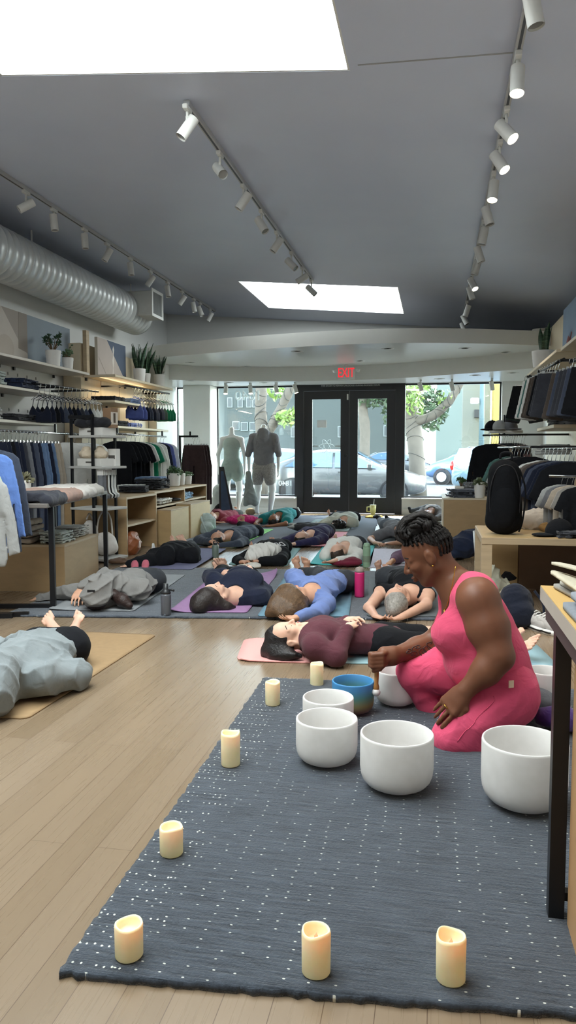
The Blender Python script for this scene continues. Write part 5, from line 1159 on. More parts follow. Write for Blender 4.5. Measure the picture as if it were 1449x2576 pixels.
    a0, a1 = Ef, Wf; ar = nrm(a1 - a0); n1 = nrm(np.cross(ar, V3(0, 0, 1))); n1 = n1 if n1[1] < 0 else -n1; n2 = np.cross(n1, ar); n2 = n2 if n2[2] > 0 else -n2
    for j in range(9):
        cp = a0 + ar * (.02 + .021 * j) + n1 * .06 + n2 * (.022 * math.sin(j * 2.4) + .012); pts = []
        for a_ in np.linspace(0, 7.5, 30):
            g_ = .021 * (1 - a_ / 9); w_ = cp + ar * g_ * math.cos(a_ + j) + n2 * g_ * math.sin(a_ + j)
            ok, co, no, fi = bod.closest_point_on_mesh(Vector(w_)); pts.append(np.array(co))
        tat.tube(pts, .0019, 5)
    tat.build('tattoo', plain('3a2c27', .6), t)
    # mallet held in the far hand
    mh = hx + base; ml = thing('singing_bowl_mallet', 'wooden mallet with white ball head held over the blue bowl', 'mallet', mh)
    bt = D(946, 1741, 2.97) - mh; tp_ = D(949, 1652, 2.98) - mh
    MB().lathe([(0, 0), (.0125, .003), (.012, .02), (.0085, .03), (.0095, .07), (.0105, .11), (.008, .125), (0, .126)], n=14).build('handle', wood('a9763f', (40, 40, 6)), ml)
    h = [c for c in ml.children if c.name.startswith('handle')][0]; dv = Vector(tp_ - bt); h.location = Vector(bt); h.rotation_euler = dv.to_track_quat('Z', 'Y').to_euler(); h.scale = (1, 1, dv.length / .126)
    MB().ell(tuple(tp_), (.0105, .0105, .0105), 14, 10).build('end_knob', wood('a9763f', (40, 40, 6)), ml)
    MB().ell(tuple(bt), (.0175, .0175, .0165), 20, 14).build('ball_head', plain('ebe9e6', .6), ml)
    cu = SDF(); cb = np.array(G(1300, 1822, RT)); cu.ell((0, 0, .05), (.15, .12, .055), .02); o = sdf_obj('cushion', cu, cloth('55565c', .1), None, .008, folds(44, .006, 6)); o.location = tuple(cb + V3(.02, .16, 0)); tag(o, 'dark grey meditation cushion under the kneeling teacher', 'cushion')
teacher()
mb_ = D(1372, 1806, 3.02); t2_ = thing('singing_bowl_mallet', 'wooden mallet lying on the rug behind the black table leg', 'mallet', G(1352, 1812, RT))
MB().cyl((-.05, 0, .02), (.07, .02, .02), .009, .011, n=12).build('handle', wood('a9763f', (6, 40, 40)), t2_); MB().ell((.085, .022, .02), (.019, .018, .018), 18, 12).build('ball_head', plain('ebe9e6', .6), t2_)
pb = SDF(); pb.ell((0, 0, .05), (.09, .07, .05), .02); pb.ell((.05, .02, .03), (.08, .07, .035), .02); o = sdf_obj('drawstring_pouch', pb, cloth('43286b', .15, fuzz=.5), None, .006, folds(51, .012, 14)); o.location = tuple(G(1408, 1850, RT) + V3(0, .05, 0)); tag(o, 'purple velvet pouch on the rug behind the black table leg', 'pouch')
# ================================================================== duct, tracks and ceiling fittings
M_DUCT = plain('cfd2d2', .35, metal=.25, var=.03)
du = thing('spiral_duct', 'large white spiral air duct along the left side of ceiling', 'air duct', (-4.36, 6.5, 3.07))
m = MB(); n = 34; R0 = .265; y0, y1 = -5.0, 4.15
prof = []
yy_ = y0
while yy_ < y1: prof += [(R0, yy_), (R0, yy_ + .11), (R0 + .003, yy_ + .113), (R0 + .003, yy_ + .121)]; yy_ += .124
prof += [(R0, y1), (R0 * .85, y1 + .05), (0, y1 + .06)]
m.lathe([(0, y0)] + prof, n=n); m.v = [(x, z, y) for x, y, z in m.v]; m.build('duct_pipe', M_DUCT, du)
rg = MB().bx(-.05, .46, 3.62, 4.06, -.09, .25, bev=.01).build('register_box', plain('dcdedc', .5), du)
gx = .461
f_ = MB(); f_.bx(gx, gx + .012, 3.60, 4.04, -.1, -.06).bx(gx, gx + .012, 3.60, 4.04, .24, .28).bx(gx, gx + .012, 3.60, 3.64, -.06, .24).bx(gx, gx + .012, 4.0, 4.04, -.06, .24)
gf = f_.build('grille_frame', M_WHITE, rg); s_ = MB()
for i in range(12): s_.bx(gx - .004, gx + .008, 3.65 + i * .029, 3.662 + i * .029, -.06, .24)
s_.build('grille', plain('8c8f90', .5), gf)
for i, Y in enumerate((7.75, 10.42)):
    MB().cyl((.03 if i else 0, Y - 6.5, .24), (.03 if i else 0, Y - 6.5, cz(-4.36) - 3.07), .011, n=8).build('hanger_rod', M_WHITE, du)
    MB().cyl((.05, Y - 6.5, .26), (.05, Y - 6.5, .262), .02).build('rod_plate', M_WHITE, du)
M_TRK = plain('b9bbbc', .4); M_TRD = plain('4c4f55', .5); M_HEAD = plain('d3d4d1', .45); M_LIT = emit('fff1d6', 14, 'lamp_glow'); M_OFF = plain('8f9190', .2, metal=.3)
def track(label, x, y0, y1):
    t = thing('ceiling_track', label, 'track', (x, (y0 + y1) / 2, cz(x) - .012)); L = (y1 - y0) / 2
    MB().bx(-.018, .018, -L, L, -.022, .010).build('rail', M_TRK, t); MB().bx(-.007, .007, -L + .02, L - .02, -.0235, -.0222).build('slot', M_TRD, t); return t
track('ceiling light track along the left beside the air duct', -3.62, 1.0, 12.25); track('middle ceiling light track ending before the far skylight', -1.565, 4.7, 9.65); track('right ceiling light track with lit spotlights', .38, 1.5, 12.5)
def spot(label, x, y, ztop, px, py, tilt, az, lit, group, drop=.13):
    t = thing('track_spotlight', label, 'spotlight', (x, y, ztop), group=group)
    a = MB(); a.bx(-.017, .017, -.05, .05, -.03, 0, bev=.004).cyl((0, 0, -.03), (0, 0, -.07), .009, n=8); a.build('adapter', M_HEAD, t)
    d = V3(math.sin(tilt) * math.cos(az), math.sin(tilt) * math.sin(az), -math.cos(tilt)); c0 = V3(0, 0, -drop); r = .036; h = MB()
    h.cyl(c0 - d * .075, c0 + d * .075, r, n=20, cap=False).cyl(c0 - d * .0751, c0 - d * .075, r * .999, n=20)
    h.cyl(c0 + d * .074, c0 + d * .045, r * .93, r * .80, n=20, cap=False)
    h.build('head', M_HEAD, t); MB().bar((0, 0, -.06), c0, .016).build('yoke', M_HEAD, t)
    MB().cyl(c0 + d * .05, c0 + d * .066, r * .88, n=20).build('lamp', M_LIT if lit else M_OFF, t)
    return c0 + np.array([x, y, ztop]) + d * .09, d
spots = []
def row(x, pts, where, group):
    for i, (px, py, tilt, az, lit) in enumerate(pts):
        z = cz(x) - .15; p = G(px, py, z); lab = '%s spotlight from the nearest end of the %s ceiling track' % (ORD[i], where)
        q = spot(lab, x, p[1], cz(x) - .034, px, py, tilt, az, lit, group); spots.append((q, lit))
rr = random.Random(5)
row(.38, [(1360, 12, .2, 0, 0), (1305, 195, .25, -1.7, 1), (1272, 325, .7, -.7, 1), (1250, 403, .6, -.7, 1), (1250, 475, .3, -1.9, 1), (1221, 540, .3, -.5, 0), (1218, 590, .2, 3.6, 0), (1198, 637, .3, 0, 0), (1203, 670, .3, 3.4, 0), (1180, 712, .6, -.9, 1), (1173, 735, .3, 0, 0), (1170, 780, .3, 3, 0), (1160, 803, .5, -.5, 0), (1160, 822, .4, -.5, 0)], 'right', 'spotlights on the right ceiling track')
row(-1.565, [(482, 315, .6, 3.6, 0), (547, 425, .9, -.9, 0), (610, 503, .6, 3.4, 0), (650, 563, .6, -.4, 0), (700, 613, .6, 3.5, 0), (725, 662, .8, -.3, 0), (757, 698, 1.0, 3.3, 0), (778, 728, .8, -.2, 0)], 'middle', 'spotlights on the middle ceiling track')
row(-3.62, [(78, 513, 1.0, 3.7, 0), (157, 555, .1, 0, 0), (224, 603, .05, 0, 0), (292, 637, .5, 3.6, 0), (343, 673, .1, 0, 0), (400, 703, .6, 3.5, 0), (436, 730, .2, -.5, 0), (476, 752, .6, 3.3, 0), (502, 770, .2, 0, 0), (516, 780, .4, 0, 0), (536, 795, .5, 3.4, 0)], 'left', 'spotlights on the left ceiling track')
for i, (px, py) in enumerate([(568, 988), (630, 985), (695, 990), (743, 988), (1058, 976), (1137, 976), (1237, 976)]):
    p = D(px, py, 12.75); spot('%s small spotlight from the left above the shop windows' % ORD[i], p[0], 12.75, Z2 - .002, px, py, .3, -1.5 + .4 * i, 1, 'spotlights above the shop window', drop=.11)
for (p, d), lit in spots:
    if lit:
        l = bpy.data.lights.new('spot_beam', 'SPOT'); l.energy = 45; l.color = (1, .87, .68); l.spot_size = 1.1; l.spot_blend = .6; l.shadow_soft_size = .03
        o = bpy.data.objects.new('spot_beam', l); COL.objects.link(o); o.location = tuple(p); o.rotation_euler = Vector(d).to_track_quat('-Z', 'Y').to_euler()
# ================================================================== shelving and clothes
M_SHELF = wood('c5beb4', (2, 2, 2), .05); M_SHELFW = wood('d2c3a8', (3, 18, 3), .08); M_PLY = wood('a98c66', (5, 5, 16), .10, .5); M_PLYL = wood('b89c70', (4, 4, 14), .09, .5); M_PLYE = wood('b39e80', (3, 3, 30), .12, .5)
def brackets(t, xs, ys, z, w0, w1):
    for y in ys: MB().bx(w0, w1, y - .013, y + .013, z - .055, z - .018).build('bracket', M_BLKM, t)
def wall_shelf(label, x0, x1, y0, y1, z, m, br, wall):
    t = thing('wall_shelf', label, 'shelf', ((x0 + x1) / 2, (y0 + y1) / 2, z)); cx_, cy_ = (x0 + x1) / 2, (y0 + y1) / 2
    MB().bx(x0 - cx_, x1 - cx_, y0 - cy_, y1 - cy_, -.018, .012, bev=.003).build('board', m, t)
    for y in br: MB().bx(min(wall, x1) - cx_, max(wall, x0) - cx_ - (.02 if wall > x0 else -.0), y - cy_ - .014, y - cy_ + .014, -.055, -.019).build('bracket', M_BLKM, t)
    return t
wall_shelf('long top shelf on left wall holding two potted succulents', -4.68, -4.25, 4.6, 8.87, 2.05, M_SHELF, (6.9, 7.55, 7.85, 8.75), -4.66)
wall_shelf('second left wall shelf holding sage and navy folded clothes', -4.68, -4.25, 4.6, 8.1, 1.735, M_SHELF, (6.95, 7.6), -4.66)
wall_shelf('third left wall shelf holding white and black folded tops', -4.68, -4.25, 4.6, 7.95, 1.39, M_SHELF, (6.9, 7.5), -4.66)
# slots of the wall panel
m = MB()
for y in (6.9, 7.2, 7.55, 7.75, 7.95, 8.15, 8.35):
    for z in (1.0, 1.3, 1.55, 1.95, 2.15): m.add([(WL + .012, y + math.cos(a) * .014, z + .02 * math.sin(a)) for a in np.linspace(0, 2 * PI, 10, endpoint=False)], [tuple(range(10))])
pn_ = struct(MB().bx(WL, WL + .01, 4.6, 8.45, .3, 2.32).build('wall_panel', plain('d6d7d8', .6, var=.01))); m.build('slots', M_BLACK, pn_)
pw = struct(MB().bx(-4.68, -4.44, 9.02, 11.3, .62, 2.46).build('wall_wood_panel', M_SHELFW)); g_ = MB()
for y in (9.6, 10.2, 10.75): g_.bx(-4.4405, -4.4385, y - .003, y + .003, .62, 2.46)
g_.build('panel_joint', plain('7b6a4c', .8), pw)
sb = wall_shelf('top shelf of the wood panel bay holding snake plants', -4.43, -4.0, 9.08, 11.22, 2.05, M_SHELFW, (9.15, 10.2, 10.4, 11.1), -4.42)
wall_shelf('middle shelf of the wood panel bay holding folded denim', -4.43, -4.0, 9.05, 10.2, 1.725, M_SHELFW, (9.1, 9.75), -4.42)
wall_shelf('lower shelf of wood panel bay holding lilac blue folded top', -4.43, -4.0, 9.05, 11.0, 1.405, M_SHELFW, (9.4, 10.1, 10.75), -4.42)
wall_shelf('small shelf by the pier with green folded shirts', -4.3, -3.95, 10.7, 11.28, 1.0, M_SHELFW, (10.9,), -4.28)
ll = MB().bx(-.33, -.31, -.9, .3, -.028, -.019).build('light_strip', emit('ffd28a', 14, 'strip_glow'), sb)
al = bpy.data.lights.new('shelf_strip', 'AREA'); al.shape = 'RECTANGLE'; al.size = .03; al.size_y = 1.5; al.energy = 5; al.color = (1, .78, .45); ao = bpy.data.objects.new('shelf_strip', al); COL.objects.link(ao); ao.location = (-4.3, 10.0, 2.01); ao.rotation_euler = (0, -.5, 0)
# ---- garments (built once, copied along the rails)
M_HNG = plain('c4c8ca', .25, metal=.8, var=0)
def hanger_mb(w=.40, clip=False, drop=0.0):
    m = MB(); r = .0022
    hk = [(.0, 0, .0)] + [(math.sin(a) * .018, 0, math.cos(a) * .018 - .018) for a in np.linspace(-1.9, 1.57, 8)][::-1]
    m.tube([(math.sin(a) * .018, 0, -.004 + math.cos(a) * .018) for a in np.linspace(-1.9, 1.6, 9)] + [(.004, 0, -.045), (0, 0, -.085 - drop)], r, 6)
    if clip: m.tube([(-w / 2, 0, -.09 - drop), (w / 2, 0, -.09 - drop)], r, 6).bx(-w / 2, -w / 2 + .02, -.006, .006, -.12 - drop, -.08 - drop).bx(w / 2 - .02, w / 2, -.006, .006, -.12 - drop, -.08 - drop)
    else: m.tube([(0, 0, -.085 - drop), (-w / 2, 0, -.16 - drop)], r, 6).tube([(0, 0, -.085 - drop), (w / 2, 0, -.16 - drop)], r, 6).tube([(-w / 2, 0, -.16 - drop), (w / 2, 0, -.16 - drop)], r * .8, 6)
    return m
def vfold(seed, amp, f):
    r = np.random.RandomState(seed); p = r.rand(6) * 6.28
    def fn(x, y, z): return (amp * (np.sin(f * x + p[0] + 1.5 * np.sin(3 * z + p[1])) + .6 * np.sin(f * 2.1 * x + p[2] + 3 * z) + 0 * y) * np.clip(1.3 + z * 1.2 * -1, .3, 1.6) * .6).astype(np.float32)
    return fn
def flat(fn, s=.22):   # evaluate a fat shape, squash it in y
    V, F = fn; return V
GAR = {}
def poly_sdf(P, x, z):
    P = np.array(P, float); n = len(P); d = np.full(np.broadcast(x, z).shape, 1e9); s = np.ones_like(d)
    for i in range(n):
        a, b = P[i], P[i - 1]; ex, ez = b[0] - a[0], b[1] - a[1]; wx_, wz_ = x - a[0], z - a[1]; h = np.clip((wx_ * ex + wz_ * ez) / (ex * ex + ez * ez + 1e-12), 0, 1)
        d = np.minimum(d, (wx_ - ex * h) ** 2 + (wz_ - ez * h) ** 2)
        c1, c2, c3 = z >= a[1], z < b[1], ex * wz_ > ez * wx_
        s = np.where((c1 & c2 & c3) | (~c1 & ~c2 & ~c3), -s, s)
    return s * np.sqrt(d)
def sheet(P, th, amp, seed, f=24, res=.0095):
    """cloth cut to a flat outline, with thickness and folds that deepen towards the hem"""
    P = np.array(P, float); lo = np.array([P[:, 0].min() - .03, -.09, P[:, 1].min() - .03]); hi = np.array([P[:, 0].max() + .03, .09, P[:, 1].max() + .03]); n = np.ceil((hi - lo) / res).astype(int) + 1
    x, y, z = [(lo[i] + res * np.arange(n[i])) for i in range(3)]; x = x[:, None, None]; y = y[None, :, None]; z = z[None, None, :]
    r = np.random.RandomState(seed); q = r.rand(6) * 6.28; zt = P[:, 1].max(); g = np.clip((zt - z) * 2.2, .05, 1.2)
    d2 = poly_sdf(P, x[:, 0, :], z[0, 0, :][None, :])[:, None, :]
    yc = amp * g * (np.sin(f * x + q[0] + 1.2 * np.sin(3 * z + q[1])) + .55 * np.sin(2.1 * f * x + q[2] + 2 * z))
    t_ = th * (.35 + .65 * np.clip(-d2 / .05, 0, 1))
    S = np.maximum(d2, np.abs(y - yc) - t_)
    return nets(S.astype(np.float32), lo, res)
def sym(h): return h + [(-x, z) for x, z in reversed(h)]
def gar(kind):
    if kind in GAR: return GAR[kind]
    w, cl, th, am = .4, False, .016, .014
    if kind == 'tee': P = sym([(.055, -.085), (.17, -.115), (.22, -.15), (.30, -.34), (.215, -.375), (.20, -.30), (.205, -.72)])
    elif kind == 'long': P = sym([(.055, -.085), (.17, -.115), (.215, -.15), (.255, -.36), (.30, -.70), (.235, -.71), (.205, -.40), (.215, -.82)])
    elif kind == 'jacket': P, th = sym([(.06, -.085), (.18, -.115), (.235, -.16), (.285, -.40), (.31, -.66), (.235, -.68), (.21, -.40), (.225, -.70), (.205, -.76)]), .026
    elif kind == 'pants': P, w, cl = sym([(.15, -.10), (.165, -.16), (.20, -.42), (.19, -1.02), (.035, -1.02), (.008, -.42)]), .26, True
    elif kind == 'shorts': P, w, cl, th, am = sym([(.15, -.10), (.16, -.15), (.225, -.47), (.06, -.50), (.008, -.36)]), .26, True, .02, .016
    else: P, w, th, am = sym([(.0, -.30), (.035, -.285), (.085, -.215), (.125, -.29), (.13, -.40)]), .2, .018, .006
    V, F = sheet(P, th, am, len(GAR))
    me = bpy.data.meshes.new('garment'); me.from_pydata(V.tolist(), [], F.tolist()); me.polygons.foreach_set('use_smooth', [True] * len(F)); me.update(); me.materials.append(c_black)
    hm = hanger_mb(w, cl).data('hanger'); hm.materials.append(M_HNG)
    ex = None
    if kind == 'bra':
        sm = MB()
        for s in (-1, 1): sm.tube([(s * .085, 0, -.225), (s * .08, .006, -.19), (s * .07, .004, -.15), (s * -.02, .004, -.11)], .004, 6)
        ex = sm.data('strap'); ex.materials.append(c_black)
    GAR[kind] = (me, hm, ex); return GAR[kind]
NAMES = {'tee': ('hanging_tee', 'shirt'), 'long': ('hanging_shirt', 'shirt'), 'jacket': ('hanging_sweatshirt', 'sweatshirt'), 'pants': ('hanging_trousers', 'trousers'), 'shorts': ('hanging_shorts', 'shorts'), 'bra': ('hanging_bralette', 'bralette')}
def garment(kind, label, loc, rz, m, group, sc_=1.0):
    me, hm, ex = gar(kind); nm, cat = NAMES[kind]
    t = thing(nm, label, cat, loc, rz, group); t.scale = (sc_,) * 3
    def part(n, d, mm):
        o = bpy.data.objects.new(n, d); COL.objects.link(o); o.parent = t
        if mm: o.material_slots[0].link = 'OBJECT'; o.material_slots[0].material = mm
    part('fabric', me, m); part('hanger', hm, None)
    if ex: part('strap', ex, m)
    return t
def rail_bar(label, a, b, m=M_CHROME, r=.011, post=None):
    a, b = np.array(a, float), np.array(b, float); c = (a + b) / 2; t = thing('clothes_rail', label, 'clothes rail', c)
    MB().cyl(a - c, b - c, r, n=12).build('bar', m, t)
    for p in (post or []):
        p = [np.array(x, float) for x in p]; MB().bar(p[0] - c, p[1] - c, .022).build('bracket', M_BLKM, t)
    return t
def fill(rail, kind, cols, a, b, where, group, rz=0.0, jit=.03, sc_=1.0):
    """hang one garment per colour entry from point a to point b"""
    n = len(cols); a, b = np.array(a, float), np.array(b, float)
    for i, (cname, cc) in enumerate(cols):
        u = (i + .5) / n; p = a + (b - a) * u
        k = kind if isinstance(kind, str) else kind[i % len(kind)]; cat_ = NAMES[k][1]
        garment(k, '%s %s, %s from near end %s' % (cname, cat_, ORD[i] if i < 16 else 'last', where), p, rz + rr.uniform(-jit, jit), cc, group, sc_ * rr.uniform(.97, 1.03))
cN, cB, cW = ('navy', cloth('191e2e', .1)), ('black', c_black), ('white', cloth('d8d9d6', .05)); cGn = ('green', cloth('0f6b4d', .08)); cBl = ('denim blue', cloth('5a708f', .15)); cGy = ('grey', cloth('6d6f74', .1)); cBe = ('beige', cloth('a59a8c', .08)); cBr = ('brown', cloth('4d4540', .1)); cCh = ('charcoal', cloth('393b42', .1)); cDg = ('dark green', cloth('3f544f', .1)); cLb = ('periwinkle', cloth('5b69a8', .12)); cSl = ('slate', cloth('42495a', .1)); cLg = ('light grey', cloth('a3a6a6', .08)); cTl = ('teal', cloth('4c6e6a', .1))
# bralettes by the second shelf, and white ones beyond
rail_bar('black rail on the left wall above the navy bralettes', (-4.2, 7.45, 1.80), (-4.2, 9.0, 1.84), M_BLKM, .012, [((-4.2, 7.5, 1.81), (-4.68, 7.5, 1.81)), ((-4.2, 8.1, 1.82), (-4.68, 8.1, 1.82)), ((-4.2, 8.7, 1.83), (-4.68, 8.7, 1.83))])
fill(0, 'bra', [cN, cN, cB, cN, cSl, cN, cB, cN, cCh, cSl, cN, cW, cW, cW], (-4.2, 7.5, 1.80), (-4.2, 8.95, 1.835), 'of the black left wall rail', 'bralettes on the left wall rail', sc_=1.0)
rail_bar('black rail under top shelf of wood panel bay holding bralettes', (-4.05, 9.5, 1.96), (-4.05, 11.2, 1.98), M_BLKM, .012, [((-4.05, 9.6, 1.96), (-4.43, 9.6, 1.96)), ((-4.05, 11.1, 1.98), (-4.43, 11.1, 1.98))])
fill(0, 'bra', [cLb, cLb, cN, cSl, cN, cSl, cN, cSl, cDg, cGn, cGn, cGn], (-4.05, 9.75, 1.95), (-4.05, 11.18, 1.97), 'of the rail in the wood panel bay', 'bralettes in the wood panel bay', sc_=1.05)
rail_bar('chrome rail on the left wall packed with trousers and shirts', (-4.05, 6.2, 1.28), (-4.05, 8.9, 1.28), M_CHROME, .012, [((-4.05, 6.5, 1.28), (-4.05, 6.5, 1.38)), ((-4.05, 7.6, 1.28), (-4.05, 7.6, 1.38))])
fill(0, ['pants'], [cN, cN, cB, cN, cN, cCh, cGy, cN, cSl, cN, cBl, cBl, cN, cBl, cBe, cBe], (-4.02, 6.3, 1.27), (-4.0, 7.35, 1.27), 'of the chrome rail on the left wall', 'trousers on the chrome left wall rail', sc_=1.02)
fill(0, ['long'], [cW, cW, ('sheer white', cloth('c9cac6', .05)), ('bright white', cloth('e4e5e2', .04))], (-3.88, 7.45, 1.27), (-3.82, 8.0, 1.27), 'of shirts ending the left wall rail', 'white shirts on the left wall rail', sc_=1.05)
rail_bar('chrome rail above the plywood cubes holding black and green tees', (-3.95, 8.9, 1.31), (-3.95, 10.75, 1.31), M_CHROME, .012, [((-3.95, 9.0, 1.31), (-3.95, 9.0, 1.39)), ((-3.95, 10.6, 1.31), (-3.95, 10.6, 1.39))])
fill(0, ['tee'], [cB, cB, cB, cB, cB, cW, cGn, cW], (-3.93, 8.85, 1.30), (-3.93, 10.05, 1.30), 'of rail above the plywood cubes', 'tees above the plywood cubes', sc_=1.0)
fill(0, ['long'], [cW, cN, cLb, ('pale', cloth('c6cbd0', .05))], (-3.93, 10.1, 1.30), (-3.93, 10.65, 1.30), 'of shirts after the tees above cubes', 'shirts after the tees above the cubes', sc_=.95)
# free-standing rack at the left foreground edge
rk = thing('clothes_rack', 'black metal clothes rack at the left picture edge by the table', 'clothes rack', (-2.72, 4.25, 0))
MB().bar((-.6, 0, 1.2), (.0, 0, 1.2), .025).build('top_bar', M_BLKM, rk); MB().bar((-.5, 0, .015), (.13, .2, .015), .03).bar((-.6, -.06, .015), (.05, -.06 + .2, .015), .03).build('foot_bar', M_BLKM, rk); MB().bar((-.48, 0, 0), (-.48, 0, 1.2), .028).build('post', M_BLKM, rk)
for i, (k, l, c, x, y, z, s) in enumerate([('jacket', 'pale grey marl sweatshirt hanging frontmost at left edge rack', cloth('9d9f9f', .07, heather=.15), -2.71, 4.1, .98, .82), ('tee', 'sage green tee hanging behind the grey sweatshirt at left edge', cloth('a3b09a', .06), -2.80, 4.16, 1.08, .8), ('long', 'periwinkle blue shirt hanging between grey sweatshirt and slate jacket', cloth('5f7fc0', .1), -2.80, 4.32, 1.13, .88), ('long', 'slate blue long jacket hanging last on the left edge rack', cloth('3c4352', .1), -2.84, 4.45, 1.15, .92)]):
    garment(k, l, (x, y, z + .02), .1, c, 'clothes on the left edge rack', s)
# ---- folded clothes
def folded_mesh(seed, layers=2, sx=.3, sy=.24, h=.03, mess=.006):
    d = SDF(); r = np.random.RandomState(seed); q = h / layers / 2
    for i in range(layers):
        z = q + i * 2 * q; w = sx * (.5 - r.rand() * .04); l = sy * (.5 - r.rand() * .04)
        d.cap((-w + q, -l + q, z), (w - q, -l + q, z), q * 1.05, None, .004); 
        d.ell((0, 0, z), (w, l, q * 1.25), .006); d.cap((-w + q, l - q, z), (w - q, l - q, z), q, None, .004); d.cap((-w + q, -l + q, z), (-w + q, l - q, z), q, None, .006); d.cap((w - q, -l + q, z), (w - q, l - q, z), q, None, .006)
        for t_ in (-.6, -.2, .2, .6): d.cap((w * t_, -l + q, z), (w * t_, l - q, z), q * 1.02, None, .008)
    V, F = d.mesh(.007, folds(seed, mess, 12)); me = bpy.data.meshes.new('folded'); V = V.copy(); V[:, 2] = np.maximum(V[:, 2], 0); me.from_pydata(V.tolist(), [], F.tolist()); me.polygons.foreach_set('use_smooth', [True] * len(F)); me.update(); return me
FM = {}
def fold_piece(name, label, cat, loc, rz, m, group=None, layers=2, size=(.3, .24, .03), seed=1, mess=.005):
    key = (layers, size, seed, mess)
    if key not in FM: FM[key] = folded_mesh(seed, layers, *size, mess); FM[key].materials.append(m)
    o = bpy.data.objects.new(name, FM[key]); COL.objects.link(o); o.location = tuple(map(float, loc)); o.rotation_euler.z = rz; o.material_slots[0].link = 'OBJECT'; o.material_slots[0].material = m
    return tag(o, label, cat, group)
def stack(cname, m, loc, rz, n, where, size=(.3, .24, .03), what='folded top', layers=2, seed=1, name='folded_shirt', cat='folded clothes', mess=.004):
    for i in range(n):
        lab = ('%s %s %s' % (cname, what, where)) if n == 1 else '%s %s %s, %s from bottom of pile' % (cname, what, where, ORD[i])
        fold_piece(name, lab, cat, (loc[0] + rr.uniform(-.008, .008), loc[1] + rr.uniform(-.008, .008), loc[2] + i * size[2] * 1.02), rz + rr.uniform(-.06, .06), m[i % len(m)] if isinstance(m, list) else m, None if n == 1 else '%s pile %s' % (cname, where), layers, size, seed + i % 2, mess)
cSage = cloth('9fa9a6', .06); cBlk2 = cloth('26272c', .1)
stack('sage', cSage, (-4.42, 6.75, 1.748), 0, 5, 'on second left wall shelf', (.36, .5, .026), seed=3)
stack('navy', cloth('1f2a42', .12), (-4.42, 7.45, 1.748), .1, 2, 'on second left wall shelf', (.36, .42, .05), layers=3, seed=5)
stack('white', cloth('cfcfcf', .05), (-4.42, 6.7, 1.403), 0, 6, 'on third left wall shelf', (.36, .45, .02), seed=7)
stack('black', cBlk2, (-4.42, 7.4, 1.403), 0, 2, 'on third left wall shelf', (.36, .5, .036), seed=9)
stack('black', cBlk2, (-4.2, 9.3, 1.738), 0, 1, 'on wood bay middle shelf', (.34, .36, .06), layers=3, seed=11)
stack('denim blue', cloth('5a6f93', .15), (-4.2, 9.85, 1.738), 0, 1, 'on wood bay middle shelf', (.34, .4, .07), layers=3, seed=13)
stack('black', cBlk2, (-4.18, 9.35, 1.418), 0, 1, 'on wood bay lower shelf', (.34, .34, .07), layers=2, seed=15)
stack('lilac blue', cloth('8492c9', .1), (-4.2, 9.8, 1.418), 0, 1, 'on wood bay lower shelf', (.34, .45, .06), layers=3, seed=17, mess=.009)
stack('green', cGn[1], (-4.12, 10.95, 1.013), 0, 3, 'on the small shelf by the pier', (.3, .4, .03), seed=19)
# ---- plants
M_POT = plain('dedcd8', .55, var=.02); M_SOIL = plain('3a3029', .95)
def pot(t, r, h, ribs=True):
    prof = [(0, 0), (r * .78, 0), (r * .82, .006)]
    for i in range(9): z = h * (.06 + .86 * i / 8); prof += [(r * (.83 + .17 * i / 8) + (.0018 if i % 2 and ribs else 0), z)]
    prof += [(r, h), (r * .93, h), (r * .9, h * .88), (0, h * .88)]
    MB().lathe(prof, n=32).build('pot', M_POT, t); MB().lathe([(0, h * .885), (r * .9, h * .885), (r * .9, h * .87), (0, h * .87)], n=20).build('soil', M_SOIL, t)
def snake_mat():
    t = NT('snake_leaf'); v = t.coord((1, 1, 9)); n_ = t.noise(v, 6, 4, .7, .8); t.base(t.ramp(n_, [(.35, lin('1f3527')), (.55, lin('3c5a41')), (.7, lin('6f8a5f'))])); t.rough(.4); return t.m
M_SNAKE = snake_mat()
def succ_mat(c): 
    t = NT('succulent_' + c); b = lin(c); t.base(t.ramp(t.noise(t.coord(), 25, 3), [(.3, sc(b, .6)), (.7, sc(b, 1.3))])); t.rough(.5); return t.m
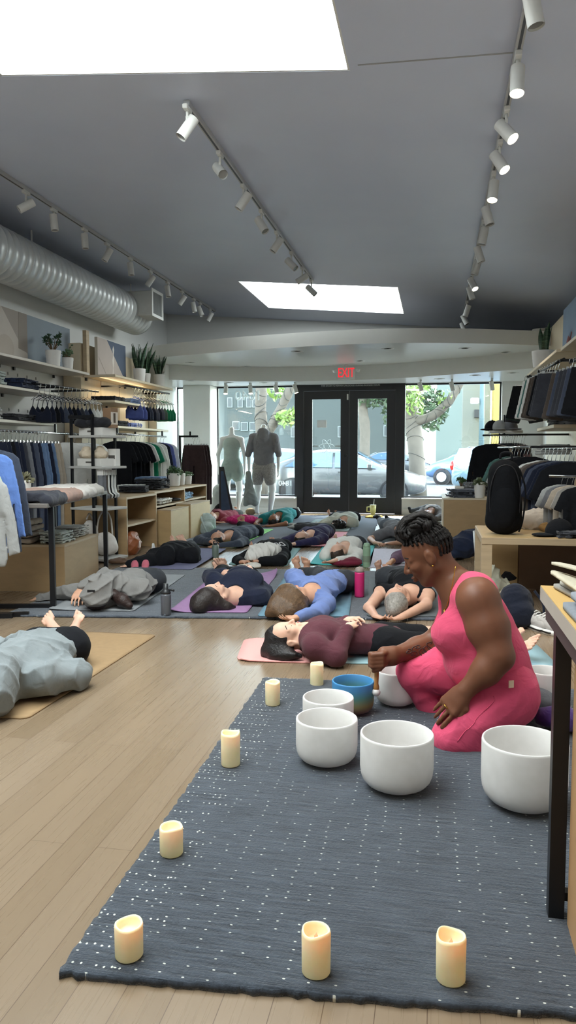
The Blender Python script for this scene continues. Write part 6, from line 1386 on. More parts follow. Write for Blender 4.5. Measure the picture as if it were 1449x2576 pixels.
def plant(label, loc, r, h, kind, seed, size, col='3f5a3a'):
    t = thing('potted_%s' % ('snake_plant' if kind == 'snake' else 'succulent'), label, 'potted plant', loc); pot(t, r, h); rs = np.random.RandomState(seed); z0 = h * .87
    if kind == 'snake':
        for i in range(11):
            a = rs.rand() * 6.28; rad = r * .55 * rs.rand(); L = size * (.65 + .35 * rs.rand()); lean = .10 + .22 * rs.rand(); w = .022 + .008 * rs.rand(); b = MB(); tw = rs.rand() * 3
            base = V3(math.cos(a) * rad, math.sin(a) * rad, z0); pts = []
            vs = []; N_ = 10
            for j in range(N_):
                u = j / (N_ - 1); c0 = base + V3(math.cos(a) * lean * L * u ** 1.5, math.sin(a) * lean * L * u ** 1.5, L * u); ww = w * (.55 + 1.0 * u * (1 - u) * 2 + .1) * (1 - u ** 5)
                ta = tw + u * .9; e = V3(math.cos(ta), math.sin(ta), 0); n_ = V3(-math.sin(ta), math.cos(ta), 0)
                vs += [c0 - e * ww + n_ * ww * .35, c0 - n_ * .002, c0 + e * ww + n_ * ww * .35, c0 + n_ * .005]
            fs = [(4 * j + k, 4 * j + (k + 1) % 4, 4 * j + 4 + (k + 1) % 4, 4 * j + 4 + k) for j in range(N_ - 1) for k in range(4)]
            b.add(vs, fs, True); b.build('leaf', M_SNAKE, t)
    elif kind == 'jade':
        m_ = MB(); st = MB()
        for i in range(12):
            a = rs.rand() * 6.28; tip = V3(math.cos(a) * size * .6 * rs.rand() ** .5, math.sin(a) * size * .6 * rs.rand() ** .5, z0 + size * (.45 + .55 * rs.rand())); st.tube([(tip[0] * .1, tip[1] * .1, z0), (tip[0] * .5, tip[1] * .5, z0 + (tip[2] - z0) * .5), tip], [.007, .005, .003], 6)
            for k in range(12):
                d = nrm(rs.randn(3) + V3(0, 0, .5)); p = tip + d * size * .12 * (.3 + rs.rand()); Mx = Vector(d).to_track_quat('Z', 'Y').to_matrix(); m_.ell(p, (.011, .004, .02), 8, 5, Mx)
        st.build('stem', plain('6f5b43', .8), t); m_.build('foliage', succ_mat(col), t, fix=False)
    else:
        m_ = MB()
        for i in range(110):
            d = rs.randn(3); d[2] = abs(d[2]); d = nrm(d); p = V3(0, 0, z0) + d * V3(r * 1.1, r * 1.1, size) * (.6 + .4 * rs.rand()); Mx = Vector(nrm(d + rs.randn(3) * .4)).to_track_quat('Z', 'Y').to_matrix(); m_.ell(p, (.012, .007, .03), 6, 4, Mx)
        m_.build('foliage', succ_mat(col), t, fix=False)
    if kind == 'trail': pass
    return t
def at_shelf(px, y, z): p = D(px, 900, y); return (p[0], p[1], z)
plant('jade succulent in larger white pot on the long top shelf', tuple(X(134, 914, -4.38)[:2]) + (2.063,), .088, .19, 'jade', 1, .2, '33503a')
tp_ = plant('wispy upright plant in smaller white pot on the long top shelf', tuple(X(171, 922, -4.38)[:2]) + (2.063,), .066, .15, 'jade', 2, .10, '5c7555')
MB().tube([(0, 0, .14), (.01, 0, .22), (.03, 0, .28), (.06, 0, .30)], .003, 6).ell((.06, 0, .3), (.015, .01, .01), 8, 6).ell((.035, 0, .27), (.015, .01, .008), 8, 6).ell((.02, .01, .24), (.016, .01, .008), 8, 6).build('sprig', succ_mat('5c7555'), tp_)
plant('tall snake plant in largest white pot on wood panel bay shelf', (-4.13, 10.2, 2.063), .088, .19, 'snake', 3, .42)
plant('snake plant in narrow white pot, middle of three on bay shelf', (-4.2, 10.62, 2.063), .07, .17, 'snake', 4, .46)
plant('short snake plant in white pot nearest the pier', (-4.1, 10.92, 2.063), .088, .18, 'snake', 5, .33)
# ---- pictures leaning on the shelves
def picture(label, p0, p1, z0, z1, th, shapes, edge='c8c4ba', ins=0.0):
    p0, p1 = V3(*p0, 0), V3(*p1, 0); c = (p0 + p1) / 2; L = np.linalg.norm(p1 - p0); a = math.atan2(p1[1] - p0[1], p1[0] - p0[0])
    t = thing('canvas_picture', label, 'picture', (c[0], c[1], z0), a); H = z1 - z0
    MB().bx(-L / 2, L / 2, 0, th, 0, H).build('canvas', plain(edge, .8), t)
    for i, (nm, pts, col) in enumerate(shapes):
        MB().prism([(-L / 2 + u * L, -.0006 * (i + 1), v * H) for u, v in pts], (0, .0005, 0)).build(nm, plain(col, .75, var=.04, nscale=5), t)
    return t
R_ = [(0, 0), (1, 0), (1, 1), (0, 1)]
picture('large pale canvas of draped cloth shapes on the top left shelf', (-4.60, 6.9), (-4.60, 9.06), 2.062, 2.64, .03, [('ground', R_, '8c97a1'), ('pale_block', [(0, 0), (.52, 0), (.52, 1), (0, 1)], 'a39a92'), ('drape', [(0, 1), (.28, 1), (.42, .5), (.52, .22), (.52, 0), (0, 0)], 'c4bcb3'), ('round_form', [(.31 + .08 * math.cos(a), .25 + .25 * math.sin(a)) for a in np.linspace(0, 2 * PI, 22, endpoint=False)], 'b9afa4'), ('column', [(.43, .3), (.52, .25), (.52, 1), (.44, 1)], '948b83')])
picture('canvas of lone figure on beige and slate blocks beside snake plants', (-4.30, 9.22), (-4.30, 10.12), 2.062, 2.56, .04, [('ground', R_, 'b3a8a0'), ('slate_block', [(.32, 1), (1, 1), (1, .02), (.92, .1)], '4e5a6d'), ('figure', [(.5, .12), (.53, .12), (.535, .3), (.56, .5), (.55, .66), (.57, .8), (.54, .9), (.51, .8), (.53, .66), (.5, .5), (.52, .3)], 'd6d0c8'), ('thin_line', [(.02, .5), (.03, .5), (.3, .05), (.29, .05)], '8a8178')])
wp = tag(MB().bx(-4.42, -4.37, 9.05, 9.13, 2.063, 2.62).build('leaning_board', M_PLYE), 'narrow plywood board leaning at the left of the figure canvas', 'board')
# ---- left table, plywood plinth and etagere
ang = math.atan2(6.19 - 4.65, -2.89 + 2.57); ux = V3(math.cos(ang), math.sin(ang), 0); wx = V3(-ux[1], ux[0], 0) * 1.0    # wx points left (to the wall)
o = V3(-2.54, 4.68, 0); Lt = 1.58; Wd = .45
tb = thing('display_table', 'black framed display table with folded trousers at left', 'table', o + ux * Lt / 2 + wx * Wd / 2, ang)
MB().bx(-Lt / 2 - .12, Lt / 2 + .06, -Wd / 2 - .01, Wd / 2 - .28, .70, .73, bev=.004).build('table_top', plain('6f6a66', .5), tb)
for sx in (-1, 1):
    for y in (-Wd / 2 + .0, Wd / 2): MB().bx(sx * Lt / 2 - .017, sx * Lt / 2 + .017, y - .017, y + .017, 0, .70).build('leg', M_BLKM, tb)
    MB().bx(sx * Lt / 2 - .015, sx * Lt / 2 + .015, -Wd / 2 + .017, Wd / 2 - .017, .01, .04).build('stretcher', M_BLKM, tb)
def onT(u, w, z): return o + ux * u + wx * w + V3(0, 0, z)
def drape_roll(name, label, c, u, wd, m, seed, rad=.05):
    d = SDF()
    for k in range(3): d.cap((-wd / 2, -.02, .016 + .02 * k), (wd / 2, -.02, .016 + .02 * k), .015, None, .004); d.cap((-wd / 2, .0, .016 + .02 * k), (-wd / 2, .34, .014 + .02 * k), .014, None, .012); d.cap((wd / 2, 0, .016 + .02 * k), (wd / 2, .34, .014 + .02 * k), .014, None, .012); d.ell((0, .16, .016 + .02 * k), (wd / 2 + .01, .2, .016), .012)
    d.cap((-wd / 2, -.05, .01), (wd / 2, -.05, .01), .045, None, .03); ob = sdf_obj(name, d, m, None, .007, folds(seed, .007, 10)); ob.location = tuple(c); ob.rotation_euler.z = u; return tag(ob, label, 'folded clothes')
for i, (lab, col, u) in enumerate([('black folded leggings hanging over the near edge of display table', '33353e', .12), ('dusty pink folded leggings over the display table edge', 'a08478', .55), ('white folded leggings over the display table edge', 'd3cec8', .98)]):
    drape_roll('folded_leggings', lab, onT(u, .06, .733), ang, .34, cloth(col, .06), 60 + i)
drape_roll('folded_leggings', 'cream folded leggings nearest far end of the display table', onT(1.34, .07, .733), ang, .26, cloth('c2bdb6', .06), 66)
plant('green leafy succulent in white pot behind the display table', onT(.28, .46, .735), .075, .14, 'bush', 7, .12, '4a6b3c'); plant('dried brown succulent in white pot behind the display table', onT(.78, .46, .735), .075, .12, 'bush', 8, .07, '6d6a4f')
rs_ = MB().bx(-Lt / 2 - .1, Lt / 2, Wd / 2 - .28, Wd / 2 + .22, .7001, .7301).build('rear_board', plain('6f6a66', .5), tb)
cA, cB_ = V3(-2.78, 5.31, 0), V3(-2.89, 6.17, 0); a2 = math.atan2(cB_[1] - cA[1], cB_[0] - cA[0]); u2 = nrm(cB_ - cA); w2 = V3(-u2[1], u2[0], 0)
Lp = np.linalg.norm(cB_ - cA); pl = thing('plywood_plinth', 'low plywood plinth with folded pale clothes under left table', 'plinth', cA + u2 * Lp / 2 + w2 * .5, a2)
MB().bx(-Lp / 2, Lp / 2 - .05, -.5, .55, 0, .345).build('box', M_PLY, pl); MB().bx(-Lp / 2 - .003, Lp / 2 - .047, -.503, .553, .3455, .362).build('top_edge', M_PLYE, pl)
onP = lambda u, w, z=.363: cA + u2 * u + w2 * w + V3(0, 0, z)
stack('beige', cloth('a3978a', .08), onP(.16, .42), a2, 4, 'on the low left plinth', (.3, .3, .045), seed=21, layers=1, mess=.009, what='folded sweater')
stack('pale mint', cloth('b3bab6', .05), onP(.18, .12), a2 + PI / 2, 4, 'on near part of low plinth', (.2, .26, .022), seed=23)
stack('light grey', cloth('b7b9b6', .05), onP(.6, .16), a2 + PI / 2, 5, 'on far part of low plinth', (.24, .3, .017), seed=25)
e1, e2 = V3(-3.13, 6.76, 0), V3(-3.03, 7.09, 0); eu = nrm(e2 - e1); ew = V3(-eu[1], eu[0], 0); ea = math.atan2(eu[1], eu[0])
et = thing('etagere', 'narrow black metal rack with white trays before the plywood cubes', 'shelving rack', e1, ea)
for i, z in enumerate((1.225, .925, .52, .03)): MB().bx(0, .36, 0, .42, z - .012, z + .012, bev=.003).build('tray', plain('b6b5b2', .5), et)
for (x, y) in ((.02, .13), (.34, .13), (.02, .40), (.34, .40)): MB().bx(x - .011, x + .011, y - .011, y + .011, 0 if y > .2 else .04, 1.44 if x < .1 else 1.24).build('post', M_BLKM, et)
MB().bx(.0, .04, .12, .42, 1.40, 1.43).build('top_rail', M_BLKM, et)
onE = lambda x, y, z: tuple(e1 + eu * x + ew * y + V3(0, 0, z))
M_CARD = plain('dcdad6', .6)
for lab, x, y, z, s in (('white shallow box tray with cut handle on the top tray', .17, .2, 1.237, (.2, .3, .075)), ('white shallow box with handle hole on the middle tray', .16, .22, .937, (.2, .3, .075)), ('tall white box standing on the middle tray', .29, .1, .937, (.07, .1, .17))):
    b_ = thing('product_box', lab, 'box', onE(x, y, z), ea); MB().bx(-s[0] / 2, s[0] / 2, -s[1] / 2, s[1] / 2, 0, s[2], bev=.002).build('carton', M_CARD, b_); MB().bx(-s[0] / 2 - .001, -s[0] / 2 + .001, -.04, .04, s[2] * .4, s[2] * .62, bev=.0).build('handle_hole', plain('55524e', .8), b_)
b_ = thing('product_box', 'tall kraft brown bottle carton with cut window on top tray', 'box', onE(.20, .06, 1.312), ea); MB().bx(-.05, .05, -.05, .05, 0, .19).build('carton', plain('8d6f55', .7), b_); MB().bx(-.05, .05, -.0515, -.0505, .03, .15).build('window', plain('d9cfc4', .5), b_); MB().bx(-.015, .015, -.053, -.052, .045, .14).build('cut', plain('4d3d31', .6), b_)
d = SDF()
for x in (-.1, .02, .12): d.ell((x, 0, .05), (.085, .1, .055), .03)
o_ = sdf_obj('folded_leggings', d, cBlk2, None, .008, folds(70, .008, 11)); o_.location = onE(.1, .2, 1.31); tag(o_, 'black rolled clothes in the shallow tray on top of the rack', 'folded clothes')
for i, (x, y) in enumerate(((.12, .3), (.16, .16))):
    d = SDF(); d.ell((0, 0, .04), (.08, .08, .05), .02); d.ell((0, 0, .09), (.045, .045, .035), .02); o_ = sdf_obj('scrunchie_pouch', d, cloth('cfc0aa', .06), None, .006, folds(72 + i, .008, 16)); o_.location = onE(x, y, 1.012); tag(o_, ('far' if i == 0 else 'near') + ' cream cloth pouch in the box on the middle tray', 'pouch')
for i in range(9):
    cc = [cGy, cGy, cGy, cBr, cW, cB, cW, cLg, cW][i]; t = thing('hanging_sock_pair', '%s sock pair on the rack, %s from its near end' % (cc[0], ORD[i]), 'socks', onE(.04 + .035 * i, .06 + .01 * i, .90), ea, 'sock pairs hanging on the black rack')
    MB().bx(-.006, .006, -.035, .035, -.05, 0).build('card', M_CARD, t); d = MB(); d.tube([(0, 0, -.05), (0, 0, -.17), (0, -.02, -.24), (0, -.07, -.26)], [.03, .03, .03, .02], 10, flat=.5, up=(1, 0, 0)); d.build('sock', cc[1], t)
# white bags on the base
def bag(name, label, loc, m, parts, rz=0, seed=80, res=.008, amp=.008, straps=(), cat='bag', sm=None, f=10):
    t = thing(name, label, cat, loc, rz); d = SDF()
    for p in parts: d.ell(p[0], p[1], p[2] if len(p) > 2 else .03)
    sdf_obj('bag_body', d, m, t, res, folds(seed, amp, f))
    for s in straps: MB().tube(spline(s[0], 16), s[1], 8, flat=s[2] if len(s) > 2 else 1.0).build('strap', sm or m, t)
    return t
bag('crossbody_bag', 'white crossbody bag with wide strap on the rack base', onE(.2, .16, .045), cloth('cfcac4', .05), [((0, 0, .12), (.12, .09, .12)), ((.05, -.06, .08), (.07, .06, .07))], ea - .6, 81, straps=[([(-.08, 0, .18), (-.06, 0, .36), (0, 0, .45), (.06, 0, .38), (.08, 0, .18)], .018, .4)])
bag('backpack', 'white small backpack standing behind the crossbody bag on rack', onE(.14, .30, .045), cloth('bdb9b4', .05), [((0, 0, .18), (.09, .06, .18)), ((0, -.05, .1), (.07, .04, .09))], ea - .6, 82, straps=[([(-.03, 0, .36), (0, 0, .42), (.03, 0, .36)], .008)])
# ---- plywood cubes
def cube(label, y0, y1, x0, x1, h, shelves, top=True):
    t = thing('plywood_cube', label, 'display cube', ((x0 + x1) / 2, (y0 + y1) / 2, 0)); a, b_ = x0 - (x0 + x1) / 2, x1 - (x0 + x1) / 2; c, d_ = y0 - (y0 + y1) / 2, y1 - (y0 + y1) / 2; e = .022
    MB().bx(a, b_, c, c + e, 0, h - e).build('side', M_PLY, t); MB().bx(a, b_, d_ - e, d_, 0, h - e).build('side', M_PLY, t); MB().bx(a, b_, c, d_, h - e, h).build('top', M_PLYE, t); MB().bx(a, a + .012, c + e, d_ - e, 0, h - e).build('back', M_PLY, t)
    MB().bx(b_, b_ + .003, c, c + e, 0, h).bx(b_, b_ + .003, d_ - e, d_, 0, h).bx(b_, b_ + .003, c + e, d_ - e, h - e, h).build('edge_band', M_PLYE, t)
    for z in shelves: MB().bx(a + .012, b_ - .005, c + e, d_ - e, z - .011, z + .011).build('shelf', M_PLYE, t)
    return t
cube('plywood cube with two open shelves and a brown bag', 7.30, 8.16, -3.85, -3.12, .61, (.31,))
cube('plywood cube with white tees above its pulled out box', 8.22, 9.3, -3.9, -3.17, .62, (.44,)); cube('plywood cube with blue socks above its pulled out box', 9.33, 10.5, -3.95, -3.25, .62, (.44,))
for lab, x0, x1, y0, y1, h in (('pulled out plywood box nearest the open cube', -3.162, -2.985, 8.26, 8.9, .40), ('pulled out plywood box nearest the brown trouser rack', -3.162, -2.97, 8.93, 9.75, .425)):
    t = thing('plywood_box', lab, 'display box', ((x0 + x1) / 2, (y0 + y1) / 2, 0)); MB().bx(-(x1 - x0) / 2, (x1 - x0) / 2, -(y1 - y0) / 2, (y1 - y0) / 2, 0, h, bev=.003).build('box', M_PLYL, t); MB().bx(-(x1 - x0) / 2 - .001, (x1 - x0) / 2 + .001, -(y1 - y0) / 2 - .001, (y1 - y0) / 2 + .001, h + .0005, h + .012).build('top_edge', M_PLYE, t)
stack('black', cBlk2, (-3.4, 8.2, .622), .2, 2, 'on top of the open plywood cube', (.32, .3, .035), seed=31)
stack('black', cBlk2, (-3.4, 8.75, .632), -.1, 3, 'on the middle plywood cube', (.34, .34, .04), seed=33, mess=.008)
stack('denim', cBl[1], (-3.55, 9.1, .632), .1, 3, 'behind black clothes on middle cube', (.34, .36, .045), seed=35, layers=3)
stack('white', cW[1], (-3.55, 8.45, .632), .1, 2, 'beside black clothes on middle cube', (.3, .3, .03), seed=36)
stack('white crumpled', cW[1], (-3.3, 8.6, .463), .1, 1, 'inside the middle plywood cube', (.3, .5, .06), seed=37, layers=2, mess=.014)
stack('pale blue', cloth('8fb0cc', .15), (-3.35, 9.6, .463), .1, 2, 'inside the far plywood cube', (.3, .6, .04), seed=39, mess=.01)
d = SDF(); d.ell((0, 0, .02), (.09, .05, .022), .01); o_ = sdf_obj('glasses_case', d, M_BLACK, None, .006); o_.location = (-3.2, 8.98, .47); tag(o_, 'black glasses case inside the middle plywood cube', 'glasses case')
plant('green succulent in the large white pot on the far cube', (-3.4, 9.55, .632), .085, .17, 'bush', 9, .11, '4c6a45'); tq = plant('white pot with tall sprig, middle of three on far cube', (-3.42, 9.85, .632), .07, .16, 'jade', 10, .06, '6b7b5a'); MB().tube([(0, 0, .14), (.02, 0, .24), (.01, 0, .31), (.03, 0, .36)], .003, 6).build('sprig', succ_mat('6b7b5a'), tq)
plant('smallest white pot at the far end of the far cube', (-3.4, 10.12, .632), .055, .14, 'bush', 11, .04, '4c6a45')
bag('leather_tote', 'brown leather tote bag in the bottom of open plywood cube', (-3.16, 7.5, .0), plain('8b4f2d', .45, var=.15, bump=.2), [((0, 0, .09), (.11, .17, .10)), ((0, .1, .1), (.10, .07, .12)), ((0, -.1, .1), (.10, .07, .12)), ((.0, .02, .2), (.07, .16, .04))], .3, 84, .008, .012)
d = SDF(); d.ell((0, 0, .03), (.05, .06, .03), .02); d.ell((.01, .02, .07), (.02, .03, .05), .02); o_ = sdf_obj('tissue_paper', d, plain('e6e6e6', .8), None, .006, folds(85, .012, 18)); o_.location = (-2.93, 7.5, 0); tag(o_, 'crumpled white paper on the floor by the brown tote', 'paper')
# brown trousers on a small black rack, sign, pouf
rk = thing('clothes_rack', 'slim black rack with brown trousers by the white pier', 'clothes rack', (-3.75, 11.2, 0)); MB().bx(-.15, -.12, -.015, .015, 0, 1.33).build('post', M_BLKM, rk); MB().bx(-.15, .16, -.015, .015, 1.31, 1.34).build('top_bar', M_BLKM, rk); MB().bx(.02, .05, -.015, .015, 1.341, 1.40).build('hook', M_BLKM, rk); MB().bx(-.2, .3, -.2, .2, 0, .02).build('base', M_BLKM, rk)
for i in range(3): garment('pants', 'dark brown trousers on slim black rack, %s from the front' % ORD[i], (-3.62 + .02 * i, 11.06 + .07 * i, 1.29), .1, cloth('3a2d2e', .12), 'brown trousers on the slim rack', 1.0)
sg = thing('sidewalk_sign', 'black leaning chalkboard sign beside the brown trousers', 'sign', (-3.42, 11.9, 0), .2); MB().prism([(-.03, -.2, 0), (.22, -.2, 0), (.05, -.2, .85), (-.03, -.2, .85)], (0, .05, 0)).build('frame', M_BLACK, sg); MB().prism([(.0, -.203, .08), (.165, -.203, .08), (.04, -.203, .78), (.0, -.203, .78)], (0, .002, 0)).build('board', plain('2f4a6a', .5, var=.2), sg)
d = SDF(); d.cap((0, 0, .1), (0, 0, .42), .13, .125, .02); o_ = sdf_obj('pouf', d, cloth('dfe3df', .05, fuzz=.8), None, .01, folds(86, .008, 18)); o_.location = (-3.62, 12.45, 0); tag(o_, 'white fluffy pouf stool by the left pillar', 'stool')
bag('tote_bag', 'black bag on the floor before the white pouf', (-3.5, 12.1, 0.012), cBlk2, [((0, 0, .1), (.12, .1, .12))], 0, 87)
# ================================================================== mannequins
M_MAN = plain('f2f4f2', .25, var=.01)
def mannequin(label, px, py, Y, h, male, clothes, arm):
    b0 = D(px, py, Y); t = thing('mannequin', label, 'mannequin', (b0[0], Y, 0)); b = SDF(); w = 1.12 if male else 1.0
    hip = .88 * h; sh = 1.40 * h; yy = V3(0, 1, 0); xx = V3(1, 0, 0)
    b.cap((0, 0, 1.30 * h), (0, 0, 1.56 * h), .05 * w, .042 * w, .03); b.cap((0, 0, sh - .1), (0, 0, 1.13 * h), .105 * w, .085 * w, .05, sq=(xx, 1.35)); b.cap((0, 0, 1.13 * h), (0, 0, hip), .085 * w, .105 * w, .05, sq=(xx, 1.35))
    for s in (-1, 1):
        S = V3(s * .165 * w, 0, sh - .03); E = V3(s * .235 * w, -.03, 1.10 * h); W = V3(s * (.22 if s > 0 else .24) * w, .04, .84 * h)
        b.cap((s * .06, 0, sh), S, .05, .052 * w, .03); b.cap(S, E, .046 * w, .037 * w, .02); b.cap(E, W, .036 * w, .024, .02); hand_sdf(b, W, W + V3(0, .03, -.17), [s, 0, 0], [0, 1, 0], curl=.25)
        H_ = V3(s * .085 * w, 0, hip); K = V3(s * .10 * w + (.03 if s > 0 else 0), .02, .47 * h); A = V3(s * .11 * w, -.03, .07); b.cap(H_, K, .088 * w, .054 * w, .03); b.cap(K, A, .055 * w, .034, .03); b.ell(K + V3(0, -.025, -.14), (.05, .05, .11), .03); b.cap(A, A + V3(0, .12, -.04), .033, .022, .02)
    sdf_obj('body', b, M_MAN, t, .009)
    for (nm, m, parts, amp) in clothes:
        d = SDF()
        for p in parts: d.cap(p[0], p[1], p[2], p[3], .03, sq=(xx, p[4]) if len(p) > 4 and p[4] else None, sub=(len(p) > 5))
        sdf_obj(nm, d, m, t, .009, folds(len(nm) + int(px), amp, 9))
    MB().lathe([(0, 0), (.16, 0), (.16, .008), (0, .01)], n=28).build('base_plate', M_STEEL, t); MB().cyl((.1, -.06, .01), (.1, -.06, .40), .008, n=8).build('support_rod', M_STEEL, t)
    return t
h1 = .95; xx = V3(1, 0, 0)
mannequin('white female mannequin in pale tank top and shorts at left window', 584, 1285, 12.7, h1, False, [
    ('tank_top', cloth('b4c2bb', .05), [((0, 0, 1.30 * h1), (0, 0, 1.13 * h1), .118, .098, 1.33), ((0, 0, 1.13 * h1), (0, 0, 1.0 * h1), .098, .112, 1.33), ((-.05, 0, 1.42 * h1), (-.07, 0, 1.28 * h1), .03, .09), ((.05, 0, 1.42 * h1), (.07, 0, 1.28 * h1), .03, .09)], .003),
    ('shorts', cloth('a9b8b0', .05), [((0, 0, 1.0 * h1), (0, 0, .88 * h1), .112, .125, 1.35), ((.085, 0, .88 * h1), (.10, 0, .70 * h1), .105, .105), ((-.085, 0, .88 * h1), (-.10, 0, .70 * h1), .105, .105)], .008)], None)
h2 = .97
mannequin('white mannequin in dark grey hoodie and patterned shorts at window', 664, 1290, 12.65, h2, True, [
    ('hoodie', cloth('86868b', .08), [((0, 0, 1.33 * h2), (0, 0, 1.1 * h2), .135, .125, 1.38), ((0, 0, 1.1 * h2), (0, 0, .93 * h2), .125, .135, 1.38), ((-.188, 0, 1.375 * h2), (-.266, -.03, 1.08 * h2), .076, .058), ((.188, 0, 1.375 * h2), (.266, -.03, 1.08 * h2), .076, .058), ((-.14, 0, 1.385 * h2), (.14, 0, 1.385 * h2), .07, .07), ((0, -.06, 1.46 * h2), (0, -.1, 1.36 * h2), .085, .07, 1.3)], .008),
    ('shorts', cloth('a9a6a2', .35, nscale=60), [((0, 0, .95 * h2), (0, 0, .86 * h2), .12, .13, 1.35), ((.095, 0, .87 * h2), (.11, 0, .62 * h2), .108, .10), ((-.095, 0, .87 * h2), (-.11, 0, .62 * h2), .108, .10)], .005)], None)
d = SDF(); p = D(628, 1200, 12.6); d.cap((0, 0, 0), (.02, 0, -.45), .05, .09, .03); d.cap((.03, 0, -.15), (.12, 0, -.5), .045, .06, .03); d.cap((-.02, 0, -.2), (-.05, 0, -.52), .04, .05, .03)
o_ = sdf_obj('held_jacket', d, cloth('98a09c', .06), None, .009, folds(90, .014, 10)); o_.location = (p[0], 12.5, .72); tag(o_, 'grey green jacket hanging from the female mannequin hand', 'jacket')
# ================================================================== right side of the shop
struct(MB().bx(1.5, 1.62, 6.2, 11.0, .1, 2.75).build('wall_wood_panel', M_SHELFW)); PW = 1.5
def rshelf(label, y0, y1, z, x0=1.13): return wall_shelf(label, x0, PW - .005, y0, y1, z, M_SHELFW, [y0 + .3 + k * .55 for k in range(int((y1 - y0) / .55))], PW - .01)
rshelf('right wall top shelf holding a snake plant in a pale pot', 7.55, 9.9, 2.03, 1.1); rshelf('second right wall shelf near the picture edge', 6.2, 7.5, 2.03, 1.13); rshelf('lower right wall shelf above grey folded caps', 6.9, 8.0, 1.3, 1.0)
plant('large snake plant in pale pot on right wall shelf', (1.2, 9.2, 2.045), .13, .19, 'snake', 21, .36)
pc = picture('blue canvas with small red swimmers leaning on the right shelf', (1.46, 9.55), (1.46, 7.6), 2.047, 2.75, .03, [('ground', R_, '7f93a8'), ('lower_band', [(0, 0), (1, 0), (1, .35), (0, .22)], 'a9b6bf'), ('swimmer', [(.14, .42), (.2, .5), (.26, .44), (.3, .52), (.33, .5), (.28, .38), (.22, .40), (.17, .36)], '8c4a48')])
for i, (where, kind, cols, a, b_, s) in enumerate([
    ('of far right wall shorts', 'shorts', [cB, cDg, cDg, cCh, cSl, cCh, cDg, cCh, cCh], (.92, 8.3, 1.86), (.98, 9.0, 1.86), .92),
    ('of middle right wall shorts', 'shorts', [cCh, cCh, cB, cBr, cBr, cW, cTl, cW], (1.05, 7.0, 1.87), (.98, 7.9, 1.87), 1.0),
    ('of nearest right wall shorts', 'shorts', [cB, cSl, cCh, cCh, cSl, cBr], (1.2, 6.3, 1.84), (1.10, 6.8, 1.84), 1.0)]):
    rail_bar('black wall rail holding the %s shorts group at right' % ('far', 'middle', 'near')[i], V3(*a) + V3(.02, -.1, 0), V3(*b_) + V3(.02, .1, 0), M_BLKM, .012, [(V3(*a), V3(PW, a[1], a[2])), (V3(*b_), V3(PW, b_[1], b_[2]))]); fill(0, kind, cols, a, b_, where, where[3:] + ' group', PI * 0, .04, s)
rail_bar('black rail of the cap stand before the right window wall', (.56, 9.5, 1.28), (1.05, 9.2, 1.28), M_BLKM, .012, [((.8, 9.4, 1.29), (.8, 9.4, 1.52)), ((1.05, 9.2, 1.28), (1.5, 9.2, 1.28))])
fill(0, 'long', [cB, cBe, cN, cN, cBr, cN, cN, cCh, cN, cGy], (.60, 8.9, 1.25), (.93, 9.45, 1.27), 'of rail under the caps', 'long tops under the cap stand', .0, .03, .95)
fill(0, 'bra', [('dusty pink', cloth('7d5f62', .1))] * 5, (.88, 9.25, 1.26), (1.02, 9.2, 1.26), 'of rail end beside the caps', 'dusty pink tops beside the caps', .5, .1, .9)
cs = wall_shelf('white cap shelf on black post before the right window', .62, 1.0, 9.25, 9.55, 1.32, M_WHITE, (), 1.0)
def cap_hat(label, loc, m, rz, s=1.0):
    t = thing('baseball_cap', label, 'cap', loc, rz); t.scale = (s,) * 3; d = SDF(); d.ell((0, 0, .03), (.085, .1, .095), .02); sdf_obj('crown', d, m, t, .007, None, 0, lambda x, y, z: (-z + 0 * x + 0 * y)); d = SDF(); d.ell((0, -.12, .012), (.075, .085, .012), .01); sdf_obj('brim', d, m, t, .006); MB().ell((0, 0, .126), (.008, .008, .005), 10, 6).build('button', m, t); return t
for i, (x, y, c) in enumerate(((.66, 9.42, cB[1]), (.74, 9.35, cLg[1]), (.86, 9.33, cGy[1]))): cap_hat(('black cap at window end of the cap shelf', 'pale grey cap in the middle of cap shelf', 'large dark grey cap nearest the wall on cap shelf')[i], (x, y, 1.333), c, -.6 + .5 * i)
rail_bar('chrome rail with black and green tees at right', (.62, 7.9, 1.12), (.85, 7.2, 1.12), M_CHROME, .011, [((.85, 7.2, 1.12), (1.5, 7.2, 1.12))])
fill(0, 'tee', [cB, cB, cB, cCh, cLg, cDg, cTl], (.86, 7.15, 1.11), (.72, 7.8, 1.11), 'of right chrome rail with green tees', 'tees on right chrome rail', 0, .03, .95)
rail_bar('chrome rail with large dark tees beyond the right backpack', (1.12, 6.0, 1.10), (.92, 6.9, 1.10), M_CHROME, .011, [((1.12, 6.0, 1.10), (1.5, 6.0, 1.10))])
fill(0, ['tee'], [cB, ('deep navy', cloth('161c2c', .1)), cN, cSl, cN, cBr, ('taupe', cloth('6a625c', .08)), cW], (1.06, 6.15, 1.09), (.90, 6.85, 1.09), 'of rail beyond the backpack', 'large dark tees at right', 0, .03, 1.08)
rail_bar('low chrome rail with grey tees at the right edge', (.80, 5.65, .90), (1.15, 5.35, .90), M_CHROME, .010, [((1.15, 5.35, .9), (1.48, 5.35, .9))])
fill(0, 'tee', [cB, ('greige', cloth('8e8a85', .07)), cBe, cGy, cLg], (1.0, 5.4, .89), (.88, 5.75, .89), 'of low rail at right edge', 'tees on the low right rail', 0, .1, .62)
garment('jacket', 'black coat hanging nearest the right picture edge', (1.06, 4.9, 1.12), 1.2, cB[1], None, 1.0); garment('long', 'tan sweater hanging at the right edge above the grey tees', (1.12, 5.6, 1.13), .4, cloth('8d7a62', .1), None, .7)
garment('pants', 'grey joggers hanging at right edge above the front table', (.86, 3.2, 1.08), .8, cloth('8d8b8c', .08), None, .72)
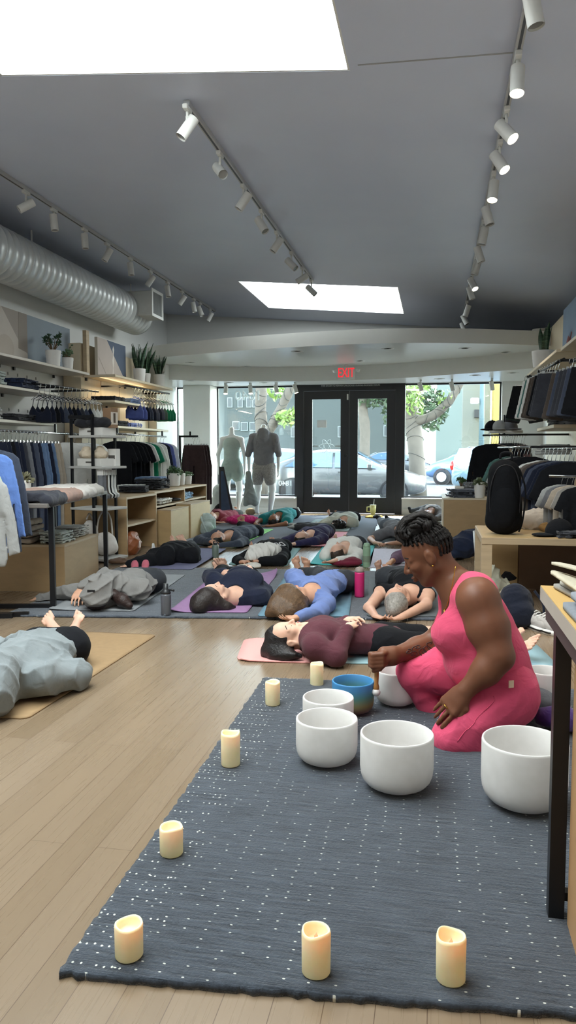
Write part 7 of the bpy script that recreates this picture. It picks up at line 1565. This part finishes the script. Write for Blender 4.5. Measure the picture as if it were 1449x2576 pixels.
stack('grey', cGy[1], (1.2, 7.45, 1.313), 0, 3, 'on the lower right wall shelf', (.3, .5, .04), seed=41); stack('pale grey', cLg[1], (1.15, 7.95, 1.05), 0, 2, 'beside green tees on right wall', (.3, .4, .05), seed=43)
# plywood block by the window, bag and bin
bl = thing('plywood_plinth', 'plywood plinth with grey tees before the right window', 'plinth', (.33, 8.7, 0)); MB().bx(-.235, .26, -.42, .55, 0, .565, bev=.002).build('box', M_PLY, bl); MB().bx(-.25, -.236, -.42, .55, 0, .58).bx(-.235, .26, -.42, .55, .566, .582).build('top_edge', plain('d8cbb3', .5), bl)
stack('slate grey', cloth('565b66', .1), (.30, 8.5, .583), .3, 3, 'on plinth by right window', (.32, .32, .03), seed=45, mess=.01); stack('grey', cGy[1], (.45, 8.9, .583), .3, 5, 'at back of window plinth', (.2, .3, .03), seed=47)
plant('small jade plant in white pot on plywood plinth by window', (.30, 9.05, .583), .075, .1, 'jade', 31, .1, '3d5a33'); plant('small plant in white pot beside the black backpack', (.47, 8.35, .583), .06, .17, 'bush', 32, .06, '4d5a3d')
bag('padded_jacket', 'navy padded jacket heaped on the floor by plywood plinth', (.30, 7.75, 0), cloth('222a3f', .15), [((0, 0, .13), (.17, .16, .13)), ((.06, .02, .22), (.13, .12, .09)), ((-.1, -.05, .06), (.1, .1, .06))], 0, 91, .009, .018, cat='jacket', f=8)
wb = MB().lathe([(0, 0), (.085, 0), (.115, .33), (.105, .33), (.08, .012), (0, .012)], n=32).build('waste_bin', plain('d3d5d6', .4), None, (.47, 7.3, 0)); tag(wb, 'white tapered waste bin behind the right plywood table', 'bin')
# plywood table with the backpack
rt = thing('plywood_table', 'plywood table carrying the large black backpack', 'table', (.8, 5.6, 0)); MB().bx(-.49, .75, -.42, .45, .455, .50, bev=.002).build('table_top', M_PLYE, rt); MB().bx(-.48, .74, -.41, .44, .5005, .502).build('surface', M_PLYL, rt)
for x, y in ((-.455, -.38), (-.455, .41), (.7, -.38), (.7, .41)): MB().bx(x - .035, x + .035, y - .035, y + .035, 0, .454).build('leg', M_PLYE, rt)
dk = tag(MB().bx(.66, 1.45, 6.12, 6.5, 0, .44).build('plywood_plinth', plain('5f4733', .6, var=.1)), 'dark brown panel standing behind the plywood table', 'panel'); tag(MB().bx(.45, .655, 6.2, 6.5, 0, .44).build('plywood_plinth', M_PLYL), 'pale plywood panel behind the left table leg', 'panel')
bp = thing('backpack', 'tall black backpack standing on the plywood table', 'backpack', (.47, 5.42, .502)); d = SDF(); d.cap((0, 0, .12), (0, 0, .42), .115, .10, .03, sq=(V3(1, 0, 0), 1.08)); d.ell((0, 0, .08), (.12, .09, .08), .03); sdf_obj('bag_body', d, cloth('131417', .1, .4, 0), bp, .007, folds(93, .004, 7))
d = SDF(); d.ell((.0, -.085, .19), (.085, .045, .15), .03); sdf_obj('front_pocket', d, cloth('131417', .1, .4, 0), bp, .007); MB().tube(spline([(-.03, .02, .52), (-.02, .02, .56), (.04, .02, .56), (.05, .02, .51)], 10), .009, 8).build('grab_handle', c_black, bp); MB().tube(spline([(-.09, -.06, .1), (-.1, -.07, .3), (-.05, -.08, .46), (.05, -.08, .46), (.1, -.07, .3), (.09, -.06, .1)], 30), .0035, 6).build('zip', M_BLACK, bp); MB().tube(spline([(.1, .0, .45), (.14, -.02, .3), (.125, -.02, .1), (.1, -.03, .02)], 14), .011, 8, flat=.5).build('strap', c_black, bp)
for lab, c, loc, s, sd, am in (('cream fleece heaped at the back of the plywood table', 'c9bfb3', (.80, 5.85, .502), (.2, .14, .1), 95, .02), ('tan trousers bundled on the plywood table', '8d6c3f', (.95, 5.66, .502), (.2, .1, .055), 96, .012)):
    d = SDF(); d.ell((0, 0, s[2] * .6), s, .03); d.ell((s[0] * .5, .02, s[2] * .9), (s[0] * .5, s[1] * .8, s[2] * .7), .03); d.ell((-s[0] * .5, 0, s[2] * .5), (s[0] * .6, s[1] * .7, s[2] * .5), .03); o_ = sdf_obj('clothing_heap', d, cloth(c, .08), None, .007, folds(sd, am, 11)); o_.location = loc; tag(o_, lab, 'clothes')
cap_hat('black baseball cap lying on the plywood table', (.83, 5.36, .503), c_black, -1.2, .95); stack('dark grey', cCh[1], (1.0, 5.27, .503), .05, 2, 'at front edge of plywood table', (.42, .16, .022), layers=2, seed=49, what='folded trousers'); stack('white', cW[1], (1.05, 5.55, .503), 0, 3, 'on the plywood table beside the cap', (.26, .2, .035), seed=51, layers=1)
plant('small green plant in white pot at right end of plywood table', (1.05, 5.78, .503), .055, .11, 'bush', 33, .08, '3f5a36')
# heap of belongings on the floor
def heap(name, lab, cat, px, py, c, parts, sd, amp=.014, z=0, dy=0, m=None, f=11):
    p = G(px, py, z); d = SDF()
    for q in parts: d.ell(q[0], q[1], .03)
    o_ = sdf_obj(name, d, m or cloth(c, .12), None, .007, folds(sd, amp, f)); o_.location = (p[0], p[1] + dy, z); return tag(o_, lab, cat)
heap('scarf', 'lime green scarf crumpled on floor under the plywood table', 'scarf', 1245, 1440, 'a9bd6a', [((0, 0, .06), (.12, .1, .06)), ((.07, .05, .09), (.07, .06, .05))], 101, .02)
heap('jacket', 'black jacket heaped under the plywood table', 'jacket', 1275, 1470, '202126', [((0, 0, .08), (.14, .12, .09)), ((-.06, 0, .1), (.08, .08, .08))], 102)
heap('fleece_jacket', 'cream fleece jacket heaped behind the teacher', 'jacket', 1250, 1520, 'c3c1ae', [((0, 0, .09), (.11, .1, .11)), ((-.04, .05, .2), (.07, .06, .08)), ((.06, -.02, .07), (.07, .07, .08))], 103, .02)
heap('blanket', 'beige blanket bundle behind the pink tank top', 'blanket', 1272, 1545, 'a79a8a', [((0, 0, .08), (.06, .1, .1))], 104, .01)
bag('backpack', 'navy backpack lying on the floor behind the teacher', G(1308, 1580), cloth('181d2c', .12), [((0, .1, .12), (.11, .12, .14)), ((.01, .0, .08), (.09, .06, .08))], .2, 105, .007, .006, straps=[([(.1, .05, .22), (.14, 0, .14), (.13, -.02, .04)], .008)])
def sneaker(label, px, py, rz):
    t = thing('sneaker', label, 'shoe', G(px, py), rz); s = MB()
    def sole(z0, z1, g):
        n_ = 20; ol = []
        for i in range(n_):
            a = 2 * PI * i / n_; x = math.cos(a); y = math.sin(a); ol.append(((.042 + .008 * (y < 0)) * x * g, .125 * y * g))
        return [(x, y, z0) for x, y in ol], [(x, y, z1) for x, y in ol]
    a, b_ = sole(0, .03, 1.0); s.add(a + b_, [tuple(range(19, -1, -1)), tuple(range(20, 40))] + [(i, (i + 1) % 20, 20 + (i + 1) % 20, 20 + i) for i in range(20)], True); s.build('sole', plain('e4e2df', .6), t)
    d = SDF(); d.cap((0, -.075, .045), (0, .02, .06), .036, .042, .02); d.cap((0, .03, .06), (0, .085, .07), .042, .04, .02); d.ell((0, .07, .115), (.03, .045, .03), .01, sub=True); sdf_obj('upper', d, cloth('b7b3b1', .08), t, .005); l_ = MB()
    for k in range(4): l_.tube([(-.03, -.05 + k * .022, .082 + k * .006), (0, -.052 + k * .022, .094 + k * .007), (.03, -.05 + k * .022, .082 + k * .006)], .0035, 6)
    l_.build('laces', M_WHITE, t); MB().lathe([(.027, .0), (.03, .004), (.0, .004)], (0, .07, .099), 16).build('lining', M_BLACK, t); MB().bx(-.05, .05, -.09, .09, .012, .02).build('sole_stripe', M_BLACK, t); return t
sneaker('left white running shoe on floor beside the black table leg', 1352, 1584, .5); sneaker('right white running shoe touching the black table leg', 1374, 1590, .5)
gl = thing('eyeglasses', 'black framed eyeglasses on floor by the lying bare foot', 'eyeglasses', G(1320, 1574) + V3(0, 0, .004)); m_ = MB()
for s in (-1, 1): m_.tube([(s * .032 + .026 * math.cos(a), 0, .022 + .02 * math.sin(a)) for a in np.linspace(0, 2 * PI, 18, endpoint=False)], .0022, 6, closed=True)
m_.tube([(-.008, 0, .026), (0, 0, .03), (.008, 0, .026)], .002, 6); m_.build('rim', M_BLACK, gl)
for s in (-1, 1): MB().tube([(s * .058, 0, .03), (s * .06, .07, .03), (s * .055, .12, .012)], .0018, 6).build('temple', M_BLACK, gl)
# foreground table and plywood panel
ft = thing('display_table', 'black framed table with pale plywood top at right foreground', 'table', (.245, 1.83, 0)); M_TOPY = wood('cfa96a', (1.5, 1.5, 1.5), .06, .45)
MB().bx(0, 1.1, -2.0, 0, .7185, .7505).build('table_top', plain('a39a90', .5), ft); MB().bx(0.0005, 1.0995, -1.9995, -.0005, .751, .7525).build('surface', M_TOPY, ft); MB().bx(.012, .042, -1.98, -.012, .675, .718).bx(.042, 1.06, -.042, -.012, .675, .718).build('apron', plain('3a2f2f', .5), ft)
for x, y in ((.037, -.10), (1.05, -.10), (1.05, -1.95)): MB().bx(x - .017, x + .017, y - .017, y + .017, 0, .675).build('leg', M_BLKM, ft)
MB().bx(.054, .10, -.113, -.09, .055, .075).build('leg_brace', M_BLKM, ft)
pp = tag(MB().bx(.303, .95, .15, 1.70, 0, .628, bev=.002).build('plywood_plinth', wood('b08a62', (8, 8, 3), .1, .5)), 'plywood box under the foreground table at right edge', 'plinth')
def cloth_sheet(name, lab, cat, P, z, th, m, lift, seed): return tag(quad_slab(name, P, th, m, nu=30, nv=36, z0=z, lift=lift, wob=.0006, seed=seed, round_=.05), lab, cat)
TX = lambda px, py, z: tuple(G(px, py, z)[:2])
for i, (c, lab) in enumerate((('8f8b85', 'grey folded garment under the canvas tote, lowest of three'), ('a9a49a', 'grey beige folded garment directly under the canvas tote'))):
    cloth_sheet('folded_garment', lab, 'folded clothes', [(.30 + .01 * i, 1.59), (.66, 1.59), (.66, 1.80), (.265 + .012 * i, 1.80 - .01 * i)], .753 + .009 * i, .008, cloth(c, .05), lambda u, v: .002 * math.sin(9 * u + 4 * v) * u + .002, 110 + i)
cloth_sheet('canvas_tote', 'beige canvas tote folded on the foreground table', 'tote bag', [(.292, 1.60), (.66, 1.57), (.66, 1.80), (.25, 1.755)], .771, .006, cloth('bdb49f', .05, .5), lambda u, v: .004 + .02 * math.exp(-(u / .12) ** 2) * v + .006 * (1 + math.sin(5 * u + 2.2 * v)) * u, 113)
cloth_sheet('tote_flap', 'upper flap of beige canvas folded over the tote', 'canvas', [(.34, 1.66), (.66, 1.63), (.66, 1.80), (.25, 1.765)], .780, .005, cloth('c6bda9', .05, .5), lambda u, v: .008 + .014 * math.exp(-(u / .15) ** 2) + .006 * (1 + math.sin(4 * u + 1.0)) * v, 114)
cloth_sheet('folded_trousers', 'slate blue folded trousers nearest the front on foreground table', 'folded clothes', [(.258, 1.15), (.60, 1.15), (.60, 1.545), (.25, 1.562)], .753, .011, cloth('7b8087', .06), lambda u, v: .002 * (1 + math.sin(7 * u)), 115)
cloth_sheet('folded_trousers', 'slate folded trousers lying on top of the slate blue pair', 'folded clothes', [(.275, 1.15), (.60, 1.15), (.60, 1.54), (.262, 1.55)], .769, .011, cloth('83878e', .06), lambda u, v: .002 * (1 + math.sin(7 * u + 1)) + .006 * math.exp(-(u / .1) ** 2), 116)
# scattered belongings among the mats
heap('towel', 'folded white towel under the clasped hands by the teal mat', 'towel', 625, 1430, 'cfcac2', [((0, 0, .02), (.12, .06, .022)), ((.05, .02, .035), (.06, .05, .02))], 121, .006, .0)
heap('blanket', 'maroon blanket rolled under the person in white', 'blanket', 868, 1424, '6b1e33', [((0, 0, .03), (.16, .08, .035)), ((.06, .03, .05), (.1, .06, .03))], 122, .012, .007)
heap('shawl', 'hot pink shawl on the floor between two sleepers', 'shawl', 610, 1318, 'c42a72', [((0, 0, .06), (.26, .2, .08))], 123, .012, .0125)
bag('backpack', 'pale blue and cream backpack beside the plywood box', G(515, 1346, .0), cloth('a9b6b6', .2), [((0, .06, .14), (.15, .1, .15)), ((.02, -.04, .09), (.11, .06, .09))], .2, 124, .009, .012, straps=[([(-.05, -.05, .26), (0, -.12, .14), (.05, -.08, .02)], .014, .5)])
heap('sandal_pair', 'brown strappy sandals by the white rack base', 'shoes', 292, 1420, '5c4636', [((0, 0, .025), (.13, .06, .025)), ((.04, .05, .04), (.08, .05, .02))], 125, .012)
heap('crumpled_cloth', 'mustard cloth on floor under the yellow tumbler', 'cloth', 935, 1304, 'b79a4e', [((0, 0, .02), (.12, .08, .03)), ((.12, .05, .02), (.08, .06, .03))], 126, .014)
heap('shoe', 'beige slipper on the floor before the hoodie mannequin', 'shoe', 630, 1296, 'a58f73', [((0, 0, .06), (.09, .06, .065))], 127, .004, .0)
heap('shoe', 'black shoe beside the yellow tumbler', 'shoe', 948, 1305, '25262b', [((0, 0, .03), (.07, .05, .035))], 128, .004)
heap('throw', 'pale throw on the floor by the teal tee sleeper', 'blanket', 775, 1326, 'b3b5b2', [((0, 0, .03), (.2, .1, .035)), ((.12, .1, .04), (.1, .1, .03))], 129, .012, .0125)
# ================================================================== light
w = bpy.data.worlds.new('sky'); scene.world = w; w.use_nodes = True
nt = w.node_tree; bg = nt.nodes['Background']; st = nt.nodes.new('ShaderNodeTexSky')
st.sky_type = 'NISHITA'; st.sun_disc = False; st.sun_elevation = math.radians(52); st.sun_rotation = math.radians(60); st.air_density = 1.2; st.dust_density = .6
hs = nt.nodes.new('ShaderNodeHueSaturation'); hs.inputs['Saturation'].default_value = .55; nt.links.new(st.outputs[0], hs.inputs['Color']); nt.links.new(hs.outputs[0], bg.inputs[0]); bg.inputs[1].default_value = 1.7
sl = bpy.data.lights.new('sun', 'SUN'); so = bpy.data.objects.new('sun', sl); COL.objects.link(so)
sl.energy = 7.5; sl.angle = math.radians(.6); sl.color = (1, .96, .88)
dv = Vector((-.42, -.62, -1.15)); so.rotation_euler = dv.to_track_quat('-Z', 'Y').to_euler()
v = scene.view_settings; v.view_transform = 'Standard'; v.look = 'None'; v.gamma = 1.0; v.use_curve_mapping = False; v.exposure = 0.68
scene.render.film_transparent = False
c = scene.cycles
c.use_denoising = True; c.use_adaptive_sampling = True; c.adaptive_threshold = 0.015; c.max_bounces = 8; c.diffuse_bounces = 5; c.glossy_bounces = 3; c.transparent_max_bounces = 10; c.transmission_bounces = 4
c.sample_clamp_indirect = 6.0; c.caustics_reflective = False; c.caustics_refractive = False
scene.display_settings.display_device = 'sRGB'
